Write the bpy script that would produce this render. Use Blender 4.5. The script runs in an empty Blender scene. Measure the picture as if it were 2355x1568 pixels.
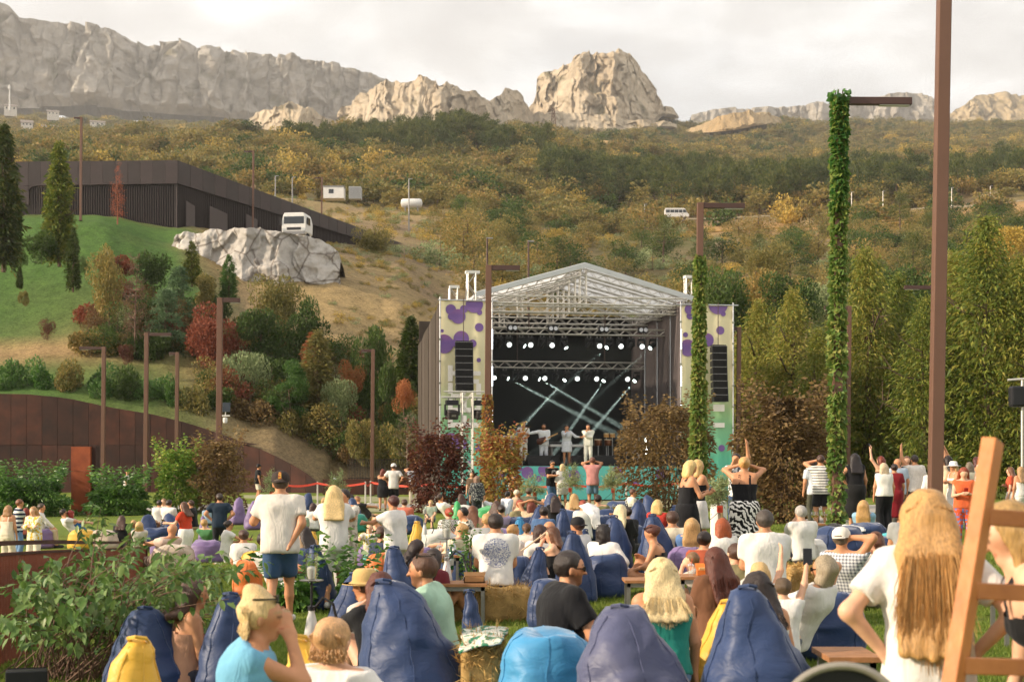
import bpy, bmesh, math, random
import numpy as np
from mathutils import Vector, Matrix, Quaternion
# ------------------------------------------------------------------ camera, world, sun, exposure
SC = bpy.context.scene
COL = SC.collection
F = 3270.0; CX = 1177.0; HY = 1068.0; CH = 1.75      # focal length, centre column, horizon row (2354-px-wide picture), eye height
cam_d = bpy.data.cameras.new('camera'); cam = bpy.data.objects.new('camera', cam_d); COL.objects.link(cam)
cam.location = (0, 0, CH); cam.rotation_euler = (math.radians(90), 0, 0)
cam_d.sensor_width = 36; cam_d.lens = 50.0; cam_d.shift_y = (HY - 784.0) / 2354.0
cam_d.clip_start = 0.1; cam_d.clip_end = 12000
cam_d.dof.use_dof = True; cam_d.dof.focus_distance = 26.0; cam_d.dof.aperture_fstop = 4.0
SC.camera = cam
SUN_EL, SUN_AZ = math.radians(21), math.radians(-104)   # azimuth measured from +Y towards +X
sun_dir = Vector((math.cos(SUN_EL)*math.sin(SUN_AZ), math.cos(SUN_EL)*math.cos(SUN_AZ), math.sin(SUN_EL)))
world = bpy.data.worlds.new('World'); SC.world = world; world.use_nodes = True
nt = world.node_tree; nt.nodes.clear()
def N(t, **k):
 n = nt.nodes.new(t)
 for a, b in k.items(): setattr(n, a, b)
 return n
sky = N('ShaderNodeTexSky', sky_type='NISHITA', sun_disc=False, sun_elevation=SUN_EL, sun_rotation=SUN_AZ % (2*math.pi))
sky.air_density = 1.0; sky.dust_density = 2.5
geo = N('ShaderNodeTexCoord')
sepv = N('ShaderNodeSeparateXYZ'); nt.links.new(geo.outputs['Generated'], sepv.inputs[0])
# project the view direction on a cloud deck: (x, y) / (z + c)
add = N('ShaderNodeMath', operation='ADD'); add.inputs[1].default_value = 0.22; nt.links.new(sepv.outputs[2], add.inputs[0])
mx = N('ShaderNodeMath', operation='MAXIMUM'); mx.inputs[1].default_value = 0.06; nt.links.new(add.outputs[0], mx.inputs[0])
dx = N('ShaderNodeMath', operation='DIVIDE'); nt.links.new(sepv.outputs[0], dx.inputs[0]); nt.links.new(mx.outputs[0], dx.inputs[1])
dy = N('ShaderNodeMath', operation='DIVIDE'); nt.links.new(sepv.outputs[1], dy.inputs[0]); nt.links.new(mx.outputs[0], dy.inputs[1])
cmb = N('ShaderNodeCombineXYZ'); nt.links.new(dx.outputs[0], cmb.inputs[0]); nt.links.new(dy.outputs[0], cmb.inputs[1])
n1 = N('ShaderNodeTexNoise'); n1.inputs['Scale'].default_value = 4.6; n1.inputs['Detail'].default_value = 7; n1.inputs['Roughness'].default_value = 0.55; n1.inputs['Distortion'].default_value = 0.3
nt.links.new(cmb.outputs[0], n1.inputs['Vector'])
r1 = N('ShaderNodeValToRGB')
r1.color_ramp.elements[0].position = 0.33; r1.color_ramp.elements[0].color = (5.5, 5.35, 5.2, 1)
r1.color_ramp.elements[1].position = 0.66; r1.color_ramp.elements[1].color = (8.0, 7.9, 7.75, 1)
e = r1.color_ramp.elements.new(0.48); e.color = (6.3, 6.15, 5.95, 1)
nt.links.new(n1.outputs['Fac'], r1.inputs['Fac'])
n2 = N('ShaderNodeTexNoise'); n2.inputs['Scale'].default_value = 1.7; n2.inputs['Detail'].default_value = 5
mp = N('ShaderNodeMapping'); mp.inputs['Location'].default_value = (3.7, 1.2, 0.4); nt.links.new(cmb.outputs[0], mp.inputs[0]); nt.links.new(mp.outputs[0], n2.inputs['Vector'])
r2 = N('ShaderNodeValToRGB')
r2.color_ramp.elements[0].position = 0.30; r2.color_ramp.elements[0].color = (0.80, 0.80, 0.80, 1)
r2.color_ramp.elements[1].position = 0.42; r2.color_ramp.elements[1].color = (0.97, 0.97, 0.97, 1)
nt.links.new(n2.outputs['Fac'], r2.inputs['Fac'])
mixw = N('ShaderNodeMixRGB'); nt.links.new(r2.outputs[0], mixw.inputs[0]); nt.links.new(sky.outputs[0], mixw.inputs[1]); nt.links.new(r1.outputs[0], mixw.inputs[2])
bg = N('ShaderNodeBackground'); bg.inputs['Strength'].default_value = 0.106
nt.links.new(mixw.outputs[0], bg.inputs['Color'])
wo = N('ShaderNodeOutputWorld'); nt.links.new(bg.outputs[0], wo.inputs['Surface'])
sun_d = bpy.data.lights.new('sun', 'SUN'); sun_d.energy = 4.2; sun_d.angle = math.radians(2.0); sun_d.color = (1.0, 0.84, 0.65)
sun = bpy.data.objects.new('sun', sun_d); COL.objects.link(sun)
sun.rotation_euler = (-sun_dir).to_track_quat('-Z', 'Y').to_euler()
sun.location = sun_dir * 60 + Vector((0, 0, 20))
SC.view_settings.view_transform = 'Standard'; SC.view_settings.look = 'None'
SC.view_settings.exposure = 0.68; SC.view_settings.gamma = 1.0; SC.view_settings.use_curve_mapping = False
cy = SC.cycles
cy.use_denoising = True; cy.max_bounces = 5; cy.diffuse_bounces = 2; cy.glossy_bounces = 2; cy.transmission_bounces = 4
cy.transparent_max_bounces = 8; cy.volume_bounces = 0; cy.caustics_reflective = False; cy.caustics_refractive = False
cy.use_adaptive_sampling = True; cy.adaptive_threshold = 0.02; cy.sample_clamp_indirect = 4.0
# ------------------------------------------------------------------ helpers: numbers and noise
RNG = np.random.default_rng(7)
rnd = random.Random(11)
_perm = np.random.default_rng(3).permutation(256); _perm = np.concatenate([_perm, _perm])
_grad = np.random.default_rng(5).normal(size=(256, 3)); _grad /= np.linalg.norm(_grad, axis=1)[:, None]
def pnoise(p):
 p = np.asarray(p, float); i = np.floor(p).astype(int); f = p - i; u = f*f*f*(f*(f*6-15)+10)
 out = 0
 for dx in (0, 1):
  for dy in (0, 1):
   for dz in (0, 1):
    h = _perm[_perm[_perm[(i[..., 0]+dx) & 255]+((i[..., 1]+dy) & 255)]+((i[..., 2]+dz) & 255)]
    g = _grad[h]
    d = g[..., 0]*(f[..., 0]-dx)+g[..., 1]*(f[..., 1]-dy)+g[..., 2]*(f[..., 2]-dz)
    w = (u[..., 0] if dx else 1-u[..., 0])*(u[..., 1] if dy else 1-u[..., 1])*(u[..., 2] if dz else 1-u[..., 2])
    out = out + w*d
 return out*1.6
def fbm(p, o=4, lac=2.0, gain=.5):
 p = np.asarray(p, float); a = 1.0; s = 0
 for k in range(o):
  s = s + a*pnoise(p + 17.3*k); p = p*lac; a *= gain
 return s
def ridged(p, o=4, lac=2.0, gain=.5):
 p = np.asarray(p, float); a = 1.0; s = 0
 for k in range(o):
  s = s + a*(1-2*np.abs(pnoise(p + 9.1*k))); p = p*lac; a *= gain
 return s
def V3(*a): return np.stack(np.broadcast_arrays(*[np.asarray(x, float) for x in a]), -1)
def px(x, y, Y): return Vector(((x-CX)/F*Y, Y, CH-(y-HY)/F*Y))     # picture point at depth Y
def lerp(a, b, t): return a+(b-a)*t
# ------------------------------------------------------------------ helpers: meshes and objects
def mesh_np(name, v, quads=None, tris=None, smooth=True, cols=None, mat_idx=None):
 v = np.asarray(v, np.float32); me = bpy.data.meshes.new(name)
 nq = 0 if quads is None else len(quads); ntr = 0 if tris is None else len(tris)
 me.vertices.add(len(v)); me.vertices.foreach_set('co', v.ravel())
 li = []
 if nq: li.append(np.asarray(quads, np.int32).ravel())
 if ntr: li.append(np.asarray(tris, np.int32).ravel())
 li = np.concatenate(li) if li else np.zeros(0, np.int32)
 me.loops.add(len(li)); me.loops.foreach_set('vertex_index', li)
 me.polygons.add(nq+ntr)
 st = np.concatenate([np.arange(nq, dtype=np.int32)*4, nq*4+np.arange(ntr, dtype=np.int32)*3])
 me.polygons.foreach_set('loop_start', st)
 if smooth: me.polygons.foreach_set('use_smooth', np.ones(nq+ntr, bool))
 if mat_idx is not None: me.polygons.foreach_set('material_index', np.asarray(mat_idx, np.int32))
 if cols is not None:
  a = me.color_attributes.new('col', 'FLOAT_COLOR', 'POINT')
  c = np.ones((len(v), 4), np.float32); c[:, :3] = cols; a.data.foreach_set('color', c.ravel())
 me.update(calc_edges=True); me.validate()
 return me
def link(name, data, mat=None, parent=None, loc=None, rot=None):
 o = bpy.data.objects.new(name, data); COL.objects.link(o)
 if data is not None and mat is not None and hasattr(data, 'materials') and not data.materials: data.materials.append(mat)
 if parent is not None: o.parent = parent
 if loc is not None: o.location = loc
 if rot is not None: o.rotation_euler = rot
 return o
def tag(o, label=None, cat=None, group=None, kind=None):
 if label: o['label'] = label
 if cat: o['category'] = cat
 if group: o['group'] = group
 if kind: o['kind'] = kind
 return o
def thing(name, label, cat, loc=(0, 0, 0), rz=0, group=None):
 o = bpy.data.objects.new(name, None); COL.objects.link(o); o.empty_display_size = .2
 o.location = loc; o.rotation_euler = (0, 0, rz)
 return tag(o, label, cat, group)
def copy_tree(o, parent=None):
 c = o.copy(); COL.objects.link(c); c.parent = parent
 for ch in list(o.children): copy_tree(ch, c)
 return c
class MB:
 "collects boxes, bars, tubes and lathes into one mesh"
 def __init__(s): s.v = []; s.f = []
 def add(s, v, f):
  b = len(s.v); s.v += [tuple(p) for p in v]; s.f += [tuple(i+b for i in q) for q in f]; return s
 def box(s, x0, x1, y0, y1, z0, z1):
  return s.add([(x0,y0,z0),(x1,y0,z0),(x1,y1,z0),(x0,y1,z0),(x0,y0,z1),(x1,y0,z1),(x1,y1,z1),(x0,y1,z1)],
                     [(3,2,1,0),(4,5,6,7),(0,1,5,4),(1,2,6,5),(2,3,7,6),(3,0,4,7)])
 def tube(s, a, b, r1, r2=None, n=8, caps=True):
  a = Vector(a); b = Vector(b); r2 = r1 if r2 is None else r2
  d = (b-a); L = d.length
  if L < 1e-6: return s
  d /= L; u = d.orthogonal().normalized(); w = d.cross(u)
  v = []
  for c, r in ((a, r1), (b, r2)):
   for i in range(n):
    t = 2*math.pi*(i+.5)/n; v.append(c + (u*math.cos(t)+w*math.sin(t))*r)
  f = [(i, (i+1) % n, n+(i+1) % n, n+i) for i in range(n)]
  if caps: f += [tuple(range(n-1, -1, -1)), tuple(range(n, 2*n))]
  return s.add(v, f)
 def path(s, pts, r, n=6):
  pts = [Vector(p) for p in pts]; rs = r if isinstance(r, (list, tuple)) else [r]*len(pts)
  ring = []; up = None
  for i, p in enumerate(pts):
   d = (pts[min(i+1, len(pts)-1)]-pts[max(i-1, 0)]).normalized()
   if up is None: up = d.orthogonal().normalized()
   up = (up - d*up.dot(d))
   up = up.normalized() if up.length > 1e-5 else d.orthogonal().normalized()
   w = d.cross(up)
   ring.append([p+(up*math.cos(2*math.pi*k/n)+w*math.sin(2*math.pi*k/n))*rs[i] for k in range(n)])
  v = [q for r_ in ring for q in r_]; f = []
  for i in range(len(pts)-1):
   for k in range(n): f.append((i*n+k, i*n+(k+1) % n, (i+1)*n+(k+1) % n, (i+1)*n+k))
  f += [tuple(range(n-1, -1, -1)), tuple(range((len(pts)-1)*n, len(pts)*n))]
  return s.add(v, f)
 def lathe(s, prof, n=16, c=(0, 0, 0)):
  v = [(c[0]+r*math.cos(2*math.pi*k/n), c[1]+r*math.sin(2*math.pi*k/n), c[2]+z) for r, z in prof for k in range(n)]
  f = [(i*n+k, i*n+(k+1) % n, (i+1)*n+(k+1) % n, (i+1)*n+k) for i in range(len(prof)-1) for k in range(n)]
  f += [tuple(range(n-1, -1, -1)), tuple(range((len(prof)-1)*n, len(prof)*n))]
  return s.add(v, f)
 def xf(s, M):
  s.v = [tuple(M @ Vector(p)) for p in s.v]; return s
 def build(s, name, mat, parent=None, smooth=False, bevel=0, loc=None, rot=None):
  me = bpy.data.meshes.new(name); me.from_pydata(s.v, [], s.f)
  if smooth:
   me.polygons.foreach_set('use_smooth', np.ones(len(me.polygons), bool))
  me.update()
  o = link(name, me, mat, parent, loc, rot)
  if smooth:
   try: me.set_sharp_from_angle(angle=math.radians(40))
   except Exception: pass
  if bevel:
   m = o.modifiers.new('bevel', 'BEVEL'); m.width = bevel; m.segments = 2; m.limit_method = 'ANGLE'
  return o
def boxpart(name, mat, parent, x0, x1, y0, y1, z0, z1, bevel=0): return MB().box(x0, x1, y0, y1, z0, z1).build(name, mat, parent, bevel=bevel)
# ------------------------------------------------------------------ helpers: materials
def hexc(h):
 c = [int(h[i:i+2], 16)/255 for i in (0, 2, 4)]
 return tuple(x/12.92 if x <= .04045 else ((x+.055)/1.055)**2.4 for x in c)
_mats = {}
def newmat(name):
 m = bpy.data.materials.new(name); m.use_nodes = True; t = m.node_tree; t.nodes.clear()
 return m, t
def nd(t, typ, ins=None, **k):
 n = t.nodes.new(typ)
 for a, b in k.items(): setattr(n, a, b)
 for a, b in (ins or {}).items():
  if hasattr(b, 'is_output') or isinstance(b, bpy.types.NodeSocket): t.links.new(b, n.inputs[a])
  else: n.inputs[a].default_value = b
 return n
def ramp(t, fac, stops, interp='LINEAR'):
 n = t.nodes.new('ShaderNodeValToRGB'); cr = n.color_ramp; cr.interpolation = interp
 while len(cr.elements) < len(stops): cr.elements.new(.5)
 for e, (p, c) in zip(cr.elements, stops): e.position = p; e.color = (*c[:3], 1)
 t.links.new(fac, n.inputs['Fac']); return n.outputs['Color']
def c3(c): return hexc(c) if isinstance(c, str) else tuple(c)
def mul(c, k): return tuple(min(1, x*k) for x in c)
def mat(name, color, rough=.7, var=.18, scale=6.0, bump=.15, bscale=None, metal=0, color2=None, coord='Object', spec=.4, detail=5, alpha=None, trans=0, emit=None, estr=0, sheen=0):
 if name in _mats: return _mats[name]
 m, t = newmat(name); color = c3(color)
 tc = nd(t, 'ShaderNodeTexCoord')
 n = nd(t, 'ShaderNodeTexNoise', {'Vector': tc.outputs[coord], 'Scale': scale, 'Detail': detail, 'Roughness': .6})
 lo = mul(color, 1-var); hi = c3(color2) if color2 else mul(color, 1+var)
 c = ramp(t, n.outputs['Fac'], [(.3, lo), (.7, hi)])
 b = nd(t, 'ShaderNodeBsdfPrincipled', {'Base Color': c, 'Roughness': rough, 'Metallic': metal, 'Specular IOR Level': spec})
 if sheen: b.inputs['Sheen Weight'].default_value = sheen
 if trans: b.inputs['Transmission Weight'].default_value = trans
 if emit is not None: b.inputs['Emission Color'].default_value = (*c3(emit), 1); b.inputs['Emission Strength'].default_value = estr
 if bump:
  n2 = nd(t, 'ShaderNodeTexNoise', {'Vector': tc.outputs[coord], 'Scale': bscale or scale*5, 'Detail': 4})
  bp = nd(t, 'ShaderNodeBump', {'Height': n2.outputs['Fac'], 'Strength': bump, 'Distance': .02}); t.links.new(bp.outputs[0], b.inputs['Normal'])
 out = b.outputs[0]
 nd(t, 'ShaderNodeOutputMaterial', {'Surface': out}); _mats[name] = m; return m
def leafmat(name, cols, transl=.35, rough=.55, gloss=.25, gain=1.6):
 "leaf colours vary from leaf to leaf"
 if name in _mats: return _mats[name]
 m, t = newmat(name); cols = [mul(c3(c), gain) for c in cols]
 g = nd(t, 'ShaderNodeNewGeometry'); oi = nd(t, 'ShaderNodeObjectInfo')
 tc = nd(t, 'ShaderNodeTexCoord'); n = nd(t, 'ShaderNodeTexNoise', {'Vector': tc.outputs['Object'], 'Scale': .9, 'Detail': 2})
 a = nd(t, 'ShaderNodeMath', {0: g.outputs['Random Per Island'], 1: .55}, operation='MULTIPLY')
 b0 = nd(t, 'ShaderNodeMath', {0: n.outputs['Fac'], 1: .65, 2: a.outputs[0]}, operation='MULTIPLY_ADD')
 b1 = nd(t, 'ShaderNodeMath', {0: oi.outputs['Random'], 1: .25, 2: b0.outputs[0]}, operation='MULTIPLY_ADD')
 b2 = nd(t, 'ShaderNodeMath', {0: b1.outputs[0], 1: .22}, operation='SUBTRACT')
 k = len(cols); c = ramp(t, b2.outputs[0], [(i/max(1, k-1), cc) for i, cc in enumerate(cols)])
 p = nd(t, 'ShaderNodeBsdfPrincipled', {'Base Color': c, 'Roughness': rough, 'Specular IOR Level': gloss})
 tr = nd(t, 'ShaderNodeBsdfTranslucent', {'Color': c})
 mx = nd(t, 'ShaderNodeMixShader', {0: transl, 1: p.outputs[0], 2: tr.outputs[0]})
 nd(t, 'ShaderNodeOutputMaterial', {'Surface': mx.outputs[0]}); _mats[name] = m; return m
def glassmat(name='clear_glass', tint=(.92, .95, .95), a=.25):
 if name in _mats: return _mats[name]
 m, t = newmat(name)
 g = nd(t, 'ShaderNodeBsdfGlossy', {'Color': (1, 1, 1, 1), 'Roughness': .05}); tr = nd(t, 'ShaderNodeBsdfTransparent', {'Color': (*tint, 1)})
 fr = nd(t, 'ShaderNodeLayerWeight', {'Blend': .35}); mm = nd(t, 'ShaderNodeMath', {0: fr.outputs['Facing'], 1: .75, 2: a*.35}, operation='MULTIPLY_ADD')
 mx = nd(t, 'ShaderNodeMixShader', {0: mm.outputs[0], 1: tr.outputs[0], 2: g.outputs[0]})
 nd(t, 'ShaderNodeOutputMaterial', {'Surface': mx.outputs[0]}); _mats[name] = m; return m
def emitmat(name, color, strength):
 if name in _mats: return _mats[name]
 m, t = newmat(name); e = nd(t, 'ShaderNodeEmission', {'Color': (*c3(color), 1), 'Strength': strength})
 nd(t, 'ShaderNodeOutputMaterial', {'Surface': e.outputs[0]}); _mats[name] = m; return m
def cloth(color, pattern=None, color2=None, rough=.85, sc=1.0):
 key = 'cloth_%s_%s_%s_%s' % (color, pattern, color2, sc)
 if key in _mats: return _mats[key]
 m, t = newmat(key); A = c3(color); B = c3(color2) if color2 else mul(A, .4)
 tc = nd(t, 'ShaderNodeTexCoord'); v = tc.outputs['Object']
 n = nd(t, 'ShaderNodeTexNoise', {'Vector': v, 'Scale': 9., 'Detail': 3})
 A_ = ramp(t, n.outputs['Fac'], [(.3, mul(A, .90)), (.7, mul(A, 1.06))])
 sep = nd(t, 'ShaderNodeSeparateXYZ', {0: v})
 def mixc(fac): 
  x = nd(t, 'ShaderNodeMixRGB', {0: fac, 1: A_, 2: (*B, 1)}); return x.outputs[0]
 def wave(axis, freq, duty):
  a = nd(t, 'ShaderNodeMath', {0: sep.outputs[axis], 1: freq*sc}, operation='MULTIPLY')
  f = nd(t, 'ShaderNodeMath', {0: a.outputs[0]}, operation='FRACT'); g = nd(t, 'ShaderNodeMath', {0: f.outputs[0], 1: duty}, operation='LESS_THAN'); return g.outputs[0]
 if pattern == 'stripes': c = mixc(wave(2, 16, .3))
 elif pattern == 'bigstripes': c = mixc(wave(2, 8.5, .5))
 elif pattern == 'plaid':
  s_ = nd(t, 'ShaderNodeMath', {0: wave(2, 26, .45), 1: wave(0, 26, .45)}, operation='ADD'); h = nd(t, 'ShaderNodeMath', {0: s_.outputs[0], 1: .42}, operation='MULTIPLY'); c = mixc(h.outputs[0])
 elif pattern == 'check':
  k = nd(t, 'ShaderNodeTexChecker', {'Vector': v, 'Scale': 34.*sc, 'Color1': (*A, 1), 'Color2': (*B, 1)}); c = k.outputs[0]
 elif pattern in ('zebra', 'leopard', 'floral', 'dots', 'print'):
  if pattern == 'zebra':
   w = nd(t, 'ShaderNodeTexWave', {'Vector': v, 'Scale': 6.*sc, 'Distortion': 9., 'Detail': 2., 'Detail Scale': 1.6}, wave_type='BANDS', bands_direction='DIAGONAL'); fac = ramp(t, w.outputs['Fac'], [(.46, (0, 0, 0)), (.54, (1, 1, 1))])
  elif pattern == 'leopard':
   w = nd(t, 'ShaderNodeTexVoronoi', {'Vector': v, 'Scale': 42.*sc}); fac = ramp(t, w.outputs['Distance'], [(.25, (0, 0, 0)), (.33, (1, 1, 1)), (.55, (1, 1, 1)), (.62, (0, 0, 0))])
  elif pattern == 'floral':
   w = nd(t, 'ShaderNodeTexNoise', {'Vector': v, 'Scale': 17.*sc, 'Detail': 2.}); fac = ramp(t, w.outputs['Fac'], [(.52, (0, 0, 0)), (.56, (1, 1, 1))])
  elif pattern == 'dots':
   w = nd(t, 'ShaderNodeTexVoronoi', {'Vector': v, 'Scale': 38.*sc}); fac = ramp(t, w.outputs['Distance'], [(.16, (1, 1, 1)), (.22, (0, 0, 0))])
  else:
   w = nd(t, 'ShaderNodeTexNoise', {'Vector': v, 'Scale': 22., 'Detail': 4.}); 
   fac0 = ramp(t, w.outputs['Fac'], [(.5, (0, 0, 0)), (.55, (1, 1, 1))]); fac = fac0
  c = mixc(fac)
 else: c = A_
 b = nd(t, 'ShaderNodeBsdfPrincipled', {'Base Color': c, 'Roughness': rough, 'Specular IOR Level': .2, 'Sheen Weight': .08})
 mpw = nd(t, 'ShaderNodeMapping', {0: v, 'Scale': (1., 1., .38)}); w1 = nd(t, 'ShaderNodeTexNoise', {'Vector': mpw.outputs[0], 'Scale': 12., 'Detail': 3, 'Distortion': 1.4})
 bp = nd(t, 'ShaderNodeBump', {'Height': w1.outputs['Fac'], 'Strength': .36, 'Distance': .03}); t.links.new(bp.outputs[0], b.inputs['Normal'])
 nd(t, 'ShaderNodeOutputMaterial', {'Surface': b.outputs[0]}); _mats[key] = m; return m
def skinmat():
 if 'skin' in _mats: return _mats['skin']
 m, t = newmat('skin'); a = nd(t, 'ShaderNodeVertexColor', layer_name='col'); tc = nd(t, 'ShaderNodeTexCoord')
 n = nd(t, 'ShaderNodeTexNoise', {'Vector': tc.outputs['Object'], 'Scale': 14., 'Detail': 4})
 k = ramp(t, n.outputs['Fac'], [(.3, (.88, .84, .82)), (.7, (1.04, 1.03, 1.02))])
 c = nd(t, 'ShaderNodeMixRGB', {0: 1., 1: a.outputs['Color'], 2: k}, blend_type='MULTIPLY')
 b = nd(t, 'ShaderNodeBsdfPrincipled', {'Base Color': c.outputs[0], 'Roughness': .52, 'Specular IOR Level': .35, 'Subsurface Weight': .0})
 nd(t, 'ShaderNodeOutputMaterial', {'Surface': b.outputs[0]}); _mats['skin'] = m; return m
def hairmat(color):
 key = 'hair_%s' % (color,)
 if key in _mats: return _mats[key]
 m, t = newmat(key); A = c3(color); tc = nd(t, 'ShaderNodeTexCoord')
 mp = nd(t, 'ShaderNodeMapping', {0: tc.outputs['Object'], 'Scale': (62., 62., 3.5)})
 n = nd(t, 'ShaderNodeTexNoise', {'Vector': mp.outputs[0], 'Scale': 2.2, 'Detail': 5, 'Roughness': .7})
 c = ramp(t, n.outputs['Fac'], [(.28, mul(A, .45)), (.5, A), (.75, mul(A, 1.45))])
 b = nd(t, 'ShaderNodeBsdfPrincipled', {'Base Color': c, 'Roughness': .42, 'Specular IOR Level': .45})
 bp = nd(t, 'ShaderNodeBump', {'Height': n.outputs['Fac'], 'Strength': .55, 'Distance': .015}); t.links.new(bp.outputs[0], b.inputs['Normal'])
 nd(t, 'ShaderNodeOutputMaterial', {'Surface': b.outputs[0]}); _mats[key] = m; return m
# ------------------------------------------------------------------ helpers: solids as smooth unions of tapered capsules (surface nets)
_CORN = np.array([(i, j, k) for i in (0, 1) for j in (0, 1) for k in (0, 1)])
_EDG = [(0,1),(2,3),(4,5),(6,7),(0,2),(1,3),(4,6),(5,7),(0,4),(1,5),(2,6),(3,7)]
def sdf_net(prims, h, k=.03, wob=0, wscale=6., seed=0, cuts=()):
 """prims: (a, b, r1, r2[, opts]); opts: sq=(axis vector, factor) flattening, cut=True flat end at b, k=own blend, neg=True carve"""
 P = []
 for p in prims:
  a = np.asarray(p[0], float); b = np.asarray(p[1], float); o = p[4] if len(p) > 4 else {}
  P.append((a, b, p[2], p[3], o))
 lo = np.min([np.minimum(a, b)-max(r1, r2) for a, b, r1, r2, o in P if not o.get('neg')], 0)-2.5*h
 hi = np.max([np.maximum(a, b)+max(r1, r2) for a, b, r1, r2, o in P if not o.get('neg')], 0)+2.5*h
 n = np.ceil((hi-lo)/h).astype(int)+1
 G = np.full(n, 1.0, np.float32)
 ax = [lo[i]+h*np.arange(n[i]) for i in range(3)]
 for a, b, r1, r2, o in P:
  R = max(r1, r2); kk = o.get('k', k); m = R+kk+2*h
  i0 = np.maximum(np.floor((np.minimum(a, b)-m-lo)/h).astype(int), 0); i1 = np.minimum(np.ceil((np.maximum(a, b)+m-lo)/h).astype(int)+1, n)
  if np.any(i1 <= i0): continue
  X = ax[0][i0[0]:i1[0], None, None]; Y = ax[1][None, i0[1]:i1[1], None]; Z = ax[2][None, None, i0[2]:i1[2]]
  d = b-a; L2 = max(float(d@d), 1e-9)
  px_, py_, pz_ = X-a[0], Y-a[1], Z-a[2]
  t = np.clip((px_*d[0]+py_*d[1]+pz_*d[2])/L2, 0, 1)
  qx, qy, qz = px_-t*d[0], py_-t*d[1], pz_-t*d[2]
  if 'sq' in o:
   for w, f in (o['sq'] if isinstance(o['sq'], list) else [o['sq']]):
    w = np.asarray(w, float); w = w/np.linalg.norm(w); c = (qx*w[0]+qy*w[1]+qz*w[2])*(1/f-1)
    qx, qy, qz = qx+c*w[0], qy+c*w[1], qz+c*w[2]
  D = np.sqrt(qx*qx+qy*qy+qz*qz)-(r1+(r2-r1)*t)
  if o.get('cut'):
   e = d/math.sqrt(L2); D = np.maximum(D, (X-b[0])*e[0]+(Y-b[1])*e[1]+(Z-b[2])*e[2])
  if o.get('cuta'):
   e = -d/math.sqrt(L2); D = np.maximum(D, (X-a[0])*e[0]+(Y-a[1])*e[1]+(Z-a[2])*e[2])
  sl = (slice(i0[0], i1[0]), slice(i0[1], i1[1]), slice(i0[2], i1[2])); g = G[sl]
  if o.get('neg'):
   G[sl] = np.maximum(g, -D)
  else:
   hh = np.clip(.5+.5*(g-D)/kk, 0, 1); G[sl] = g+(D-g)*hh-kk*hh*(1-hh)
 for (q, nrm) in cuts:
  q = np.asarray(q, float); e = np.asarray(nrm, float); e = e/np.linalg.norm(e)
  G = np.maximum(G, ((ax[0]-q[0])*e[0])[:, None, None]+((ax[1]-q[1])*e[1])[None, :, None]+((ax[2]-q[2])*e[2])[None, None, :]).astype(np.float32)
 ins = G < 0
 c = np.zeros(np.array(n)-1, np.int8)
 for dx, dy, dz in _CORN: c += ins[dx:n[0]-1+dx, dy:n[1]-1+dy, dz:n[2]-1+dz]
 act = np.argwhere((c > 0) & (c < 8))
 if len(act) == 0: return np.zeros((0, 3)), np.zeros((0, 4), int)
 vals = np.stack([G[act[:, 0]+dx, act[:, 1]+dy, act[:, 2]+dz] for dx, dy, dz in _CORN], 1)
 acc = np.zeros((len(act), 3)); cnt = np.zeros(len(act))
 for i, j in _EDG:
  A, B = vals[:, i], vals[:, j]; s = (A < 0) != (B < 0)
  den = np.where(s, A-B, 1); t = np.where(s, A/den, 0)
  acc += np.where(s[:, None], _CORN[i]+t[:, None]*(_CORN[j]-_CORN[i]), 0); cnt += s
 v = lo+h*(act+acc/cnt[:, None])
 idx = np.full(np.array(n)-1, -1, np.int64); idx[act[:, 0], act[:, 1], act[:, 2]] = np.arange(len(act))
 Q = []
 for axis in range(3):
  s0 = [slice(None)]*3; s1 = [slice(None)]*3; s0[axis] = slice(0, -1); s1[axis] = slice(1, None)
  A = ins[tuple(s0)]; B = ins[tuple(s1)]; e = np.argwhere(A != B)
  if len(e) == 0: continue
  u, w = [(1, 2), (2, 0), (0, 1)][axis]
  ok = (e[:, u] > 0) & (e[:, w] > 0) & (e[:, u] < n[u]-1) & (e[:, w] < n[w]-1); e = e[ok]
  fl = A[e[:, 0], e[:, 1], e[:, 2]]
  def at(du, dw):
   q = e.copy(); q[:, u] += du; q[:, w] += dw; return idx[q[:, 0], q[:, 1], q[:, 2]]
  q = np.stack([at(-1, -1), at(0, -1), at(0, 0), at(-1, 0)], 1)
  q[~fl] = q[~fl][:, ::-1]; Q.append(q)
 q = np.concatenate(Q); q = q[(q >= 0).all(1)]
 if wob:
  nn = np.stack([fbm(v*wscale+seed*7.7+31*i, 3) for i in range(3)], 1); v = v+nn*wob
 return v, q
def sdf_mesh(name, prims, h, cols=None, **k):
 v, q = sdf_net(prims, h, **k)
 return mesh_np(name, v, quads=q, cols=cols(v) if cols else None)
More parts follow.
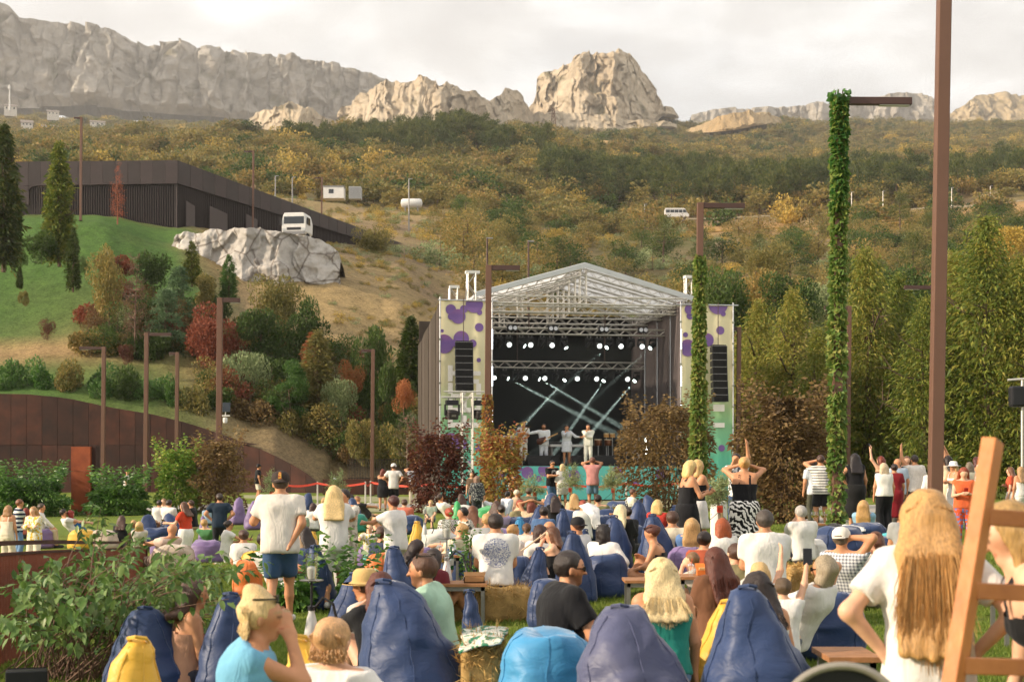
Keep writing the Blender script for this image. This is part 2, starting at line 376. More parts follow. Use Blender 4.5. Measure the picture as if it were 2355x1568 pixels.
# ------------------------------------------------------------------ the lawn and the hillside
_GC = np.array([(-2.75,16.9,-.14),(-2.3,18.8,-.19),(-1.7,20.5,-.2),(-7.9,34,-.8),(-7.8,38,-.78),(-12.7,36,-.9),(-12,68,-.02),(-4.7,54,-.02),(2.8,49.5,.15),
  (2.8,22.5,.10),(3.7,22.9,.16),(7.7,32,.32),(8.3,32,.2),(2,6,0),(-3,7,0),(0,10,0),(5,10,0),(-6,12,-.05),(-4,26,-.35),(0,28,0.),(1,36,.05),(-2,31,-.1),(3,30,.1),(3,65,0),(-6,65,0),(-20,60,-.3),(-20,88,0),(0,88,0),(16,60,.2),(12,20,.2),(-14,20,-.5),(0,-10,0),(-9,48,-.35),(9,45,.25)])
def gh(X, Y):
 X = np.asarray(X, float); Y = np.asarray(Y, float)
 d2 = (X[..., None]-_GC[:, 0])**2+(Y[..., None]-_GC[:, 1])**2*.7
 w = 1/(d2+3.0)**1.6
 return (w*_GC[:, 2]).sum(-1)/w.sum(-1)
def gp(x, s):                      # picture column and scale (pixels per metre) -> point on the lawn
 Y = F/s; X = (x-CX)/s
 return Vector((X, Y, float(gh(X, Y))))
m, t = newmat('lawn_grass'); tc = nd(t, 'ShaderNodeTexCoord')
n_a = nd(t, 'ShaderNodeTexNoise', {'Vector': tc.outputs['Object'], 'Scale': .45, 'Detail': 6}); n_b = nd(t, 'ShaderNodeTexNoise', {'Vector': tc.outputs['Object'], 'Scale': 9., 'Detail': 6, 'Roughness': .75})
mm_ = nd(t, 'ShaderNodeMath', {0: n_a.outputs['Fac'], 1: .55}, operation='MULTIPLY'); mm2 = nd(t, 'ShaderNodeMath', {0: n_b.outputs['Fac'], 1: .45, 2: mm_.outputs[0]}, operation='MULTIPLY_ADD')
cc = ramp(t, mm2.outputs[0], [(.3, hexc('4a5a24')), (.48, hexc('66762f')), (.62, hexc('848838')), (.74, hexc('a09a52'))])
bb = nd(t, 'ShaderNodeBsdfPrincipled', {'Base Color': cc, 'Roughness': .9, 'Specular IOR Level': .15})
n_c = nd(t, 'ShaderNodeTexNoise', {'Vector': tc.outputs['Object'], 'Scale': 55., 'Detail': 3}); bp = nd(t, 'ShaderNodeBump', {'Height': n_c.outputs['Fac'], 'Strength': .8, 'Distance': .04}); t.links.new(bp.outputs[0], bb.inputs['Normal'])
nd(t, 'ShaderNodeOutputMaterial', {'Surface': bb.outputs[0]}); LAWN = m
xs = np.concatenate([np.linspace(-95, -22, 30), np.linspace(-21.5, 21.5, 87), np.linspace(22, 95, 30)]); ys = np.concatenate([np.linspace(-45, 3, 20), np.linspace(3.5, 60, 110), np.linspace(61, 104, 44)])
XX, YY = np.meshgrid(xs, ys, indexing='ij'); ZZ = gh(XX, YY)+.02*fbm(V3(XX*.35, YY*.35, 0*XX), 3)
def gridmesh(name, X, Y, Z, cols=None, smooth=True, flip=False):
 a, b = X.shape; i = np.arange(a*b).reshape(a, b)
 q = np.stack([i[:-1, :-1], i[1:, :-1], i[1:, 1:], i[:-1, 1:]], -1).reshape(-1, 4)
 if flip: q = q[:, ::-1]
 return mesh_np(name, np.stack([X, Y, Z], -1).reshape(-1, 3), quads=q, cols=None if cols is None else cols.reshape(-1, 3), smooth=smooth)
tag(link('lawn', gridmesh('lawn', XX, YY, ZZ), LAWN), 'mown green lawn of the festival ground', kind='structure')
_TX = np.array([-900,-400,0,200,400,600,750,900,1050,1200,1400,1600,1800,2000,2200,2400,2800,3300], float)
_TR = [(92,  [900,900,905,912,945,1008,1082,1128,1130,1130,1132,1132,1132,1132,1132,1132,1132,1132]),
       (110, [720,720,745,735,750,810,850,905,965,1000,1005,1010,1015,1020,1020,1020,1020,1020]),
       (130, [480,490,520,510,575,640,655,690,770,850,870,880,900,900,900,890,880,870]),
       (160, [470,478,480,488,512,545,575,600,640,700,740,760,760,760,750,740,720,700]),
       (220, [455,465,470,475,490,510,540,548,565,605,640,640,630,622,612,595,570,550]),
       (300, [420,425,430,435,445,465,492,503,505,540,560,560,550,540,530,510,480,460]),
       (370, [395,398,400,405,415,432,452,458,475,500,528,512,505,496,484,468,445,430]),
       (450, [370,375,380,385,392,402,412,415,420,440,475,478,472,460,448,432,410,390]),
       (600, [340,345,355,352,352,345,340,335,330,345,400,432,438,432,420,402,380,360]),
       (760,[336,341,346,348,348,346,346,346,346,346,368,398,408,406,396,378,356,336]),
       (930,[338,340,342,345,350,350,355,358,358,323,338,372,386,386,378,362,340,320]),
       (1150,[334,336,326,331,339,341,348,354,356,348,348,354,361,368,364,352,336,316]),
       (1400,[322,324,307,312,320,330,334,336,338,330,326,324,322,327,330,322,312,297]),
       (1700,[306,309,290,294,302,312,317,319,322,316,312,306,296,299,306,300,286,274]),
       (2200,[294,294,282,287,296,302,306,309,312,312,308,302,292,294,302,294,274,259]),
       (3500,[299,299,289,294,300,306,310,314,316,316,314,308,300,300,306,300,284,274])]
_TY = np.array([r[0] for r in _TR], float); _TZ = np.array([r[1] for r in _TR], float)
_TZW = CH-(_TZ-HY)/F*_TY[:, None]                                   # world heights
def hz(xp, Y, rough=True):
 xp = np.asarray(xp, float); Y = np.asarray(Y, float); xp, Y = np.broadcast_arrays(xp, Y)
 j = np.clip(np.searchsorted(_TX, xp)-1, 0, len(_TX)-2); i = np.clip(np.searchsorted(_TY, Y)-1, 0, len(_TY)-2)
 u = np.clip((xp-_TX[j])/(_TX[j+1]-_TX[j]), 0, 1); w = np.clip((Y-_TY[i])/(_TY[i+1]-_TY[i]), 0, 1)
 us = u*u*(3-2*u)
 z = (_TZW[i, j]*(1-us)+_TZW[i, j+1]*us)*(1-w)+(_TZW[i+1, j]*(1-us)+_TZW[i+1, j+1]*us)*w
 if rough:
  X = (xp-CX)/F*Y; z = z+fbm(V3(X*.02, Y*.02, 0*X), 4)*np.clip((Y-100)*.012, 0, 9)
 return z
def hp(x, Y, rough=True): return Vector(((x-CX)/F*Y, Y, float(hz(x, Y, rough))))
xp = np.concatenate([np.linspace(-900, -60, 40), np.linspace(-50, 2410, 230), np.linspace(2430, 3300, 40)]); yy = np.concatenate([np.linspace(92, 200, 60), np.geomspace(203, 3500, 105)])
XP, YP = np.meshgrid(xp, yy, indexing='ij'); HZ_ = hz(XP, YP); HX = (XP-CX)/F*YP
HZ_ = HZ_+np.where(YP < 170, 0.18*fbm(V3(HX*.5, YP*.5, 0*HX), 3), 0)-np.where((YP < 93) & (XP > 700), .35, 0)
YWALL = 90-2.0*np.clip((XP-450)/300, 0, 1.02)**1.5+.12
wk = np.clip((760-XP)/8, 0, 1)*np.exp(-(YP-92)/2.5); YN = YP-(92-YWALL)*wk; HX = (XP-CX)/F*YN; wtop = CH-(np.interp(XP, [-900,0,60,150,250,350,430,500,560,620,680,720,746,760], [905,905,906,914,936,952,972,995,1016,1042,1072,1098,1122,1130])-HY)/F*YWALL-.1; HZ_ = np.where((YP < 93.2) & (XP < 760), np.minimum(HZ_, wtop), HZ_)
g1 = fbm(V3(HX*.012+3, YP*.012, 0*HX), 4); g2 = fbm(V3(HX*.06, YP*.06, 0*HX+4), 3)
def mixv(a, b, k): k = np.clip(k, 0, 1)[..., None]; return np.asarray(a)*(1-k)+np.asarray(b)*k
tan_, dirt, green, olive = hexc('a08a63'), hexc('85725a'), hexc('4e6a34'), hexc('62603c')
C = mixv(olive, tan_, .45+g1*.9)
C = mixv(C, dirt, .3+g2)
near = (YP < 175)
lawnmask = np.clip((520-XP)/140+g2*.8, 0, 1)*np.clip((165-YP)/20, 0, 1)
C = mixv(C, green, lawnmask*np.clip(.95+g2*.4, 0, 1))
# worn dry patch across the foot of the green bank
dry = np.exp(-((YP-(101+ .012*XP+2*g2))/3.2)**2)*np.clip((400-XP)/90, 0, 1)
C = mixv(C, hexc('a08660'), dry*1.1)
clear = np.exp(-((XP-1330)/150)**2-((YP-960)/120)**2); C = mixv(C, hexc('c9a877'), clear*1.6)
road = np.exp(-((YP-372)/14)**2)*np.clip((XP-1480)/60, 0, 1); C = mixv(C, hexc('b08c5e'), np.clip((XP-1450)/100, 0, 1)*np.exp(-((YP-345)/32)**2))
m, t = newmat('hillside_ground'); a = nd(t, 'ShaderNodeVertexColor', layer_name='col'); tc = nd(t, 'ShaderNodeTexCoord')
n_a = nd(t, 'ShaderNodeTexNoise', {'Vector': tc.outputs['Object'], 'Scale': .9, 'Detail': 8, 'Roughness': .75}); k = ramp(t, n_a.outputs['Fac'], [(.25, (.5, .5, .45)), (.5, (1, 1, 1)), (.75, (1.4, 1.35, 1.25))])
n_f = nd(t, 'ShaderNodeTexNoise', {'Vector': tc.outputs['Object'], 'Scale': 5., 'Detail': 5, 'Roughness': .8}); kf = ramp(t, n_f.outputs['Fac'], [(.36, (.45, .42, .38)), (.5, (1, 1, 1)), (.66, (1.35, 1.3, 1.2))]); c_0 = nd(t, 'ShaderNodeMixRGB', {0: .8, 1: a.outputs['Color'], 2: kf}, blend_type='MULTIPLY')
c_ = nd(t, 'ShaderNodeMixRGB', {0: 1., 1: c_0.outputs[0], 2: k}, blend_type='MULTIPLY')
bb = nd(t, 'ShaderNodeBsdfPrincipled', {'Base Color': c_.outputs[0], 'Roughness': .95, 'Specular IOR Level': .1})
bp = nd(t, 'ShaderNodeBump', {'Height': n_a.outputs['Fac'], 'Strength': 1., 'Distance': .3}); t.links.new(bp.outputs[0], bb.inputs['Normal'])
nd(t, 'ShaderNodeOutputMaterial', {'Surface': bb.outputs[0]}); HILL = m
tag(link('hillside', gridmesh('hillside', HX, YN, HZ_, C), HILL), 'wooded hillside rising behind the stage', kind='structure')
# ------------------------------------------------------------------ cliffs and rock peaks
def worley(p):
 p = np.asarray(p, float); i = np.floor(p).astype(int); best = np.full(p.shape[:-1], 9.); idr = np.zeros(p.shape[:-1]); sec = best.copy()
 for dx in (-1, 0, 1):
  for dy in (-1, 0, 1):
   for dz in (-1, 0, 1):
    c = i+np.array((dx, dy, dz)); h = _perm[_perm[_perm[c[..., 0] & 255]+(c[..., 1] & 255)]+(c[..., 2] & 255)]
    q = c+.5+.42*_grad[h]; d = np.linalg.norm(q-p, axis=-1); b = d < best
    sec = np.where(b, best, np.minimum(sec, d)); best = np.where(b, d, best); idr = np.where(b, h/255., idr)
 return best, sec, idr
m, t = newmat('limestone'); tc = nd(t, 'ShaderNodeTexCoord'); a = nd(t, 'ShaderNodeVertexColor', layer_name='col')
mp_ = nd(t, 'ShaderNodeMapping', {0: tc.outputs['Object'], 'Scale': (.06, .06, .018)}); n_a = nd(t, 'ShaderNodeTexNoise', {'Vector': mp_.outputs[0], 'Scale': 1.6, 'Detail': 9, 'Roughness': .72})
k = ramp(t, n_a.outputs['Fac'], [(.28, (.62, .62, .62)), (.5, (1, 1, 1)), (.74, (1.22, 1.2, 1.16))]); c_ = nd(t, 'ShaderNodeMixRGB', {0: 1., 1: a.outputs['Color'], 2: k}, blend_type='MULTIPLY')
bb = nd(t, 'ShaderNodeBsdfPrincipled', {'Base Color': c_.outputs[0], 'Roughness': .95, 'Specular IOR Level': .1})
n_b = nd(t, 'ShaderNodeTexNoise', {'Vector': tc.outputs['Object'], 'Scale': .12, 'Detail': 8, 'Roughness': .7}); bp = nd(t, 'ShaderNodeBump', {'Height': n_b.outputs['Fac'], 'Strength': 1., 'Distance': 6.}); t.links.new(bp.outputs[0], bb.inputs['Normal'])
nd(t, 'ShaderNodeOutputMaterial', {'Surface': bb.outputs[0]}); ROCK = m
def cliff(name, label, pts, Y0, bow=0., lean=.25, amp=14., cell=26., flute=60., nx=300, nv=90, seed=0, kind='structure', rug=3., slant=0., veg=.35, back=160., tall=1.9, q=1., tint=('b3aa9c', 'cfc6b6')):
 pts = np.array(pts, float); x = np.linspace(pts[0, 0], pts[-1, 0], nx); yt = np.interp(x, pts[:, 0], pts[:, 1]); yb = np.interp(x, pts[:, 0], pts[:, 2])
 yt = yt-rug*fbm(V3(x*.06, 0*x+seed, 0*x), 5, gain=.6)
 c = (x-x.mean())/((x[-1]-x[0])/2); Yc = Y0+bow*c**2+slant*c
 zt = CH-(yt-HY)/F*Yc; zb = CH-(yb-HY)/F*Yc; X0 = (x-CX)/F*Yc
 v = np.linspace(0, 1, nv)[None, :]; Z = zb[:, None]+(zt-zb)[:, None]*v
 Xg = np.repeat(X0[:, None], nv, 1); P = V3(Xg, Yc[:, None]+0*Z, Z)
 fl = ridged(V3(Xg/flute, 0*Z+seed, Z/(flute*7)), 4, gain=.5)
 w1, w2, wid = worley(V3(Xg/cell+seed, 0*Z, Z/(cell*tall))+.35*fbm(V3(Xg/cell, 0*Z, Z/cell), 2)[..., None]); w3, w4, wid2 = worley(V3(Xg/(cell*.4), 0*Z+seed, Z/(cell*.4*tall)))
 D = amp*(.75*fl-.2)+amp*.7*(wid-.5)+amp*.3*(wid2-.5)+amp*.32*fbm(V3(Xg/(9*q), 0*Z, Z/(9*q*tall)), 4)
 D = D*np.clip(np.minimum(v*8+.25, 1), 0, 1)
 Yg = Yc[:, None]+lean*(Z-zb[:, None])-D
 Xg2 = Xg+amp*.35*fbm(V3(Xg/(20*q), 0*Z+9+seed, Z/(20*q*tall)), 3)
 # the top runs back into the plateau
 kk = np.linspace(.12, 1, 8)[None, :]; Yt = Yg[:, -1:]+back*kk; Zt = Z[:, -1:]-(zt-zb)[:, None]*(.02*kk+.5*kk**3); Xt = Xg2[:, -1:]*(Yt/Yg[:, -1:])**.2
 Xa = np.concatenate([Xg2, Xt], 1); Ya = np.concatenate([Yg, Yt], 1); Za = np.concatenate([Z, Zt], 1)
 # ledges grow scrub where the face leans back
 gy = np.gradient(Yg, axis=1); nn = fbm(V3(Xg/(26*q)+seed, Z/(34*q), 0*Z), 4)
 vg = np.clip((nn-.35)*3+(gy-np.median(gy))*.10/q-.4*v+veg-.35, 0, 1)
 base = mixv(hexc(tint[0]), hexc(tint[1]), .5+.8*fbm(V3(Xg/(45*q), Z/(90*q), 0*Z+2), 3)); cv = mixv(base, hexc('6a6346'), vg*.8)
 ct = np.repeat(np.asarray(hexc('7d7350'))[None, None], 8, 1).repeat(nx, 0)
 o = link(name, gridmesh(name, Xa, Ya, Za, np.concatenate([cv, ct], 1), flip=False, smooth=False), ROCK)
 return tag(o, label, kind=kind) if kind else o
cliff('cliff', 'long grey limestone wall of the plateau at upper left',
  [(-520,30,250),(-60,8,250),(0,0,250),(45,40,250),(180,52,245),(240,68,250),(300,84,258),(345,102,262),(410,88,266),(455,115,270),(540,112,275),(600,122,278),(680,132,282),(740,142,285),(800,155,288),(870,176,288),(930,205,285),(1000,240,290)],
  2500, slant=180, lean=.2, amp=44, cell=62, tall=3.6, flute=170, nx=470, nv=88, seed=1, rug=2.2, back=400, veg=.42, tint=('a49d92', 'bcb4a8'))
cliff('rock_peak', 'tall craggy limestone peak lit by the low sun',
  [(1205,262,285),(1222,235,285),(1236,200,285),(1245,165,288),(1270,145,288),(1300,125,290),(1330,108,292),(1352,96,292),(1368,104,292),(1380,97,292),(1405,106,292),(1432,92,292),(1452,100,290),(1470,125,288),(1490,150,286),(1505,185,284),(1518,220,278),(1530,248,270),(1560,262,275)],
  1480, bow=150, lean=.5, amp=16, cell=16, tall=1.9, flute=40, nx=250, nv=110, seed=4, rug=3.2, veg=.34, back=90, tint=('c4b196', 'd6c5ab'))
cliff('rock_ridge', 'jagged pale rock ridge left of the tall peak',
  [(780,262,290),(800,240,295),(830,215,298),(862,190,300),(885,172,302),(905,172,304),(930,180,306),(960,165,308),(985,170,310),(1005,190,310),(1030,178,310),(1045,185,310),(1060,205,308),(1080,202,305),(1105,205,300),(1120,225,295),(1140,222,292),(1165,197,290),(1185,205,290),(1205,230,290),(1225,262,290)],
  1330, bow=110, lean=.45, amp=13, cell=15, tall=1.9, flute=34, nx=290, nv=76, seed=9, rug=5.5, veg=.36, back=80, tint=('c4b196', 'd6c5ab'))
cliff('rock_spur', 'low pale rocky spur above the scrub below the cliff',
  [(575,272,292),(590,255,296),(620,243,300),(650,230,302),(668,222,304),(690,245,306),(712,240,308),(735,262,310),(790,285,312)],
  1250, bow=60, lean=.6, amp=8, cell=14, flute=30, nx=160, nv=60, seed=12, rug=2.5, veg=.3, back=50, tint=('c2ad8f', 'd4c2a6'))
cliff('rock_slope', 'broken rocky apron below the tall peak',
  [(1190,258,292),(1230,248,296),(1290,242,300),(1340,248,302),(1400,252,304),(1450,268,300),(1500,275,296),(1560,285,296)],
  1400, bow=40, lean=1.3, amp=9, cell=13, flute=26, nx=200, nv=50, seed=15, rug=3.5, veg=.5, back=50, tint=('b9a88e', 'cbbaa0'))
cliff('rock_knoll', 'low tawny rock knoll right of the tall peak',
  [(1575,300,306),(1610,282,306),(1650,262,304),(1690,250,300),(1730,243,292),(1770,252,285),(1800,268,285)],
  1300, bow=60, lean=1.1, amp=6, cell=13, flute=32, nx=160, nv=46, seed=21, rug=2, veg=.5, back=40, tint=('b89c74', 'c8b08a'))
cliff('far_cliff', 'hazy grey cliff wall behind the ivy lamp post',
  [(1590,268,290),(1640,255,290),(1700,252,290),(1760,248,288),(1800,245,288),(1850,242,288),(1880,236,288),(1930,250,288),(2000,225,285),(2060,215,285),(2120,213,285),(2140,228,285),(2150,245,285),(2180,262,285),(2230,275,288)],
  3000, lean=.2, tall=3.2, amp=20, cell=36, flute=90, nx=220, nv=36, seed=25, rug=2, back=250, veg=.35, tint=('a49d92', 'bcb4a8'))
cliff('far_hill', 'rocky wooded hill at the right edge',
  [(2150,275,300),(2190,252,300),(2230,230,300),(2265,205,300),(2290,192,300),(2340,188,300),(2420,196,300),(2520,175,300),(2700,190,300)],
  2700, lean=1.0, amp=22, cell=40, flute=90, nx=180, nv=44, seed=31, rug=2.5, back=300, veg=.62, tint=('a99676', 'c0ac8a'))
# ------------------------------------------------------------------ leaves and trees
def leafquads(pos, axis, size, width=.5, rng=RNG, fold=.25, droop=0.):
 "one diamond leaf per point: axis = direction of the tip"
 n = len(pos); axis = axis/np.maximum(np.linalg.norm(axis, axis=1, keepdims=True), 1e-6)
 r = rng.normal(size=(n, 3)); side = np.cross(axis, r); side /= np.maximum(np.linalg.norm(side, axis=1, keepdims=True), 1e-6)
 up = np.cross(side, axis); s = (size*np.ones(n))[:, None]
 tip = pos+axis*s-np.array((0, 0, 1.))*droop*s; mid = pos+axis*s*.45
 L = mid+side*s*width*.5+up*s*fold*.3; R = mid-side*s*width*.5+up*s*fold*.3
 v = np.stack([pos, R, tip, L], 1).reshape(-1, 3); q = np.arange(4*n).reshape(n, 4)
 return v, q
def sphere_pts(n, rng):
 d = rng.normal(size=(n, 3)); return d/np.linalg.norm(d, axis=1, keepdims=True)
def crown_round(rng, n, lobes=9, size=.07, R=.42, zc=.62, squash=.85, w=.62, shell=.55):
 C = []; 
 for i in range(lobes):
  d = sphere_pts(1, rng)[0]; r = rng.uniform(.16, .26)
  C.append((np.array((0, 0, zc))+d*np.array((R, R, R*squash))*rng.uniform(.35, .85), r))
 per = n//lobes; P = []; A = []
 for c, r in C:
  d = sphere_pts(per, rng); rad = r*(1-shell*rng.random(per)**2.2)
  p = c+d*rad[:, None]*np.array((1, 1, .82)); P.append(p); A.append(d+rng.normal(size=(per, 3))*.7+np.array((0, 0, .15)))
 P = np.concatenate(P); A = np.concatenate(A)
 return leafquads(P, A, size*rng.uniform(.6, 1.3, len(P)), w, rng)
def crown_cone(rng, n, rad=.16, size=.05, clumps=240, z0=.04, droop=.35, bulge=.35, w=.32, rag=.35):
 per = max(2, n//clumps); P = []; A = []; S = []
 for i in range(clumps):
  z = z0+(1-z0)*rng.random()**1.25; prof = rad*((1-z)**.75*(1-bulge)+bulge*np.sin(np.pi*np.clip((1-z)*1.02, 0, 1))**.8)*rng.uniform(1-rag, 1+rag*.5)
  th = rng.uniform(0, 2*np.pi); rr = prof*rng.uniform(.55, 1)
  c = np.array((rr*np.cos(th), rr*np.sin(th), z)); out = np.array((np.cos(th), np.sin(th), .25-droop*rng.random()*1.6))
  k = rng.normal(size=(per, 3))*np.array((.022, .022, .026))*(.6+prof*5)
  P.append(c+k); A.append(out+rng.normal(size=(per, 3))*.45); S.append(size*rng.uniform(.5, 1.3, per)*(.55+prof*3.2))
 P = np.concatenate(P); A = np.concatenate(A); S = np.concatenate(S)
 return leafquads(P, A, S, w, rng, droop=droop*.5)
def crown_pine(rng, n, size=.05, layers=26, spread=.3):
 P = []; A = []
 per = n//layers
 for i in range(layers):
  z = .35+.65*(i+rng.random())/layers; th = rng.uniform(0, 6.283); R_ = spread*(1.05-.75*((z-.35)/.65)**1.5)*rng.uniform(.35, 1)
  c = np.array((R_*np.cos(th), R_*np.sin(th), z)); r = rng.uniform(.075, .13)
  d = sphere_pts(per, rng); p = c+d*np.array((r, r, r*.55))*(rng.random((per, 1))**.4); P.append(p); A.append(d*.6+np.array((0, 0, .8))+rng.normal(size=(per, 3))*.4)
 P = np.concatenate(P); A = np.concatenate(A)
 return leafquads(P, A, size*rng.uniform(.7, 1.3, len(P)), .3, rng)
def crown_cedar(rng, n, size=.045, tiers=9):
 P = []; A = []
 for i in range(tiers):
  z = .25+.72*i/tiers; R_ = .38*(1-.8*(z-.25)/.75)
  for b in range(5):
   th = rng.uniform(0, 6.283); per = max(4, n//(tiers*5)); t_ = rng.random(per)**.6
   p = np.stack([R_*t_*np.cos(th), R_*t_*np.sin(th), z+.05*t_-.12*t_**2], 1)+rng.normal(size=(per, 3))*np.array((.04, .04, .012)); P.append(p); A.append(np.tile([np.cos(th), np.sin(th), -.05], (per, 1))+rng.normal(size=(per, 3))*.5)
 P = np.concatenate(P); A = np.concatenate(A); return leafquads(P, A, size*rng.uniform(.7, 1.3, len(P)), .35, rng)
def branch_mb(rng, h=1., r=.02, n=7, up=(.25, .8), spread=.32, sub=2):
 b = MB(); top = (rng.uniform(-.03, .03), rng.uniform(-.03, .03), h*.82)
 b.path([(0, 0, -.05), (rng.uniform(-.01, .01), 0, h*.3), (top[0]*.6, top[1]*.6, h*.6), top], [r, r*.8, r*.5, r*.12], 6)
 for i in range(n):
  z = h*rng.uniform(*up); th = rng.uniform(0, 6.283); L = spread*rng.uniform(.5, 1)*(1.1-z/h*.6)
  e = Vector((math.cos(th)*L, math.sin(th)*L, z+L*rng.uniform(.2, .7))); s_ = Vector((0, 0, z)); md = s_.lerp(e, .5)+Vector((0, 0, -.02))
  b.path([s_, md, e], [r*.4, r*.25, r*.06], 4)
  for k in range(sub):
   q = s_.lerp(e, rng.uniform(.4, .9)); d = Vector(rng.normal(size=3)); d.z = abs(d.z); b.tube(q, q+d.normalized()*L*.4, r*.14, r*.03, 4, False)
 return b
def quads_mesh(name, v, q, mat): 
 me = mesh_np(name, v, quads=q, smooth=False); me.materials.append(mat); return me
BARK = mat('bark', '5b4a3c', .95, .3, 9, .6); BARKPALE = mat('bark_pale', '8a7866', .95, .3, 9, .6)
LM = dict(
  broad=leafmat('leaves_oak', ['30391c', '484c28', '62592e', '786338', '886c3e'], gain=2.05), broad2=leafmat('leaves_olive_brown', ['3a3c20', '54522c', '6c6034', '84703f'], gain=2.05),
  gold=leafmat('leaves_gold', ['585426', '776830', '8f783a', 'a08445'], gain=2.05), rust=leafmat('leaves_rust', ['4a2a20', '643628', '7a4430', '805038']),
  pine=leafmat('needles_pine', ['1f2a17', '2f3a1d', '454a24', '5f5a2a'], gain=2.05), dark=leafmat('leaves_dark', ['1d2813', '2a3818', '3a4a1f', '4a5526'], gain=2.05),
  thuja=leafmat('sprays_thuja', ['2a3a1a', '45541f', '626828', '7c7434', '8c7c3c'], gain=1.7), thujad=leafmat('sprays_thuja_dark', ['1b2813', '2b3a17', '3f481c', '5a5326']),
  brite=leafmat('leaves_bright', ['2a4220', '385326', '48622c', '5c6e36']), cedar=leafmat('needles_cedar', ['3a4c33', '4f6344', '667a56']), hedge=leafmat('leaves_laurel', ['22391a', '355324', '4c6c2e', '6f8a40'], gloss=.5, rough=.4),
  olive=leafmat('leaves_olive', ['4c5a3c', '65714c', '838a62', '9a9a72']), orange=leafmat('leaves_orange', ['6a3c24', '83502f', '915e3a', '857040']),
  plum=leafmat('leaves_plum', ['2e1a18', '452622', '553024', '5a4226', '644e2c']), plumd=leafmat('leaves_brown', ['3a2c1e', '52412a', '645032', '72603a', '583428']), yred=leafmat('leaves_yellow_red', ['5f6226', '7c7636', '8c7a40', '86522f', '6a3426', '566428']),
  ivy=leafmat('leaves_ivy', ['2f4a1e', '465f28', '627434', '7c7a3e', '8c7a48'], gloss=.4), ivyg=leafmat('leaves_ivy_green', ['20401a', '305524', '46692c', '5f7c38'], gloss=.4),
  grn=leafmat('leaves_garden', ['2c4a1a', '4a6a26', '6a7f34', '8a8a40', 'a05a34']))
def proto(name, kind, lm, seed, n, trunk=True):
 rng = np.random.default_rng(seed)
 if kind == 'round': v, q = crown_round(rng, n, lobes=11, size=.088 if n < 900 else .042, R=.5, zc=.44)
 elif kind == 'pine': v, q = crown_pine(rng, n, size=.07 if n < 900 else .035)
 elif kind == 'cone': v, q = crown_cone(rng, n, size=.10 if n < 900 else .06)
 elif kind == 'fine': v, q = crown_cone(rng, n, size=.024, clumps=760, w=.3, rag=.8, droop=.6, bulge=.5)
 elif kind == 'bush': v, q = crown_round(rng, n, lobes=9, size=.11 if n < 900 else .055, R=.58, zc=.34, squash=.6)
 elif kind == 'cedar': v, q = crown_cedar(rng, n)
 cr = quads_mesh(name+'_crown', v, q, lm); tb = branch_mb(rng, .95, .022 if kind != 'bush' else .012, 7)
 tm = bpy.data.meshes.new(name+'_trunk'); tm.from_pydata(tb.v, [], tb.f); tm.materials.append(BARK); tm.update()
 return cr, tm
def tree(name, label, cr, tm, loc, h, wide=1., rz=0., group=None, cat='tree'):
 t_ = thing(name, label, cat, loc, rz, group); t_.scale = (h*wide, h*wide, h)
 c = bpy.data.objects.new('crown', cr); COL.objects.link(c); c.parent = t_
 if tm is not None: k = bpy.data.objects.new('trunk', tm); COL.objects.link(k); k.parent = t_
 return t_
def joined(name, cr, tm):
 "a tree as one mesh with two materials, for the woods"
 bm = bmesh.new(); bm.from_mesh(cr); n0 = len(bm.faces); bm.from_mesh(tm); bm.faces.ensure_lookup_table()
 for f in bm.faces[n0:]: f.material_index = 1
 me = bpy.data.meshes.new(name); bm.to_mesh(me); bm.free(); me.materials.append(cr.materials[0]); me.materials.append(BARK); return me
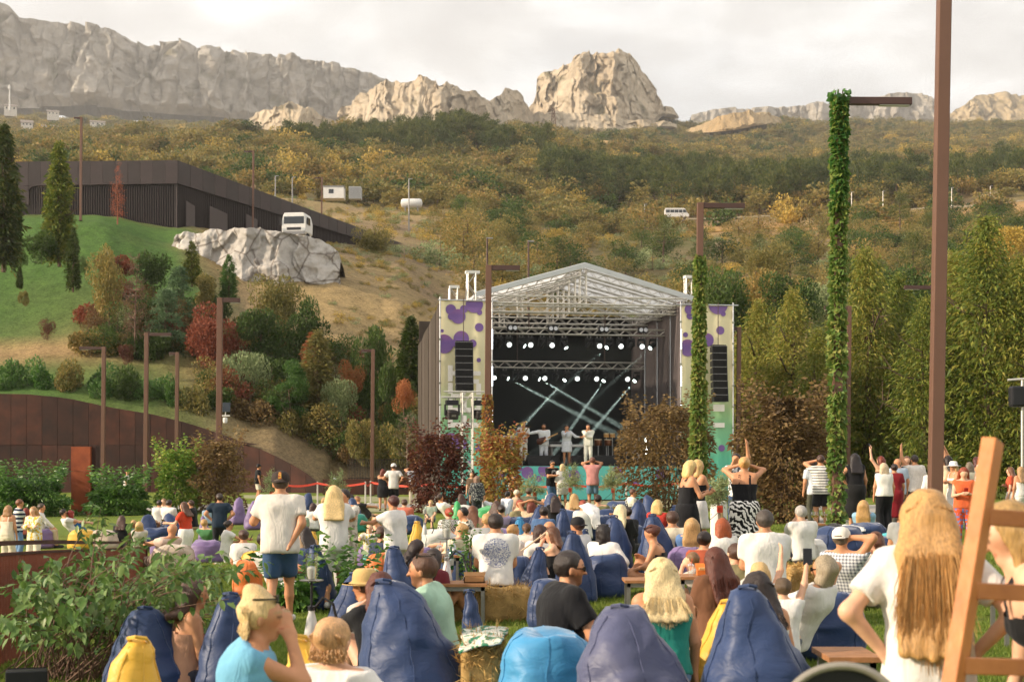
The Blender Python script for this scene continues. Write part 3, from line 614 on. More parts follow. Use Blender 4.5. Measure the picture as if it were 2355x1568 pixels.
def scatter(name, label, meshes, pts, scl, rot, pick):
 me = bpy.data.meshes.new(name); me.vertices.add(len(pts)); me.vertices.foreach_set('co', np.asarray(pts, np.float32).ravel())
 for an, arr, ty in (('scl', scl, 'FLOAT_VECTOR'), ('rot', rot, 'FLOAT'), ('pick', pick, 'INT')):
  at = me.attributes.new(an, ty, 'POINT'); at.data.foreach_set('vector' if ty == 'FLOAT_VECTOR' else 'value', np.ascontiguousarray(arr, np.int32 if ty == 'INT' else np.float32).ravel())
 cl = bpy.data.collections.new(name+'_kinds')
 for i, mm in enumerate(meshes):
  o_ = bpy.data.objects.new('%s_kind_%02d' % (name, i), mm); cl.objects.link(o_)
 g = bpy.data.node_groups.new(name+'_scatter', 'GeometryNodeTree')
 g.interface.new_socket('Geometry', in_out='INPUT', socket_type='NodeSocketGeometry'); g.interface.new_socket('Geometry', in_out='OUTPUT', socket_type='NodeSocketGeometry')
 gi = g.nodes.new('NodeGroupInput'); go = g.nodes.new('NodeGroupOutput'); ip = g.nodes.new('GeometryNodeInstanceOnPoints'); ci = g.nodes.new('GeometryNodeCollectionInfo')
 ci.inputs['Collection'].default_value = cl; ci.inputs['Separate Children'].default_value = True; ci.inputs['Reset Children'].default_value = True
 def attr(n, ty):
  a_ = g.nodes.new('GeometryNodeInputNamedAttribute'); a_.data_type = ty; a_.inputs['Name'].default_value = n; return a_.outputs['Attribute']
 cx_ = g.nodes.new('ShaderNodeCombineXYZ'); g.links.new(attr('rot', 'FLOAT'), cx_.inputs[2])
 e2r = g.nodes.new('FunctionNodeEulerToRotation'); g.links.new(cx_.outputs[0], e2r.inputs[0])
 g.links.new(gi.outputs[0], ip.inputs['Points']); g.links.new(ci.outputs[0], ip.inputs['Instance']); ip.inputs['Pick Instance'].default_value = True
 g.links.new(attr('pick', 'INT'), ip.inputs['Instance Index']); g.links.new(e2r.outputs[0], ip.inputs['Rotation']); g.links.new(attr('scl', 'FLOAT_VECTOR'), ip.inputs['Scale'])
 g.links.new(ip.outputs[0], go.inputs[0])
 o = link(name, me); md = o.modifiers.new('scatter', 'NODES'); md.node_group = g
 return tag(o, label, kind='stuff')
# coarse kinds for the far woods, fine kinds for trees near enough to tell apart
PC = [joined('far_tree_%d' % i, *proto('far_tree_%d' % i, k, LM[l], 100+i, n)) for i, (k, l, n) in enumerate([('round','broad',820),('round','broad2',820),('round','dark',820),('bush','broad2',600),('round','gold',820),('bush','broad',600)])]
PP = [joined('far_pine_%d' % i, *proto('far_pine_%d' % i, 'pine', LM['pine'], 140+i, 800)) for i in range(3)]
PF = [proto('hill_tree_%d' % i, k, LM[l], 200+i, n) for i, (k, l, n) in enumerate([('round','broad',2200),('round','broad2',2200),('round','dark',2200),('bush','broad2',1600),('round','gold',2000),('bush','broad',1600),('bush','olive',1600)])]
PFP = [proto('hill_pine_%d' % i, 'pine', LM['pine'], 240+i, 2400) for i in range(2)]
def on_hill(xp, Y): return np.stack([(xp-CX)/F*Y, Y, hz(xp, Y)], 1)
rng = np.random.default_rng(42)
def sample(n, y0, y1, x0=-120, x1=2480):
 Y = np.sqrt(rng.uniform(y0**2, y1**2, n)); return rng.uniform(x0, x1, n), Y
def density(xp, Y):
 g = fbm(V3((xp-CX)/F*Y*.012, Y*.012, 0*Y+5), 3); d = .95+g*.9
 cl = np.exp(-((xp-1330)/130)**2-((Y-960)/110)**2); d = d-cl*1.5
 d = np.where((xp > 1440) & (np.abs(Y-372) < 13), 0, d); d = np.where((xp > 1440) & (Y > 318) & (Y < 372), d*.22, d)
 d = np.where((Y < 300) & (xp > 900), d*.75, d)
 d = np.where((xp > 640) & (xp < 1240) & (Y > 400) & (Y < 620), 1, d)
 d = np.where((xp < 900) & (Y < 235), 0, d); d = np.where((xp > 660) & (xp < 1010) & (Y < 290), d*.3, d)
 return d
xw, Yw = sample(30000, 300, 1750); keep = rng.random(len(xw)) < density(xw, Yw); xw, Yw = xw[keep], Yw[keep]
sz = np.interp(Yw, [300, 700, 1750], [7., 8.5, 11.])*rng.uniform(.5, 1.3, len(xw)); p = on_hill(xw, Yw)-np.array((0, 0, .3))
far = Yw > 330
scl = np.stack([sz*rng.uniform(1, 1.4, len(sz)), sz*rng.uniform(1, 1.4, len(sz)), sz], 1)
pk = rng.choice(6, len(xw), p=[.25, .24, .14, .17, .06, .14])
scatter('hillside_wood', 'dense autumn scrub and oak wood covering the hillside', PC, p[far], scl[far], rng.uniform(0, 6.28, far.sum()), pk[far])
# pine belts: along the middle crest and across the right
xa, Ya = sample(900, 520, 640, 640, 1260); xb, Yb = sample(900, 400, 620, 1500, 2450); xc, Yc_ = sample(420, 430, 600, 1250, 1560); xd, Yd = sample(500, 1000, 1700, 1480, 2450)
xq = np.concatenate([xa, xb, xc, xd]); Yq = np.concatenate([Ya, Yb, Yc_, Yd]); g = fbm(V3((xq-CX)/F*Yq*.02, Yq*.02, 0*Yq+8), 3)
ok = (rng.random(len(xq)) < .62+g) ; xq, Yq = xq[ok], Yq[ok]
sz = rng.uniform(8, 13, len(xq)); scatter('pine_wood', 'dark pine belts along the hill crest and right slope', PP, on_hill(xq, Yq)-np.array((0, 0, .3)), np.stack([sz*.95, sz*.95, sz], 1), rng.uniform(0, 6.28, len(xq)), rng.integers(0, 3, len(xq)))
# low dry scrub tufts on the nearer bare slopes
xs_, Ys_ = sample(5200, 98, 330, -80, 2440); xe_, Ye_ = sample(900, 98, 175, 690, 1060); xs_, Ys_ = np.concatenate([xs_, xe_]), np.concatenate([Ys_, Ye_]); g = fbm(V3((xs_-CX)/F*Ys_*.05, Ys_*.05, 0*Ys_+2), 3); ok = ((xs_ > 700) | (Ys_ > 235)) & (rng.random(len(xs_)) < .5+g); xs_, Ys_ = xs_[ok], Ys_[ok]
sz = rng.uniform(.4, 2.0, len(xs_))*np.where((Ys_ < 175) & (xs_ < 1060), .45, 1); PS = [joined('scrub_%d' % i, *proto('scrub_%d' % i, 'bush', LM[l], 300+i, 260)) for i, l in enumerate(['broad2', 'olive', 'gold', 'broad'])]
scatter('dry_scrub', 'low dry scrub on the bare slope behind the stage', PS, on_hill(xs_, Ys_)-np.array((0, 0, .1)), np.stack([sz*1.3, sz*1.3, sz], 1), rng.uniform(0, 6.28, len(xs_)), rng.integers(0, 4, len(xs_)))
# hill trees near enough to tell apart: individuals
spots = [(x, Y) for x, Y in zip(*sample(2500, 112, 310, 1000, 2440))]; placed = []
for x, Y in spots:
 X = (x-CX)/F*Y
 if x < 1650 and Y < 150: continue
 if rng.random() > density(np.array([x]), np.array([Y]))[0]*(1.0 if x > 1560 else .6): continue
 r = 3.2+1.2*rng.random()
 if any((X-a)**2+(Y-b)**2 < (r*.9)**2 for a, b in placed): continue
 placed.append((X, Y)); k = int(rng.choice(7, p=[.24, .2, .22, .1, .06, .12, .06])); h = rng.uniform(4.2, 7.0)*(1. if k < 3 else .75)
 if rng.random() < .07: cr, tm = PFP[int(rng.integers(2))]; h *= 1.25; nm = 'pine_tree'; lb = 'dark pine standing among the hillside scrub'
 else: cr, tm = PF[k]; nm = 'hill_tree'; lb = ['dense olive oak tree on the slope behind the stage', 'brownish autumn oak tree on the slope behind the stage', 'dark green bushy tree on the slope behind the stage', 'low brown bushy tree on the slope behind the stage', 'golden autumn tree on the slope behind the stage', 'low olive bushy tree on the slope behind the stage', 'grey green olive bush on the slope behind the stage'][k]
 tree(nm, lb, cr, tm, hp(x, Y)-Vector((0, 0, .25)), h, rng.uniform(1.0, 1.35), rng.uniform(0, 6.28), 'trees on the slope behind the stage')
 if len(placed) > 250: break
# ------------------------------------------------------------------ haze
m, t = newmat('haze_air'); pv = nd(t, 'ShaderNodeVolumePrincipled', {'Color': (1., .97, .93, 1), 'Density': 1.35e-4, 'Anisotropy': .35})
nd(t, 'ShaderNodeOutputMaterial', {'Volume': pv.outputs[0]})
hb = MB().box(-3900, 3900, -120, 4300, -2.5, 1150).build('haze', m); tag(hb, 'pale evening haze over the valley', kind='stuff')
# ------------------------------------------------------------------ building on the terrace, retaining wall, rock outcrop
BROWN = mat('bronze_panel', '453a38', .55, .10, 1.2, .05, metal=.25); BROWND = mat('bronze_panel_dark', '3d3432', .55, .10, 1.2, .05, metal=.25); SLAT = mat('dark_slat', '241d1c', .6, .15, 3, .05)
CORTEN = mat('corten_steel', '3e261f', .8, .35, 1.1, .25, bscale=30, color2='573226', metal=.15); CORTENB = mat('corten_steel_bright', '8a4226', .78, .25, 1.4, .2, bscale=30, color2='a5552f', metal=.1); CORTEND = mat('corten_steel_dark', '34241f', .8, .3, .9, .25, bscale=30, color2='462a22', metal=.2)
POST = mat('lamp_post_brown', '6b4c3c', .5, .06, 3, .03, metal=.2, spec=.5); POSTD = mat('lamp_post_dark', '4c3630', .5, .06, 3, .03, metal=.2)
WHITE = mat('white_paint', 'd8d5cf', .6, .05, 3, .03); GREYM = mat('grey_metal', '8d8a86', .35, .1, 6, .03, metal=.7); DARKM = mat('black_plastic', '16161a', .5, .15, 6, .05); ALU = mat('truss_aluminium', 'c9c4bb', .38, .08, 6, .03, metal=.55); CHROME = mat('steel', 'b5b5b5', .25, .05, 6, .02, metal=.9)
def facade(parent, name, matl, A, B, za, zb, y0=.0, th=.3, n=1, gap=.0, lower=None, upper=None):
 "panels between plan points A, B; za/zb = (bottom, top) at each end; one object per panel"
 A = Vector(A); B = Vector(B); d = (B-A); nrm = Vector((d.y, -d.x, 0)).normalized()
 for i in range(n):
  t0, t1 = i/n+gap/2, (i+1)/n-gap/2; p0, p1 = A+d*t0, A+d*t1
  b0, b1 = lerp(za[0], zb[0], t0), lerp(za[0], zb[0], t1); c0, c1 = lerp(za[1], zb[1], t0), lerp(za[1], zb[1], t1)
  f = nrm*y0; k = nrm*(y0-th)
  P = [(p0+f, b0), (p1+f, b1), (p1+k, b1), (p0+k, b0), (p0+f, c0), (p1+f, c1), (p1+k, c1), (p0+k, c0)]
  MB().add([(q.x, q.y, z) for q, z in P], [(3,2,1,0),(4,5,6,7),(0,1,5,4),(1,2,6,5),(2,3,7,6),(3,0,4,7)]).build(name, matl if not isinstance(matl, list) else matl[i % len(matl)], parent)
zat = lambda y, Y: CH-(y-HY)/F*Y
bld = thing('terrace_building', 'long dark brown building with a slatted front and sloping roof band', 'building')
YA, YB = 150., 216.
pl, pc, pe = px(36, 0, YA), px(408, 0, YA), px(1032, 0, YB)
for p_ in (pl, pc, pe): p_.z = 0
bo = Vector((0, 0, 0))
facade(bld, 'fascia_panel', [BROWN, BROWND], pl, pc, (zat(428, YA), zat(372, YA)), (zat(422, YA), zat(369, YA)), 0, .4, 13, .0012)
facade(bld, 'fascia_panel', [BROWND, BROWN], pc, pe, (zat(422, YA), zat(369, YA)), (zat(612, YB), zat(600, YB)), 0, .4, 30, .0008)
facade(bld, 'end_panel', BROWN, pl, px(66, 0, YA)*Vector((1, 1, 0)), (zat(470, YA), zat(428, YA)), (zat(470, YA), zat(428, YA)), 0, .4, 1)
facade(bld, 'back_wall', SLAT, pl, pc, (zat(530, YA), zat(425, YA)), (zat(530, YA), zat(420, YA)), -1.2, .3, 1); facade(bld, 'back_wall', SLAT, pc, pe, (zat(530, YA), zat(420, YA)), (zat(640, YB), zat(611, YB)), -1.0, .3, 1)
# corner arch of the opening
ar = MB(); c_ = px(82, 446, YA); R_ = 18/F*YA
for k in range(8):
 a0, a1 = math.pi*(.5+k/16), math.pi*(.5+(k+1)/16); q = [(c_.x-R_, c_.z+R_), (c_.x+R_*math.cos(a0), c_.z+R_*math.sin(a0)), (c_.x+R_*math.cos(a1), c_.z+R_*math.sin(a1))]
 ar.add([(x, YA, z) for x, z in q]+[(x, YA+.4, z) for x, z in q], [(0,1,2),(5,4,3),(0,3,4,1),(1,4,5,2),(2,5,3,0)])
ar.build('corner_infill', BROWN, bld)
def slats(parent, A, B, za, zb, n, y0, w=.1, dep=.2):
 d = B-A; nrm = Vector((d.y, -d.x, 0)).normalized(); u = d.normalized()
 b = MB()
 for i in range(n):
  t = (i+.5)/n; p = A+d*t+nrm*y0; z0, z1 = lerp(za[0], zb[0], t), lerp(za[1], zb[1], t); e = u*w/2; k = nrm*dep
  P = [p-e, p+e, p+e-k, p-e-k]; b.add([(q.x, q.y, z0) for q in P]+[(q.x, q.y, z1) for q in P], [(0,1,5,4),(1,2,6,5),(2,3,7,6),(3,0,4,7)])
 o = b.build('slat_screen', BROWND, parent); o['kind'] = 'stuff'; return o
slats(bld, px(70, 0, YA)*Vector((1, 1, 0)), pc, (zat(520, YA), zat(426, YA)), (zat(525, YA), zat(420, YA)), 62, -.2)
slats(bld, pc, pe, (zat(525, YA), zat(420, YA)), (zat(640, YB), zat(612, YB)), 190, -.2, .11)
# roof sheet and loading doors
rf = MB(); q = [pl, pc, pe, pe+Vector((14, 30, 0)), pc+Vector((6, 40, 0)), pl+Vector((-4, 40, 0))]; hzs = [zat(372, YA)-.1, zat(369, YA)-.1, zat(600, YB)-.1, zat(600, YB)-.3, zat(369, YA)+.3, zat(372, YA)+.3]
rf.add([(p_.x, p_.y, z) for p_, z in zip(q, hzs)], [(0, 1, 4, 5), (1, 2, 3, 4)]).build('roof', BROWND, bld)
DOOR = mat('roller_door', '4a403d', .6, .08, 2, .05)
for t0, t1 in ((.022, .045), (.085, .135), (.19, .225)):
 p0, p1 = pc.lerp(pe, t0), pc.lerp(pe, t1); d = p1-p0; nrm = Vector((d.y, -d.x, 0)).normalized()*.02
 z0 = lerp(zat(525, YA), zat(640, YB), t0); z1 = z0+3.1
 MB().add([(q.x, q.y, z) for q, z in ((p0+nrm, z0), (p1+nrm, z0-.3), (p1+nrm, z1-.3), (p0+nrm, z1))]+[(q.x, q.y, z) for q, z in ((p0-nrm*4, z0), (p1-nrm*4, z0-.3), (p1-nrm*4, z1-.3), (p0-nrm*4, z1))], [(0,1,2,3),(7,6,5,4),(0,4,5,1),(1,5,6,2),(2,6,7,3),(3,7,4,0)]).build('loading_door', DOOR, bld)
o = cliff('rock_outcrop', 'pale grey cracked rock outcrop on the bank below the dark building',
  [(378,600,685),(386,560,685),(395,535,687),(420,527,690),(450,530,695),(480,517,697),(505,523,700),(530,516,700),(560,522,700),(590,518,700),(620,527,700),(650,530,700),(680,535,700),(700,538,700),(725,545,700),(750,560,697),(775,580,690),(784,602,685)],
  128.5, bow=3, lean=.3, amp=1.0, cell=3.8, tall=1.0, flute=7, nx=200, nv=54, seed=41, rug=2.0, veg=-.4, back=6, q=.16, tint=('a39d95', 'bdb7ae'), kind=None)
m, t = newmat('outcrop_stone'); a = nd(t, 'ShaderNodeVertexColor', layer_name='col'); tc = nd(t, 'ShaderNodeTexCoord'); n_a = nd(t, 'ShaderNodeTexNoise', {'Vector': tc.outputs['Object'], 'Scale': .9, 'Detail': 8, 'Roughness': .7}); k = ramp(t, n_a.outputs['Fac'], [(.3, (.62, .58, .55)), (.5, (1, 1, 1)), (.7, (1.15, 1.12, 1.1))]); vr = nd(t, 'ShaderNodeTexVoronoi', {'Vector': tc.outputs['Object'], 'Scale': .42}, feature='DISTANCE_TO_EDGE'); kv = ramp(t, vr.outputs['Distance'], [(.0, (.25, .2, .17)), (.05, (1, 1, 1))])
c_ = nd(t, 'ShaderNodeMixRGB', {0: 1., 1: a.outputs['Color'], 2: k}, blend_type='MULTIPLY'); c_2 = nd(t, 'ShaderNodeMixRGB', {0: .8, 1: c_.outputs[0], 2: kv}, blend_type='MULTIPLY'); bb = nd(t, 'ShaderNodeBsdfPrincipled', {'Base Color': c_2.outputs[0], 'Roughness': .9}); bp = nd(t, 'ShaderNodeBump', {'Height': n_a.outputs['Fac'], 'Strength': .8, 'Distance': .3}); t.links.new(bp.outputs[0], bb.inputs['Normal']); nd(t, 'ShaderNodeOutputMaterial', {'Surface': bb.outputs[0]})
o.data.materials.clear(); o.data.materials.append(m); tag(o, 'pale grey cracked rock outcrop on the bank below the dark building', 'rock')
# corten retaining wall: two rows of one-metre steel panels following its curved top
wall = thing('retaining_wall', 'rust brown steel panel retaining wall curving down below the green bank', 'wall')
wx = [-120,0,60,150,250,350,430,500,560,620,680,720,746]; wt = [905,905,906,914,936,952,972,995,1016,1042,1072,1098,1122]
YW = 90.; x = -118.; nseg = 0; step = 35.7; rw = random.Random(5)
while x < 742:
 x2 = min(x+step, 746); Yc = YW-2.0*max(0, (x-450)/300)**1.5; Yc2 = YW-2.0*max(0, (x2-450)/300)**1.5
 p0, p1 = px(x+.35, 0, Yc), px(x2-.35, 0, Yc2); t0, t1 = zat(np.interp(x, wx, wt), Yc), zat(np.interp(x2, wx, wt), Yc2); zm = zat(1023, YW)
 for (b0, b1, c0, c1, dn) in ((-1.2, -1.2, min(t0, zm-.012), min(t1, zm-.012), 0), (zm+.012, zm+.012, t0, t1, 1)):
  if c0-b0 < .05 and c1-b1 < .05: continue
  c0 = max(c0, b0+.01); c1 = max(c1, b1+.01)
  P = [(p0.x, p0.y, b0), (p1.x, p1.y, b1), (p1.x, p1.y+.2, b1), (p0.x, p0.y+.2, b0), (p0.x, p0.y, c0), (p1.x, p1.y, c1), (p1.x, p1.y+.2, c1), (p0.x, p0.y+.2, c0)]
  MB().add(P, [(3,2,1,0),(4,5,6,7),(0,1,5,4),(1,2,6,5),(2,3,7,6),(3,0,4,7)]).build('panel', rw.choice([CORTEN, CORTEND, CORTEND, CORTEN]), wall)
 x = x2
bk = MB()
for i in range(len(wx)-1):
 p0, p1 = px(wx[i], 0, YW+.6), px(wx[i+1], 0, YW+.6); z0, z1 = zat(wt[i], YW)-.12, zat(wt[i+1], YW)-.12
 bk.add([(p0.x, p0.y-1.2*(wx[i] > 640), -1.2), (p1.x, p1.y-1.2*(wx[i+1] > 640), -1.2), (p1.x, p1.y, z1), (p0.x, p0.y, z0), (p0.x, 93.5, z0), (p1.x, 93.5, z1)], [(0, 1, 2, 3), (3, 2, 5, 4)])
bk.build('backing', mat('soil', '4d3f30', .95, .3, 3, .5), wall)
# rust pillar by the hedge
pil = thing('steel_pillar', 'bright rust steel box pillar standing between the two hedges', 'pillar')
pb = gp(197, 56); s_ = 56.
MB().box(pb.x-.48, pb.x+.30, pb.y-.4, pb.y+.4, pb.z-.2, pb.z+1.75).build('lower_box', CORTENB, pil); MB().box(pb.x-.481, pb.x+.301, pb.y-.401, pb.y+.401, pb.z+1.765, zat(1027, pb.y)).build('upper_box', CORTENB, pil); MB().box(pb.x+.31, pb.x+.46, pb.y-.2, pb.y+.4, pb.z-.2, zat(1025, pb.y)).build('side_plate', CORTEND, pil)
# dark fence and steps on the wall's right end
IRON = mat('dark_iron', '2b2522', .6, .1, 5, .05, metal=.4)
fn = thing('iron_railing', 'thin dark iron railing above the low end of the rust wall', 'railing'); b = MB()
A_, B_ = px(800, 0, 84), px(1000, 0, 84)
for i in range(56):
 p_ = A_.lerp(B_, i/55); b.tube((p_.x, p_.y, .9), (p_.x, p_.y, 2.05), .018, n=4)
b.build('bars', IRON, fn)['kind'] = 'stuff'; MB().tube((A_.x, A_.y, 2.05), (B_.x, B_.y, 2.05), .025).tube((A_.x, A_.y, .95), (B_.x, B_.y, .95), .025).build('rails', IRON, fn)
lw = thing('low_wall', 'low rust steel kerb wall under the iron railing', 'wall'); MB().box(px(742, 0, 84).x, B_.x, 83.9, 84.1, -.3, .9).build('steel_face', CORTEN, lw)
PAVE = mat('pale_paving', '9a948a', .9, .12, 2.5, .2, bscale=20); PAVEG = mat('grass_paving', '8b8a66', .95, .25, 6, .4, bscale=25)
def strip(name, label, pts, matl, lift):
 v = [(p.x, p.y, float(gh(p.x, p.y))+lift) for p in pts]
 me = bpy.data.meshes.new(name); n = len(pts)//2; me.from_pydata(v, [], [(i, i+1, n+i+1, n+i) for i in range(n-1)]); me.update(); tag(link(name, me, matl), label, kind='structure')
def band(name, label, x0, x1, sa0, sb0, sa1, sb1, matl, lift, n=26):
 lo = [px(lerp(x0, x1, i/n), 0, F/lerp(sa0, sa1, i/n)) for i in range(n+1)]; up = [px(lerp(x0, x1, i/n), 0, F/lerp(sb0, sb1, i/n)) for i in range(n+1)]
 strip(name, label, lo+up, matl, lift)
band('grass_paving', 'pale grass paving grid between lawn and wall', 560, 1640, 62, 40, 62, 47, PAVEG, .03)
band('path', 'pale paved path along the back of the lawn', 180, 1560, 56, 51, 58, 53.5, PAVE, .05)
band('terrace_paving', 'grey paved terrace at right of the lawn', 1840, 2460, 104, 60, 92, 58, PAVE, .03)
# ------------------------------------------------------------------ corten slat railing in the foreground
fence = thing('slat_railing', 'rust steel slat railing beside the leafy shrub at lower left', 'railing')
fp = [(-70, 278, 1.07), (0, 258, 1.05), (110, 222, .95), (230, 160, .63), (335, 118, .24)]
fpw = [((x-CX)/s, F/s, zt) for x, s, zt in fp]; L = [0]
for a, b_ in zip(fpw, fpw[1:]): L.append(L[-1]+math.hypot(b_[0]-a[0], b_[1]-a[1]))
def fpt(d): return [float(np.interp(d, L, [q[i] for q in fpw])) for i in range(3)]
sm = bpy.data.meshes.new('slat'); bm_ = MB().box(-.021, .021, -.006, .006, 0, 1); sm.from_pydata(bm_.v, [], bm_.f); sm.materials.append(CORTENB if False else mat('corten_slat', '6e3524', .8, .25, 2, .25, bscale=30, color2='8a472c')); sm.update()
ns = 270
for i in range(ns):
 X, Y, zt = fpt(L[-1]*(i+.5)/ns); g0 = float(gh(X, Y)); X2, Y2, _ = fpt(min(L[-1], L[-1]*(i+.5)/ns+.05))
 o = link('slat', sm, None, fence, (X, Y, g0-.05)); o.scale = (1, 1, zt-.085-g0+.05); o.rotation_euler = (0, 0, math.atan2(Y2-Y, X2-X)+rw.uniform(-.06, .06))
for nm, dz, r in (('top_rail', 0, .03), ('lower_rail', -.10, .018)):
 b = MB()
 pts = [(q[0], q[1], q[2]+dz) for q in (fpt(L[-1]*k/40) for k in range(41))]; b.path(pts, r, 4); b.build(nm, CORTEN, fence)
boxpart('end_post', CORTEN, fence, fpw[-1][0]-.03, fpw[-1][0]+.03, fpw[-1][1]-.03, fpw[-1][1]+.03, -.9, fpw[-1][2])
# ------------------------------------------------------------------ lamp posts
LENS = mat('lamp_lens', 'b9b4a8', .3, .03, 5, 0)
def lamp(x, ytop, s, arm_px, label, h=None, base=None, lean=.0, w=.2, name='lamp_post', mats=None):
 Y = F/s; X = (x-CX)/s; zt = zat(ytop, Y); z0 = base if base is not None else float(gh(X, Y)); M_ = mats or POST
 o = thing(name, label, 'lamp post', (X, Y, z0), 0, 'brown lamp posts'); H = zt-z0; al = arm_px/s
 o.rotation_euler = (0, lean, 0)
 MB().box(-w/2, w/2, -w/2, w/2, 0, H).build('post', M_, o, bevel=.012); sg = 1 if al > 0 else -1
 x0, x1 = sorted((sg*w/2, al)); MB().box(x0, x1, -w*.42, w*.42, H-w*.85, H-.004).build('arm', POSTD, o, bevel=.01)
 x0, x1 = sorted((al*.55, al*.97)); MB().box(x0, x1, -w*.3, w*.3, H-w*.85-.02, H-w*.85+.004).build('lens', LENS, o)
 MB().box(-w*.8, w*.8, -w*.8, w*.8, -.02, .03).build('foot_plate', POSTD, o)
 return o
LP = {}
for i, (x, yt, s, arm, lb, base, w) in enumerate([
  (185, 270, 25, -17, 'tall lamp post on the green bank before the dark building', None, .2), (581, 347, 20.5, -22, 'lamp post above the pale rock outcrop', None, .2), (739, 408, 16, -17, 'lamp post at the low end of the dark building, right of the truck', None, .2),
  (236, 797, 41, -56, 'lamp post behind the rust pillar with its arm to the left', 0, .2), (334, 765, 45, 57, 'lamp post with its arm to the right before the rust wall', 0, .2), (405, 810, 39, -18, 'short looking lamp post close to the rust wall, arm to the left', 0, .2),
  (502, 685, 56, 46, 'tall lamp post with a white solar camera strapped to it', 0, .22), (855, 803, 40, -27, 'lamp post left of the stage by the iron railing', 0, .2), (1119, 610, 62, 72, 'lamp post standing before the left stage banner', None, .22),
  (1604, 467, 80, 102, 'ivy clad lamp post before the right stage banner', None, .18), (1922, 224, 113, 165, 'tallest ivy clad lamp post with its bare arm to the right', None, .18), (2146, -82, 170, 60, 'thick near lamp post rising out of the top of the picture', None, .17),
  (1696, 752, 48, -14, 'dark lamp post just right of the stage', .1, .2), (2151, 657, 52, -76, 'lamp post half hidden behind the thick near post', .1, .2), (1949, 704, 47, -58, 'lamp post hidden behind the tallest ivy column', .1, .2)]):
 Y = F/s
 if base is None: base = float(hz(x, Y)) if Y > 92 else float(gh((x-CX)/s, Y))
 LP[i] = lamp(x, yt, s, arm, lb, base=base, lean=(.0 if i == 11 else .008), w=w)
LP[11].rotation_euler = (0, .018, 0)
# camera on the seventh post
cb = LP[6].location; cg = thing('security_camera', 'white security camera with a small solar panel on the lamp post', 'camera', (cb.x+.2, cb.y-.16, zat(960, cb.y)))
MB().lathe([(.02, -.14), (.08, -.12), (.1, -.02), (.09, .08), (.03, .1)], 12).build('camera_dome', WHITE, cg, True, loc=(.12, -.05, -.1)); MB().box(-.02, .3, -.02, .02, .05, .1).build('bracket', WHITE, cg)
MB().box(-.16, .16, -.012, .012, -.22, .22).build('solar_panel', mat('solar_cell', '2a3036', .3, .1, 20, 0), cg, loc=(.16, 0, .42), rot=(-.5, 0, .15)); MB().tube((.12, .0, .1), (.14, 0, .36), .02).build('mast', WHITE, cg)
# pylons, road rail, distant poles
def lattice(name, label, x, yb, yt, Y, wid, cat='pylon'):
 t_ = thing(name, label, cat, (0, 0, 0)); p0, p1 = px(x, yb, Y), px(x, yt, Y); H = p1.z-p0.z; b = MB(); n = 6
 c = lambda k, sx, sy: Vector((p0.x+sx*wid*(1-.72*k), Y+sy*wid*(1-.72*k), p0.z-2+(H+2)*k))
 for sx in (-1, 1):
  for sy in (-1, 1): b.tube(c(0, sx, sy), c(1, sx, sy), wid*.09, n=4)
 b.build('legs', mat('pylon_steel', '5b4438', .8, .1, 3, 0), t_); b = MB()
 for i in range(n):
  for (a, d) in (((-1, -1), (1, -1)), ((1, -1), (1, 1)), ((1, 1), (-1, 1)), ((-1, 1), (-1, -1))):
   b.tube(c(i/n, *a), c((i+1)/n, *d), wid*.05, n=3); b.tube(c(i/n, *d), c((i+1)/n, *a), wid*.05, n=3); b.tube(c((i+1)/n, *a), c((i+1)/n, *d), wid*.05, n=3)
 b.build('bracing', _mats['pylon_steel'], t_); b = MB()
 for k in (.72, .9): b.tube((p0.x-wid*1.6, Y, p0.z+H*k), (p0.x+wid*1.6, Y, p0.z+H*k), wid*.07, n=4)
 b.build('cross_arms', _mats['pylon_steel'], t_)
lattice('pylon', 'rust lattice pylon on the dry grass knoll below the tall peak', 1272, 296, 249, 900, 2.0); lattice('pylon', 'rust lattice pylon above the dark building', 591, 336, 280, 640, 1.5)
ra = thing('guard_rail', 'long pale road guard rail across the right hillside', 'guard rail'); b = MB(); pts = []
for i in range(47):
 x = 1490+i*20; p_ = hp(x, 371, False); pts.append((p_.x, p_.y, p_.z+.95)); b.box(p_.x-.06, p_.x+.06, p_.y-.05, p_.y+.05, p_.z-1.5, p_.z+1.05)
b.build('posts', GREYM, ra); MB().path(pts, .2, 4).build('rail', mat('rail_pale', 'b8ad95', .6, .1, 2, 0), ra)
pipe = thing('yellow_pipe', 'thin yellow gas pipe running along the slope below the road', 'pipe'); MB().path([(lambda p_: (p_.x, p_.y, p_.z+.9))(hp(x, 322, False)) for x in range(1480, 2440, 40)], .16, 6).build('tube', mat('pipe_yellow', 'a88444', .7, .2, 1, 0), pipe)
for i, (x, yb, yt, Y) in enumerate([(2030, 490, 440, 372), (1958, 492, 442, 372), (2188, 470, 432, 372), (2277, 468, 428, 372), (1482, 505, 470, 360), (940, 450, 412, 240), (1120, 610, 548, 150), (1215, 612, 555, 150), (633, 452, 405, 250), (672, 455, 408, 250)]):
 p0 = hp(x, Y, False); zt = zat(yt, Y); q = thing('utility_pole', ['pale thin pole beside the road', 'thin street pole on the slope left of the stage roof'][int(x < 1300)], 'pole', (p0.x, p0.y, p0.z), 0, 'thin poles on the hillside'); MB().tube((0, 0, -1), (0, 0, zt-p0.z), .14, .09, 6).build('shaft', [GREYM, POSTD][int(Y < 200)], q); MB().box(-.1, .6, -.06, .06, zt-p0.z-.05, zt-p0.z+.08).build('head', GREYM, q)
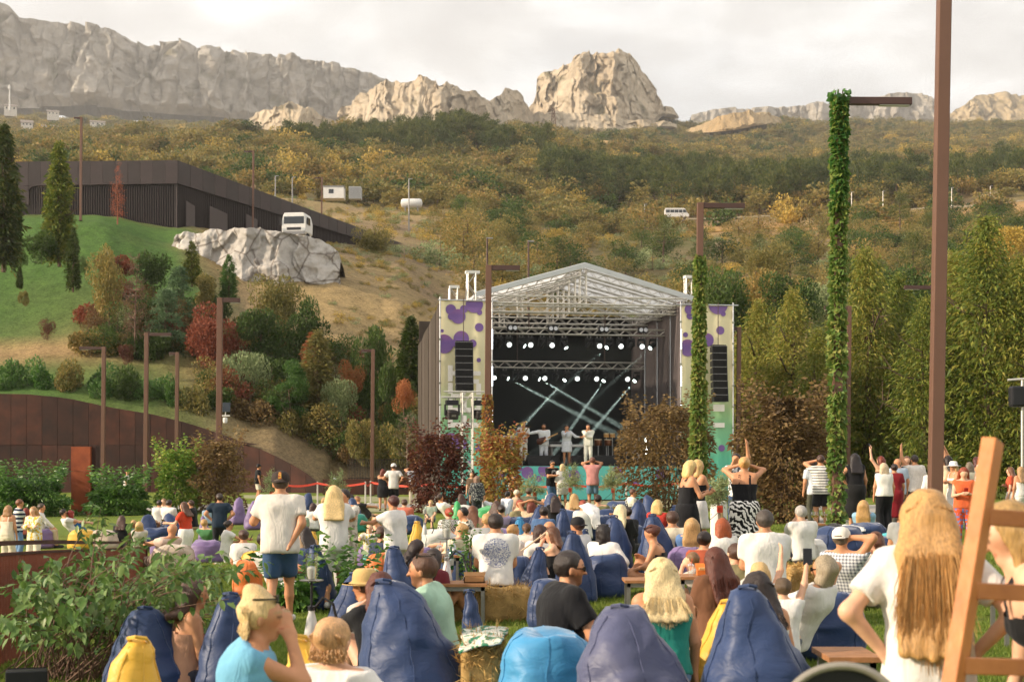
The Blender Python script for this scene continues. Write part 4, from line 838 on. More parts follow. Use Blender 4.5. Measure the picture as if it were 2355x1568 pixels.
# ------------------------------------------------------------------ vehicles and far houses
GLD = mat('dark_glass', '1d2226', .12, .1, 2, 0, spec=.8); TYRE = mat('tyre', '1a1a1a', .9, .1, 8, .1)
def wheel(parent, x, y, z, r, w):
 o = MB().lathe([(r*.3, -w/2), (r*.95, -w/2), (r, -w*.3), (r, w*.3), (r*.95, w/2), (r*.3, w/2)], 18).xf(Matrix.Rotation(math.pi/2, 4, 'X')).build('wheel', TYRE, parent, True, loc=(x, y, z)); MB().lathe([(r*.1, -w*.52), (r*.55, -w*.53), (r*.55, w*.53), (r*.1, w*.52)], 14).xf(Matrix.Rotation(math.pi/2, 4, 'X')).build('rim', GREYM, o, True)
p_ = px(1556, 503.5, 366); bus = thing('minibus', 'white minibus driving along the hillside road', 'bus', (p_.x, p_.y, p_.z))
prof = [(-3.1, .35), (3.0, .35), (3.05, 1.0), (2.55, 1.45), (2.1, 2.35), (1.7, 2.62), (-3.0, 2.62), (-3.15, 2.3)]
def extr(prof, y0, y1): 
 n = len(prof); b = MB(); b.add([(x, y0, z) for x, z in prof]+[(x, y1, z) for x, z in prof], [tuple(range(n)), tuple(range(2*n-1, n-1, -1))]+[((i+1) % n, i, n+i, n+(i+1) % n) for i in range(n)]); return b
extr(prof, -1., 1.).build('body', WHITE, bus, bevel=.05)
for a_, b_ in ((-2.9, -1.9), (-1.8, -.8), (-.7, .3), (.4, 1.3)): boxpart('side_window', GLD, bus, a_, b_, -1.012, -.98, 1.45, 2.2)
extr([(1.42, 1.45), (2.46, 1.45), (2.08, 2.2), (1.42, 2.2)], -1.012, -.98).build('front_window', GLD, bus); extr([(2.58, 1.5), (2.6, 1.5), (2.2, 2.3), (2.17, 2.3)], -.85, .85).build('windscreen', GLD, bus)
for wx_ in (-2.1, 2.05): 
 for wy in (-.86, .86): wheel(bus, wx_, wy, .36, .36, .24)
p_ = px(683, 546, 138); tr = thing('truck', 'white truck cab parked behind the rock outcrop', 'truck', (p_.x, p_.y, p_.z-.4), math.radians(-8))
extr([(-1.02, .5), (1.02, .5), (1.2, .8), (1.22, 1.75), (1.08, 2.35), (.95, 2.62), (-.95, 2.62), (-1.08, 2.35), (-1.22, 1.75), (-1.2, .8)], -1.1, 1.2).build('cab', WHITE, tr, bevel=.06)
MB().box(-1.0, 1.0, -1.135, -1.08, 1.55, 2.25).build('windscreen', GLD, tr, bevel=.04); MB().box(-1.1, 1.1, -1.16, -1.05, .5, .85).build('bumper', GREYM, tr, bevel=.03); MB().box(-.7, .7, -1.13, -1.08, .95, 1.2).build('grille', DARKM, tr)
for sx in (-1, 1): MB().box(sx*1.0-.16, sx*1.0+.16, -1.14, -1.06, .9, 1.1).build('headlight', glassmat(), tr); MB().box(sx*1.36-.08, sx*1.36+.08, -1.2, -1.05, 1.5, 2.0).build('mirror', DARKM, tr); MB().box(sx*1.225-.01, sx*1.225+.01, -.8, .3, 1.5, 2.2).build('side_window', GLD, tr)
for wx_ in (-1, 1): 
 o = MB().lathe([(.1, -.15), (.45, -.15), (.48, -.1), (.48, .1), (.45, .15), (.1, .15)], 16).xf(Matrix.Rotation(math.pi/2, 4, 'Y')).build('wheel', TYRE, tr, True, loc=(wx_, -.1, .48))
MB().box(-.5, .5, 1.2, 6.5, .55, .8).build('chassis', DARKM, tr, bevel=.03)
ROOFM = mat('house_roof', '8a7f76', .9, .15, .8, .1); HWALL = mat('house_wall', 'd2cabd', .9, .06, .5, .05)
for (x, yb, Y, W_, H_, ry, lb) in [(24, 256, 1450, 12, 7, 2.5, 'white house with the tall white mast at far left'), (122, 266, 1500, 12, 5, 2.5, 'small white house with a gable on the far slope'), (224, 291, 1300, 13, 5, 2.2, 'white long house on the far slope right of the others'), (62, 292, 1150, 9, 4, 3, 'low house with a dark roof at far left'), (115, 306, 1000, 11, 4, 3.2, 'grey roofed house low on the far slope')]:
 p_ = hp(x, Y); z0 = zat(yb, Y); h_ = thing('hill_house', lb, 'house', (p_.x, p_.y, z0), .3)
 MB().box(-W_/2, W_/2, -4, 4, -6, H_*.6).build('wall', HWALL, h_); MB().add([(-W_/2-.5, -4.6, H_*.6), (W_/2+.5, -4.6, H_*.6), (W_/2+.5, 4.6, H_*.6), (-W_/2-.5, 4.6, H_*.6), (-W_/2-.5, 0, H_*.6+ry), (W_/2+.5, 0, H_*.6+ry)], [(0,1,5,4),(2,3,4,5),(1,2,5),(3,0,4),(3,2,1,0)]).build('roof', ROOFM, h_)
 for k in (-.3, 0, .3): MB().box(W_*k-.6, W_*k+.6, -4.06, -3.9, H_*.15, H_*.45).build('window', GLD, h_)
p_ = px(22, 246, 1440); ma = thing('white_mast', 'tall white antenna mast beside the far house', 'mast', (p_.x, p_.y, p_.z-4)); MB().tube((0, 0, 0), (0, 0, 26), .9, .5, 8).build('shaft', WHITE, ma); MB().tube((0, 0, 22), (0, 0, 25), 1.3, n=8).build('antenna_ring', WHITE, ma)
p_ = px(770, 452, 238); cn = thing('site_cabin', 'white site cabin on the slope behind the dark building', 'cabin', (p_.x, p_.y, p_.z-.5)); MB().box(-1.8, 1.6, -1.2, 1.2, 0, 1.9).build('wall', WHITE, cn); MB().box(-1.9, 1.7, -1.3, 1.3, 1.9, 2.05).build('roof', GREYM, cn); MB().box(-.9, -.1, -1.23, -1.15, .8, 1.5).build('window', GLD, cn)
p_ = px(817, 455, 236); cu = thing('cooling_unit', 'grey louvred cooling unit beside the white site cabin', 'cooling unit', (p_.x, p_.y, p_.z-.3)); MB().box(-1, 1, -.9, .9, 0, 2.0).build('casing', mat('unit_grey', 'a7a9a8', .6, .05, 2, 0), cu)
for k in range(9): MB().box(-.92, .92, -.94, -.88, .15+k*.2, .24+k*.2).build('louvre', GREYM, cu)
p_ = px(946, 478, 250); tk = thing('white_tank', 'long white tank lying among bushes left of the stage roof', 'tank', (p_.x, p_.y, p_.z)); MB().lathe([(.1, -1.9), (.6, -1.8), (.8, -1.5), (.8, 1.5), (.6, 1.8), (.1, 1.9)], 16).xf(Matrix.Rotation(math.pi/2, 4, 'Y')).build('vessel', WHITE, tk, True, loc=(0, 0, .8)); MB().box(-1.2, -1, -.5, .5, -.6, .3).build('cradle', GREYM, tk); MB().box(1, 1.2, -.5, .5, -.6, .3).build('cradle', GREYM, tk)
# ------------------------------------------------------------------ the stage
SA = math.atan2(.1645, .9864); S0 = Vector((-3.34, 65.4, 0.0))
def su(x, v=0.):            # picture column -> distance along the stage front, at depth v
 k = (x-CX)/F; return (k*(65.4+.9864*v)+3.34+.1645*v)/(.9864-k*.1645)
def sz(y, u, v=0.): return CH-(y-HY)/F*(65.4+.1645*u+.9864*v)
def sp(x, y, v=0.): u = su(x, v); return Vector((u, v, sz(y, u, v)))
def sw(u, v, z=0): return S0+Vector((.9864*u-.1645*v, .1645*u+.9864*v, z))
stage = thing('stage', 'large open air stage with black interior, white truss roof and bubble banners', 'stage', S0, SA)
BLK = mat('stage_black_cloth', '101012', .95, .25, 1.5, .1); SCRIM = mat('scrim_mesh', '4a4039', .95, .16, .8, .15); SCRIM2 = mat('scrim_mesh_dark', '40372f', .95, .16, .8, .15); SCRIM3 = mat('scrim_inner', '5a5150', .95, .1, .8, .1); DECK = mat('stage_deck', '2a2828', .6, .15, 2, .1)
uL0, uL1, uR0, uR1 = su(1011), su(1128), su(1566), su(1684); D = 9.6; ZT = sz(692, 1)
# printed banners: gradient, purple bubbles, white letters
def banner_mat(name, z0, z1, w, seed, stops):
 m, t = newmat(name); tc = nd(t, 'ShaderNodeTexCoord'); sp_ = nd(t, 'ShaderNodeSeparateXYZ', {0: tc.outputs['Object']})
 f = nd(t, 'ShaderNodeMapRange', {0: sp_.outputs[2], 1: z0, 2: z1}); n_ = nd(t, 'ShaderNodeTexNoise', {'Vector': tc.outputs['Object'], 'Scale': .5, 'Detail': 1}); ad = nd(t, 'ShaderNodeMath', {0: n_.outputs['Fac'], 1: .12, 2: f.outputs[0]}, operation='MULTIPLY_ADD')
 c = ramp(t, ad.outputs[0], stops); b = nd(t, 'ShaderNodeBsdfPrincipled', {'Base Color': c, 'Roughness': .75, 'Specular IOR Level': .2})
 w_ = nd(t, 'ShaderNodeTexNoise', {'Vector': tc.outputs['Object'], 'Scale': 1.3, 'Detail': 3}); bp = nd(t, 'ShaderNodeBump', {'Height': w_.outputs['Fac'], 'Strength': .25, 'Distance': .15}); t.links.new(bp.outputs[0], b.inputs['Normal'])
 nd(t, 'ShaderNodeOutputMaterial', {'Surface': b.outputs[0]}); return m
BST = [(.02, hexc('5cc0bd')), (.30, hexc('6cc3a4')), (.50, hexc('9fc794')), (.66, hexc('e0d8b0')), (.95, hexc('ecdfb8'))]
BAN = banner_mat('banner_print', 0, 9.2, 2, 0, BST); SKIRTM = mat('skirt_print', '5fb9b2', .75, .06, .5, .05)
m, t = newmat('bubble_print'); tc = nd(t, 'ShaderNodeTexCoord'); sp_ = nd(t, 'ShaderNodeSeparateXYZ', {0: tc.outputs['Object']}); mr = nd(t, 'ShaderNodeMapRange', {0: sp_.outputs[2], 1: -.6, 2: .6}); c_ = ramp(t, mr.outputs[0], [(0, hexc('8d6aa6')), (.55, hexc('735696')), (1, hexc('985f8c'))]); bb = nd(t, 'ShaderNodeBsdfPrincipled', {'Base Color': c_, 'Roughness': .7}); nd(t, 'ShaderNodeOutputMaterial', {'Surface': bb.outputs[0]}); BUB = m
LET = mat('letter_white', 'e6e2dd', .7, .03, 2, 0)
def ban(parent, u0, u1, z0, z1):
 o = MB(); nx = 10
 for i in range(nx+1):
  u = lerp(u0, u1, i/nx); y = -.02-.03*math.sin(i*1.9)
  o.v += [(u, y, z0), (u, y, z1)]
 o.f += [(2*i, 2*i+2, 2*i+3, 2*i+1) for i in range(nx)]; return o.build('banner', BAN, parent, True)
def disc(parent, x, y, r_px, u0, u1, v=-.062, seed=[0]):
 c = sp(x, y, 0); r = r_px/F*65.6; seed[0] += 1; v -= .0015*(seed[0] % 20); pts = []
 for k in range(28):
  a = 2*math.pi*k/28; pts.append((min(max(c.x+r*math.cos(a), u0), u1)-c.x, 0, r*math.sin(a)))
 pts = [(p[0], p[1], min(p[2], ZT-c.z-.02)) for p in pts]
 me = bpy.data.meshes.new('bubble'); me.from_pydata(pts, [], [tuple(range(28))]); me.update(); link('bubble', me, BUB, parent, (c.x, v, c.z))
lb_ = ban(stage, uL0, uL1, .1, ZT); rb_ = ban(stage, uR0, uR1, .1, ZT-.0)
for x, y, r in [(1036,712,12),(1053,728,17),(1037,728,8),(1066,711,9),(1090,700,20),(1102,719,6),(1101,753,10),(1016,761,4),(1060,779,18),(1020,791,22),(1042,789,8),(1086,790,9),(1100,828,5),(1034,1015,20),(1060,1020,14),(1100,1028,9),(1078,1062,4),(1113,1090,6)]: disc(lb_, x, y, r, uL0+.03, uL1-.03)
for x, y, r in [(1584,712,12),(1585,727,8),(1650,700,24),(1662,722,6),(1655,760,10),(1625,782,16),(1580,800,20),(1575,770,6),(1658,1030,8),(1600,1040,10)]: disc(rb_, x, y, r, uR0+.03, uR1-.03)
def bar(parent, x0, x1, y0, y1):
 a, b = sp(x0, y0), sp(x1, y1); MB().box(a.x, b.x, -.115, -.108, b.z, a.z).build('letter_stroke', LET, parent)
# F E S T, reading upwards
for q in [(1029,1104,971,983),(1029,1040,949,971),(1062,1072,955,971), (1029,1104,937,948),(1029,1040,917,937),(1062,1072,921,937),(1094,1104,917,937), (1029,1040,880,905),(1060,1070,880,908),(1094,1105,882,908),(1036,1066,905,915),(1070,1100,872,882), (1029,1040,840,877),(1040,1104,853,864)]: bar(lb_, *q)
for q in [(1638,1664,930,946),(1638,1664,972,983)]: bar(rb_, *q)
# skirt, deck, back and side cloths
sk = MB().box(uL1, uR0, -.03, .03, .12, 1.68).build('skirt', SKIRTM, stage)
for x, y, r in [(1212,1086,14),(1196,1078,5),(1252,1080,16),(1238,1100,7),(1320,1092,13),(1420,1085,15),(1520,1090,14),(1150,1090,9),(1370,1105,8),(1460,1110,10)]:
 c = sp(x, y, 0); rr = r/F*65.6; pts = [(rr*math.cos(2*math.pi*k/24), 0, max(-c.z+.14, min(rr*math.sin(2*math.pi*k/24), 1.66-c.z))) for k in range(24)]; me = bpy.data.meshes.new('bubble'); me.from_pydata(pts, [], [tuple(range(24))]); me.update(); link('bubble', me, BUB, sk, (c.x, -.036-.0012*(x % 9), c.z))
MB().box(uL1-.2, uR0+.2, 0.04, D, 1.55, 1.72).build('deck', DECK, stage); MB().box(uL1-.2, uR0+.2, D-.1, D, 1.72, ZT+.4).build('back_cloth', BLK, stage); MB().box(uL0, uL1, D-.1, D, .1, ZT).build('wing_back', SCRIM, stage)
for i in range(6):      # outer left wall
 a, b_ = D*i/6, D*(i+1)/6; z = lerp(ZT-.15, ZT-1.3, (i+.5)/6)
 MB().add([(uL0-.05+.03*(i % 2), a+.02, .05), (uL0-.05+.05*((i+1) % 2), b_-.02, .05), (uL0-.05+.05*((i+1) % 2), b_-.02, lerp(ZT-.15, ZT-1.3, (i+1)/6)), (uL0-.05+.03*(i % 2), a+.02, lerp(ZT-.15, ZT-1.3, i/6))]+[(uL0+.02, a+.02, .05), (uL0+.02, b_-.02, .05), (uL0+.02, b_-.02, lerp(ZT-.15, ZT-1.3, (i+1)/6)), (uL0+.02, a+.02, lerp(ZT-.15, ZT-1.3, i/6))], [(3,2,1,0),(4,5,6,7),(0,1,5,4),(2,3,7,6),(0,4,7,3),(1,2,6,5)]).build('side_scrim', [SCRIM, SCRIM2][i % 2], stage)
for i in range(4): MB().box(uR0-.02, uR0+.06, D*i/4+.03, D*(i+1)/4-.03, 1.72, lerp(ZT+.2, ZT+.2, i/4)).build('inner_scrim', SCRIM3, stage)
MB().box(uL1-.06, uL1+.02, .1, D, 1.72, ZT).build('inner_cloth', BLK, stage); MB().box(uR1-.06, uR1, .05, D, .05, ZT-.3).build('side_scrim', SCRIM2, stage)
# tubes of the scaffold
tb = MB()
for u in (uL0, uL1+.05, uR0-.05, uR1):
 tb.tube((u, -.1, 0), (u, -.1, ZT+.15), .035, n=6)
 for k in range(9): tb.tube((u-.05, -.1, .5+k), (u+.05, -.1, .5+k), .05, n=5)
tb.tube((uL0-.1, -.1, ZT+.02), (uL1+.3, -.1, ZT+.02), .035, n=6); tb.tube((uR0-.3, -.1, ZT+.02), (uR1+.25, -.1, ZT+.02), .035, n=6)
for k in range(3): v = D*(k+.7)/4; tb.tube((uR0-.06, v, 1.7), (uR0-.06, v, ZT), .03, n=5)
tb.build('scaffold_tube', CHROME, stage)
def truss(parent, name, a, b_, w=.3, r=.026, n=None, up=None, matl=None):
 a = Vector(a); b_ = Vector(b_); d = b_-a; L_ = d.length; d.normalize(); up = Vector(up or (0, 0, 1)); sd = d.cross(up)
 if sd.length < .1: sd = Vector((1, 0, 0))
 sd.normalize(); up = sd.cross(d).normalized(); n = n or max(2, int(L_/(w*1.15))); m_ = MB()
 c = lambda t_, i, j: a+d*L_*t_+sd*(i*w/2)+up*(j*w/2)
 for i in (-1, 1):
  for j in (-1, 1): m_.tube(c(0, i, j), c(1, i, j), r, n=6)
 for k in range(n):
  t0, t1 = k/n, (k+1)/n; f = k % 2
  for (p, q) in (((-1, -1), (-1, 1)), ((1, -1), (1, 1)), ((-1, 1), (1, 1)), ((-1, -1), (1, -1))):
   p, q = (p, q) if f else (q, p); m_.tube(c(t0, *p), c(t1, *q), r*.5, n=4, caps=False)
 return m_.build(name, matl or ALU, parent)
uc = (uL1+uR0)/2; e0, e1 = su(1098, 1), su(1582, 1); zr = sz(612, uc, 1); ze = sz(674, e0, 1)
for i, v in enumerate((.9, 3.4, 6.2, 9.0)):
 truss(stage, 'gable_truss', (e0+.15, v, ze-.25), (uc, v, zr-.3)); truss(stage, 'gable_truss', (e1-.15, v, ze-.25), (uc, v, zr-.3)); truss(stage, 'tie_truss', (e0, v, ze-.72), (e1, v, ze-.72)); truss(stage, 'king_post', (uc, v, ze-.6), (uc, v, zr-.2))
 if i in (1, 3): truss(stage, 'post_truss', (uc-2.6, v, ze-.9), (uc-2.6, v, ze+.3), .25)
truss(stage, 'ridge_truss', (uc, .6, zr-.15), (uc, 9.3, zr-.15)); truss(stage, 'eave_truss', (e0+.1, .5, ze-.4), (e0+.1, 9.4, ze-.4)); truss(stage, 'eave_truss', (e1-.1, .5, ze-.4), (e1-.1, 9.4, ze-.4))
truss(stage, 'front_truss', (uL1-.3, .15, ZT+.14), (uR0+.3, .15, ZT+.14), .34); truss(stage, 'rear_truss', (uL1, D-.6, sz(712, uc, D)), (uR0-.9, D-.6, sz(712, uc, D)), .5, .03)
for vv in (3., 6.): truss(stage, 'side_truss', (uR0-.3, vv-2.5, ZT-.1), (uR0-.3, vv+2, ZT-.1), .3)
m, t = newmat('roof_tarp'); df = nd(t, 'ShaderNodeBsdfDiffuse', {'Color': (.78, .79, .8, 1)}); tl = nd(t, 'ShaderNodeBsdfTranslucent', {'Color': (.9, .9, .9, 1)}); tp = nd(t, 'ShaderNodeBsdfTransparent', {'Color': (.95, .96, .97, 1)}); m1_ = nd(t, 'ShaderNodeMixShader', {0: .68, 1: df.outputs[0], 2: tl.outputs[0]}); m2_ = nd(t, 'ShaderNodeMixShader', {0: .22, 1: m1_.outputs[0], 2: tp.outputs[0]}); nd(t, 'ShaderNodeOutputMaterial', {'Surface': m2_.outputs[0]}); TARP = m
rf = MB(); z_ = [(e0-.15, ze), (uc, zr+.1), (e1+.15, ze-.02)]
for (a, b_) in ((0, 1), (1, 2)):
 n = 8
 for i in range(n):
  for j in range(6):
   P = []
   for (ii, jj) in ((i, j), (i+1, j), (i+1, j+1), (i, j+1)):
    t_ = ii/n; v = .45+9.1*jj/6; P.append((lerp(z_[a][0], z_[b_][0], t_), v, lerp(z_[a][1], z_[b_][1], t_)-.06*math.sin(math.pi*((jj*1.5) % 1))+.0))
   rf.add(P, [(0, 1, 2, 3)])
rf.build('roof_tarp', TARP, stage, True)
TARPE = mat('tarp_edge', 'b9bcbe', .7, .05, 2, .05); ed = MB()
for (a, b_) in ((0, 1), (1, 2)): ed.add([(z_[a][0], .44, z_[a][1]), (z_[b_][0], .44, z_[b_][1]), (z_[b_][0], .44, z_[b_][1]-.24), (z_[a][0], .44, z_[a][1]-.24), (z_[a][0], .40, z_[a][1]-.02), (z_[b_][0], .40, z_[b_][1]-.02), (z_[b_][0], .40, z_[b_][1]-.25), (z_[a][0], .40, z_[a][1]-.25)], [(0,1,2,3),(7,6,5,4),(0,4,5,1),(3,2,6,7)])
ed.build('tarp_edge', TARPE, stage)
# lift towers standing above the wings
for (x0, x1, yt) in ((1070, 1102, 623), (1033, 1055, 657), (1573, 1599, 634)):
 a, b_ = sp(x0+5, 692, 1.2), sp(x1-9, yt+6, 1.2); uu = (a.x+b_.x)/2; truss(stage, 'lift_tower', (uu, 1.2, ZT-.1), (uu, 1.2, b_.z), .36, .035, up=(0, 1, 0)); c0, c1 = sp(x0, yt, 1.2), sp(x1, yt+7, 1.2); MB().box(c0.x, c1.x, 1.0, 1.4, c1.z, c0.z).build('tower_head', WHITE, stage); MB().tube((c0.x+.05, 1.05, c1.z), (c0.x+.0, 1.05, ZT), .025, n=5).build('lift_chain', CHROME, stage)
# light trusses
V1, V2 = 3.0, 7.0
zt1 = sz(763, su(1330, V1), V1); zt2 = sz(840, su(1330, V2), V2)
truss(stage, 'upper_light_truss', (su(1128, V1), V1, zt1), (su(1530, V1), V1, zt1), .29, .03); truss(stage, 'lower_light_truss', (su(1128, V2), V2, zt2), (su(1486, V2), V2, zt2), .32, .03)
for x in (1216, 1391): MB().tube((su(x, V1), V1, zt1), (su(x, V1), V1, ZT+.2), .03, n=5).build('hoist_chain', mat('chain', '5a4a44', .6, .2, 20, 0, metal=.5), stage)
for x in (1189, 1390): MB().tube((su(x, V2), V2, zt2), (su(x, V2), V2, ZT+.2), .03, n=5).build('hoist_chain', _mats['chain'], stage)
# ------------------------------------------------------------------ lights hung on the trusses
EMW = emitmat('lamp_white', (.93, 1., .94), 3.); EMB = emitmat('beam_white', (.85, 1., .92), 6.)
def fix_proto(kind):
 t_ = thing('moving_head_light', '', 'stage light'); MB().box(-.17, .17, -.12, .12, -.14, -.02).build('base', DARKM, t_, bevel=.015); MB().tube((-.08, 0, -.02), (-.08, 0, .09), .025).tube((.08, 0, -.02), (.08, 0, .09), .025).build('clamp', GREYM, t_)
 y_ = MB().box(-.19, -.14, -.06, .06, -.42, -.13).box(.14, .19, -.06, .06, -.42, -.13).build('yoke', DARKM, t_)
 tilt = {'wash': -1.25, 'beam': .5, 'off': .25}[kind]; hd = MB()
 hd.lathe([(.04, .2), (.11, .17), (.125, 0), (.13, -.14), (.12, -.2)], 14); h_ = hd.build('head', DARKM, t_, True, loc=(0, 0, -.36), rot=(tilt, 0, 0) if kind != 'off' else (.25, .5, 0))
 if kind == 'wash':
  l = MB()
  for (dx, dy) in [(0, 0)]+[(.06*math.cos(a*math.pi/3), .06*math.sin(a*math.pi/3)) for a in range(6)]+[(.105*math.cos(a*math.pi/6+.2), .105*math.sin(a*math.pi/6+.2)) for a in range(12)]: l.lathe([(.001, -.212), (.018, -.212), (.018, -.205), (.001, -.204)], 8, (dx, dy, 0))
  l.build('lens', EMW, h_)
 elif kind == 'beam': MB().lathe([(.001, -.23), (.09, -.225), (.1, -.2), (.001, -.19)], 14).build('lens', EMB, h_, True)
 return t_
PRO = {k: fix_proto(k) for k in ('wash', 'beam', 'off')}; used = set()
def fixture(kind, x, y, v, zt, label, group, aim=None):
 if kind in used: o = copy_tree(PRO[kind])
 else: used.add(kind); o = PRO[kind]
 o.location = sw(su(x, v), v, zt); o.rotation_euler = (0, 0, SA); o['label'] = label; o['group'] = group
 if aim is not None:
  for ch in o.children:
   if ch.name.split('.')[0] == 'head': ch.rotation_euler = (-.35, aim, 0)
 return o
D5 = lambda z: 874.4+z*.3719
def ordinal(i): return ['first', 'second', 'third', 'fourth', 'fifth', 'sixth', 'seventh', 'eighth', 'ninth', 'tenth', 'eleventh', 'twelfth', 'thirteenth', 'fourteenth', 'fifteenth', 'sixteenth'][i]
KW = {'wash': 'round lit wash light', 'beam': 'lit beam light', 'off': 'dark unlit moving light'}
beams = []
for row, (v, zt, lst) in enumerate([(V1, zt1-.27, [(735,'off',0),(793,'wash',0),(870,'beam',-.95),(925,'wash',0),(1000,'off',0),(1057,'wash',0),(1135,'beam',-.5),(1290,'off',0),(1350,'wash',0),(1415,'beam',.85),(1482,'wash',0),(1550,'off',0),(1612,'wash',0),(1683,'beam',.85)]),
         (V2, zt2-.28, [(700,'wash',0),(768,'beam',-1.1),(840,'off',0),(892,'wash',0),(962,'beam',-1.05),(1012,'wash',0),(1085,'off',0),(1152,'beam',.75),(1213,'wash',0),(1280,'off',0),(1332,'wash',0),(1391,'beam',.62),(1470,'off',0),(1523,'wash',0),(1584,'beam',.72)])]):
 for i, (z_x, kind, aim) in enumerate(lst):
  o = fixture(kind, D5(z_x), 0, v, zt, '%s, %s from the left under the %s stage truss' % (KW[kind], ordinal(i), ['upper', 'lower'][row]), 'moving lights under the stage trusses', aim if kind == 'beam' else None)
  if kind == 'beam': beams.append((su(D5(z_x), v), v, zt-.42, aim, row))
for x in (1176, 1269, 1385, 1475):
 o = thing('blinder_light', 'twin round audience light on top of the upper truss, %s' % ('leftmost' if x < 1200 else 'left of centre' if x < 1300 else 'right of centre' if x < 1400 else 'rightmost'), 'stage light', sw(su(x, V1), V1-.2, zt1+.1), SA, 'twin audience lights on the upper truss')
 MB().box(-.24, .24, -.08, .12, -.13, .15).build('housing', DARKM, o, bevel=.01)
 for sx in (-1, 1): MB().lathe([(.001, 0), (.085, .01), (.1, .05), (.1, .1)], 14).xf(Matrix.Rotation(-math.pi/2, 4, 'X')).build('reflector', CHROME, o, True, loc=(sx*.115, -.02-.06, .01), rot=(math.pi, 0, 0))
# smoke on stage, lit by the real beams
m, t = newmat('stage_smoke_air'); tc = nd(t, 'ShaderNodeTexCoord'); n_ = nd(t, 'ShaderNodeTexNoise', {'Vector': tc.outputs['Object'], 'Scale': .8, 'Detail': 2}); dr = nd(t, 'ShaderNodeMapRange', {0: n_.outputs['Fac'], 1: .4, 2: .65, 3: .004, 4: .02})
pv = nd(t, 'ShaderNodeVolumePrincipled', {'Color': (.9, 1, .95, 1), 'Density': .010, 'Anisotropy': .0}); nd(t, 'ShaderNodeOutputMaterial', {'Volume': pv.outputs[0]})
smk = MB().box(uL1+.1, uR0-.1, V1-.9, D-.2, 1.8, zt1-.3).build('stage_smoke', m, None, loc=S0, rot=(0, 0, SA)); tag(smk, 'thin stage smoke showing the light beams', kind='stuff')
for i, (u, v, z, aim, row) in enumerate(beams):
 if row == 0 and aim < -.4: continue
 L_ = bpy.data.lights.new('beam_lamp', 'SPOT'); L_.energy = 130000 if row else 22000; L_.spot_size = math.radians(3.6); L_.spot_blend = .4; L_.shadow_soft_size = .05; L_.color = (.85, 1, .93)
 o = bpy.data.objects.new('beam_lamp', L_); COL.objects.link(o); o.location = sw(u-.32*math.sin(aim), v-.1, z+.06-.32*math.cos(aim))
 d = Vector((-math.sin(aim), -.06, -math.cos(aim))); d.rotate(Matrix.Rotation(SA, 3, 'Z')); o.rotation_euler = d.to_track_quat('-Z', 'Y').to_euler()
# LED strips on the portal edges
for x, nm in ((1131, 'left'), (1565, 'right')):
 for k, (y0, y1) in enumerate(((757, 803), (842, 888), (926, 971))):
  a, b_ = sp(x, y0, -.15), sp(x, y1, -.15); o = thing('led_strip', '%s white dotted LED strip on the %s edge of the stage opening' % (['upper', 'middle', 'lower'][k], nm), 'LED strip', sw(a.x, -.2, b_.z), SA); H = a.z-b_.z
  MB().box(-.03, .03, -.02, .03, 0, H).build('housing', DARKM, o); l = MB()
  for j in range(12): l.box(-.025, .025, -.032, -.021, H*(j+.2)/12, H*(j+.72)/12)
  l.build('diodes', emitmat('led_white', (.86, .9, 1.), 5.), o)
# line arrays
for x0, x1, y0, y1, n, lb in ((1045, 1086, 787, 900, 7, 'black line array loudspeaker hanging before the left banner'), (1634, 1668, 796, 926, 8, 'black line array loudspeaker hanging before the right banner')):
 a, b_ = sp(x0, y0, -.7), sp(x1, y1, -.7); o = thing('line_array', lb, 'loudspeaker', sw((a.x+b_.x)/2, -.7, a.z), SA, 'hanging line arrays'); W_ = (b_.x-a.x); H = (a.z-b_.z)/n; z = 0; ang = 0
 for k in range(n):
  c = MB().add([(-W_/2, -.25, -H+.012), (W_/2, -.25, -H+.012), (W_/2*.9, .25, -H+.05), (-W_/2*.9, .25, -H+.05), (-W_/2, -.25, -.012), (W_/2, -.25, -.012), (W_/2*.9, .25, -.05), (-W_/2*.9, .25, -.05)], [(3,2,1,0),(4,5,6,7),(0,1,5,4),(1,2,6,5),(2,3,7,6),(3,0,4,7)]).build('cabinet', DARKM, o, loc=(0, -.004*k*k, -H*k), rot=(-.012*k, 0, 0)); MB().box(-W_/2+.04, W_/2-.04, -.262, -.251, -H+.04, -.03).build('grille', BLK, c)
  MB().box(-W_/2-.005, W_/2+.005, -.255, -.2, -.008, .008).build('trim', GREYM, c)
 MB().tube((0, 0, 0), (0, 0, ZT-a.z+.05), .02, n=5).build('hoist_chain', _mats['chain'], o); MB().box(-W_/2*.9, W_/2*.9, -.2, .2, .0, .06).build('fly_frame', DARKM, o)
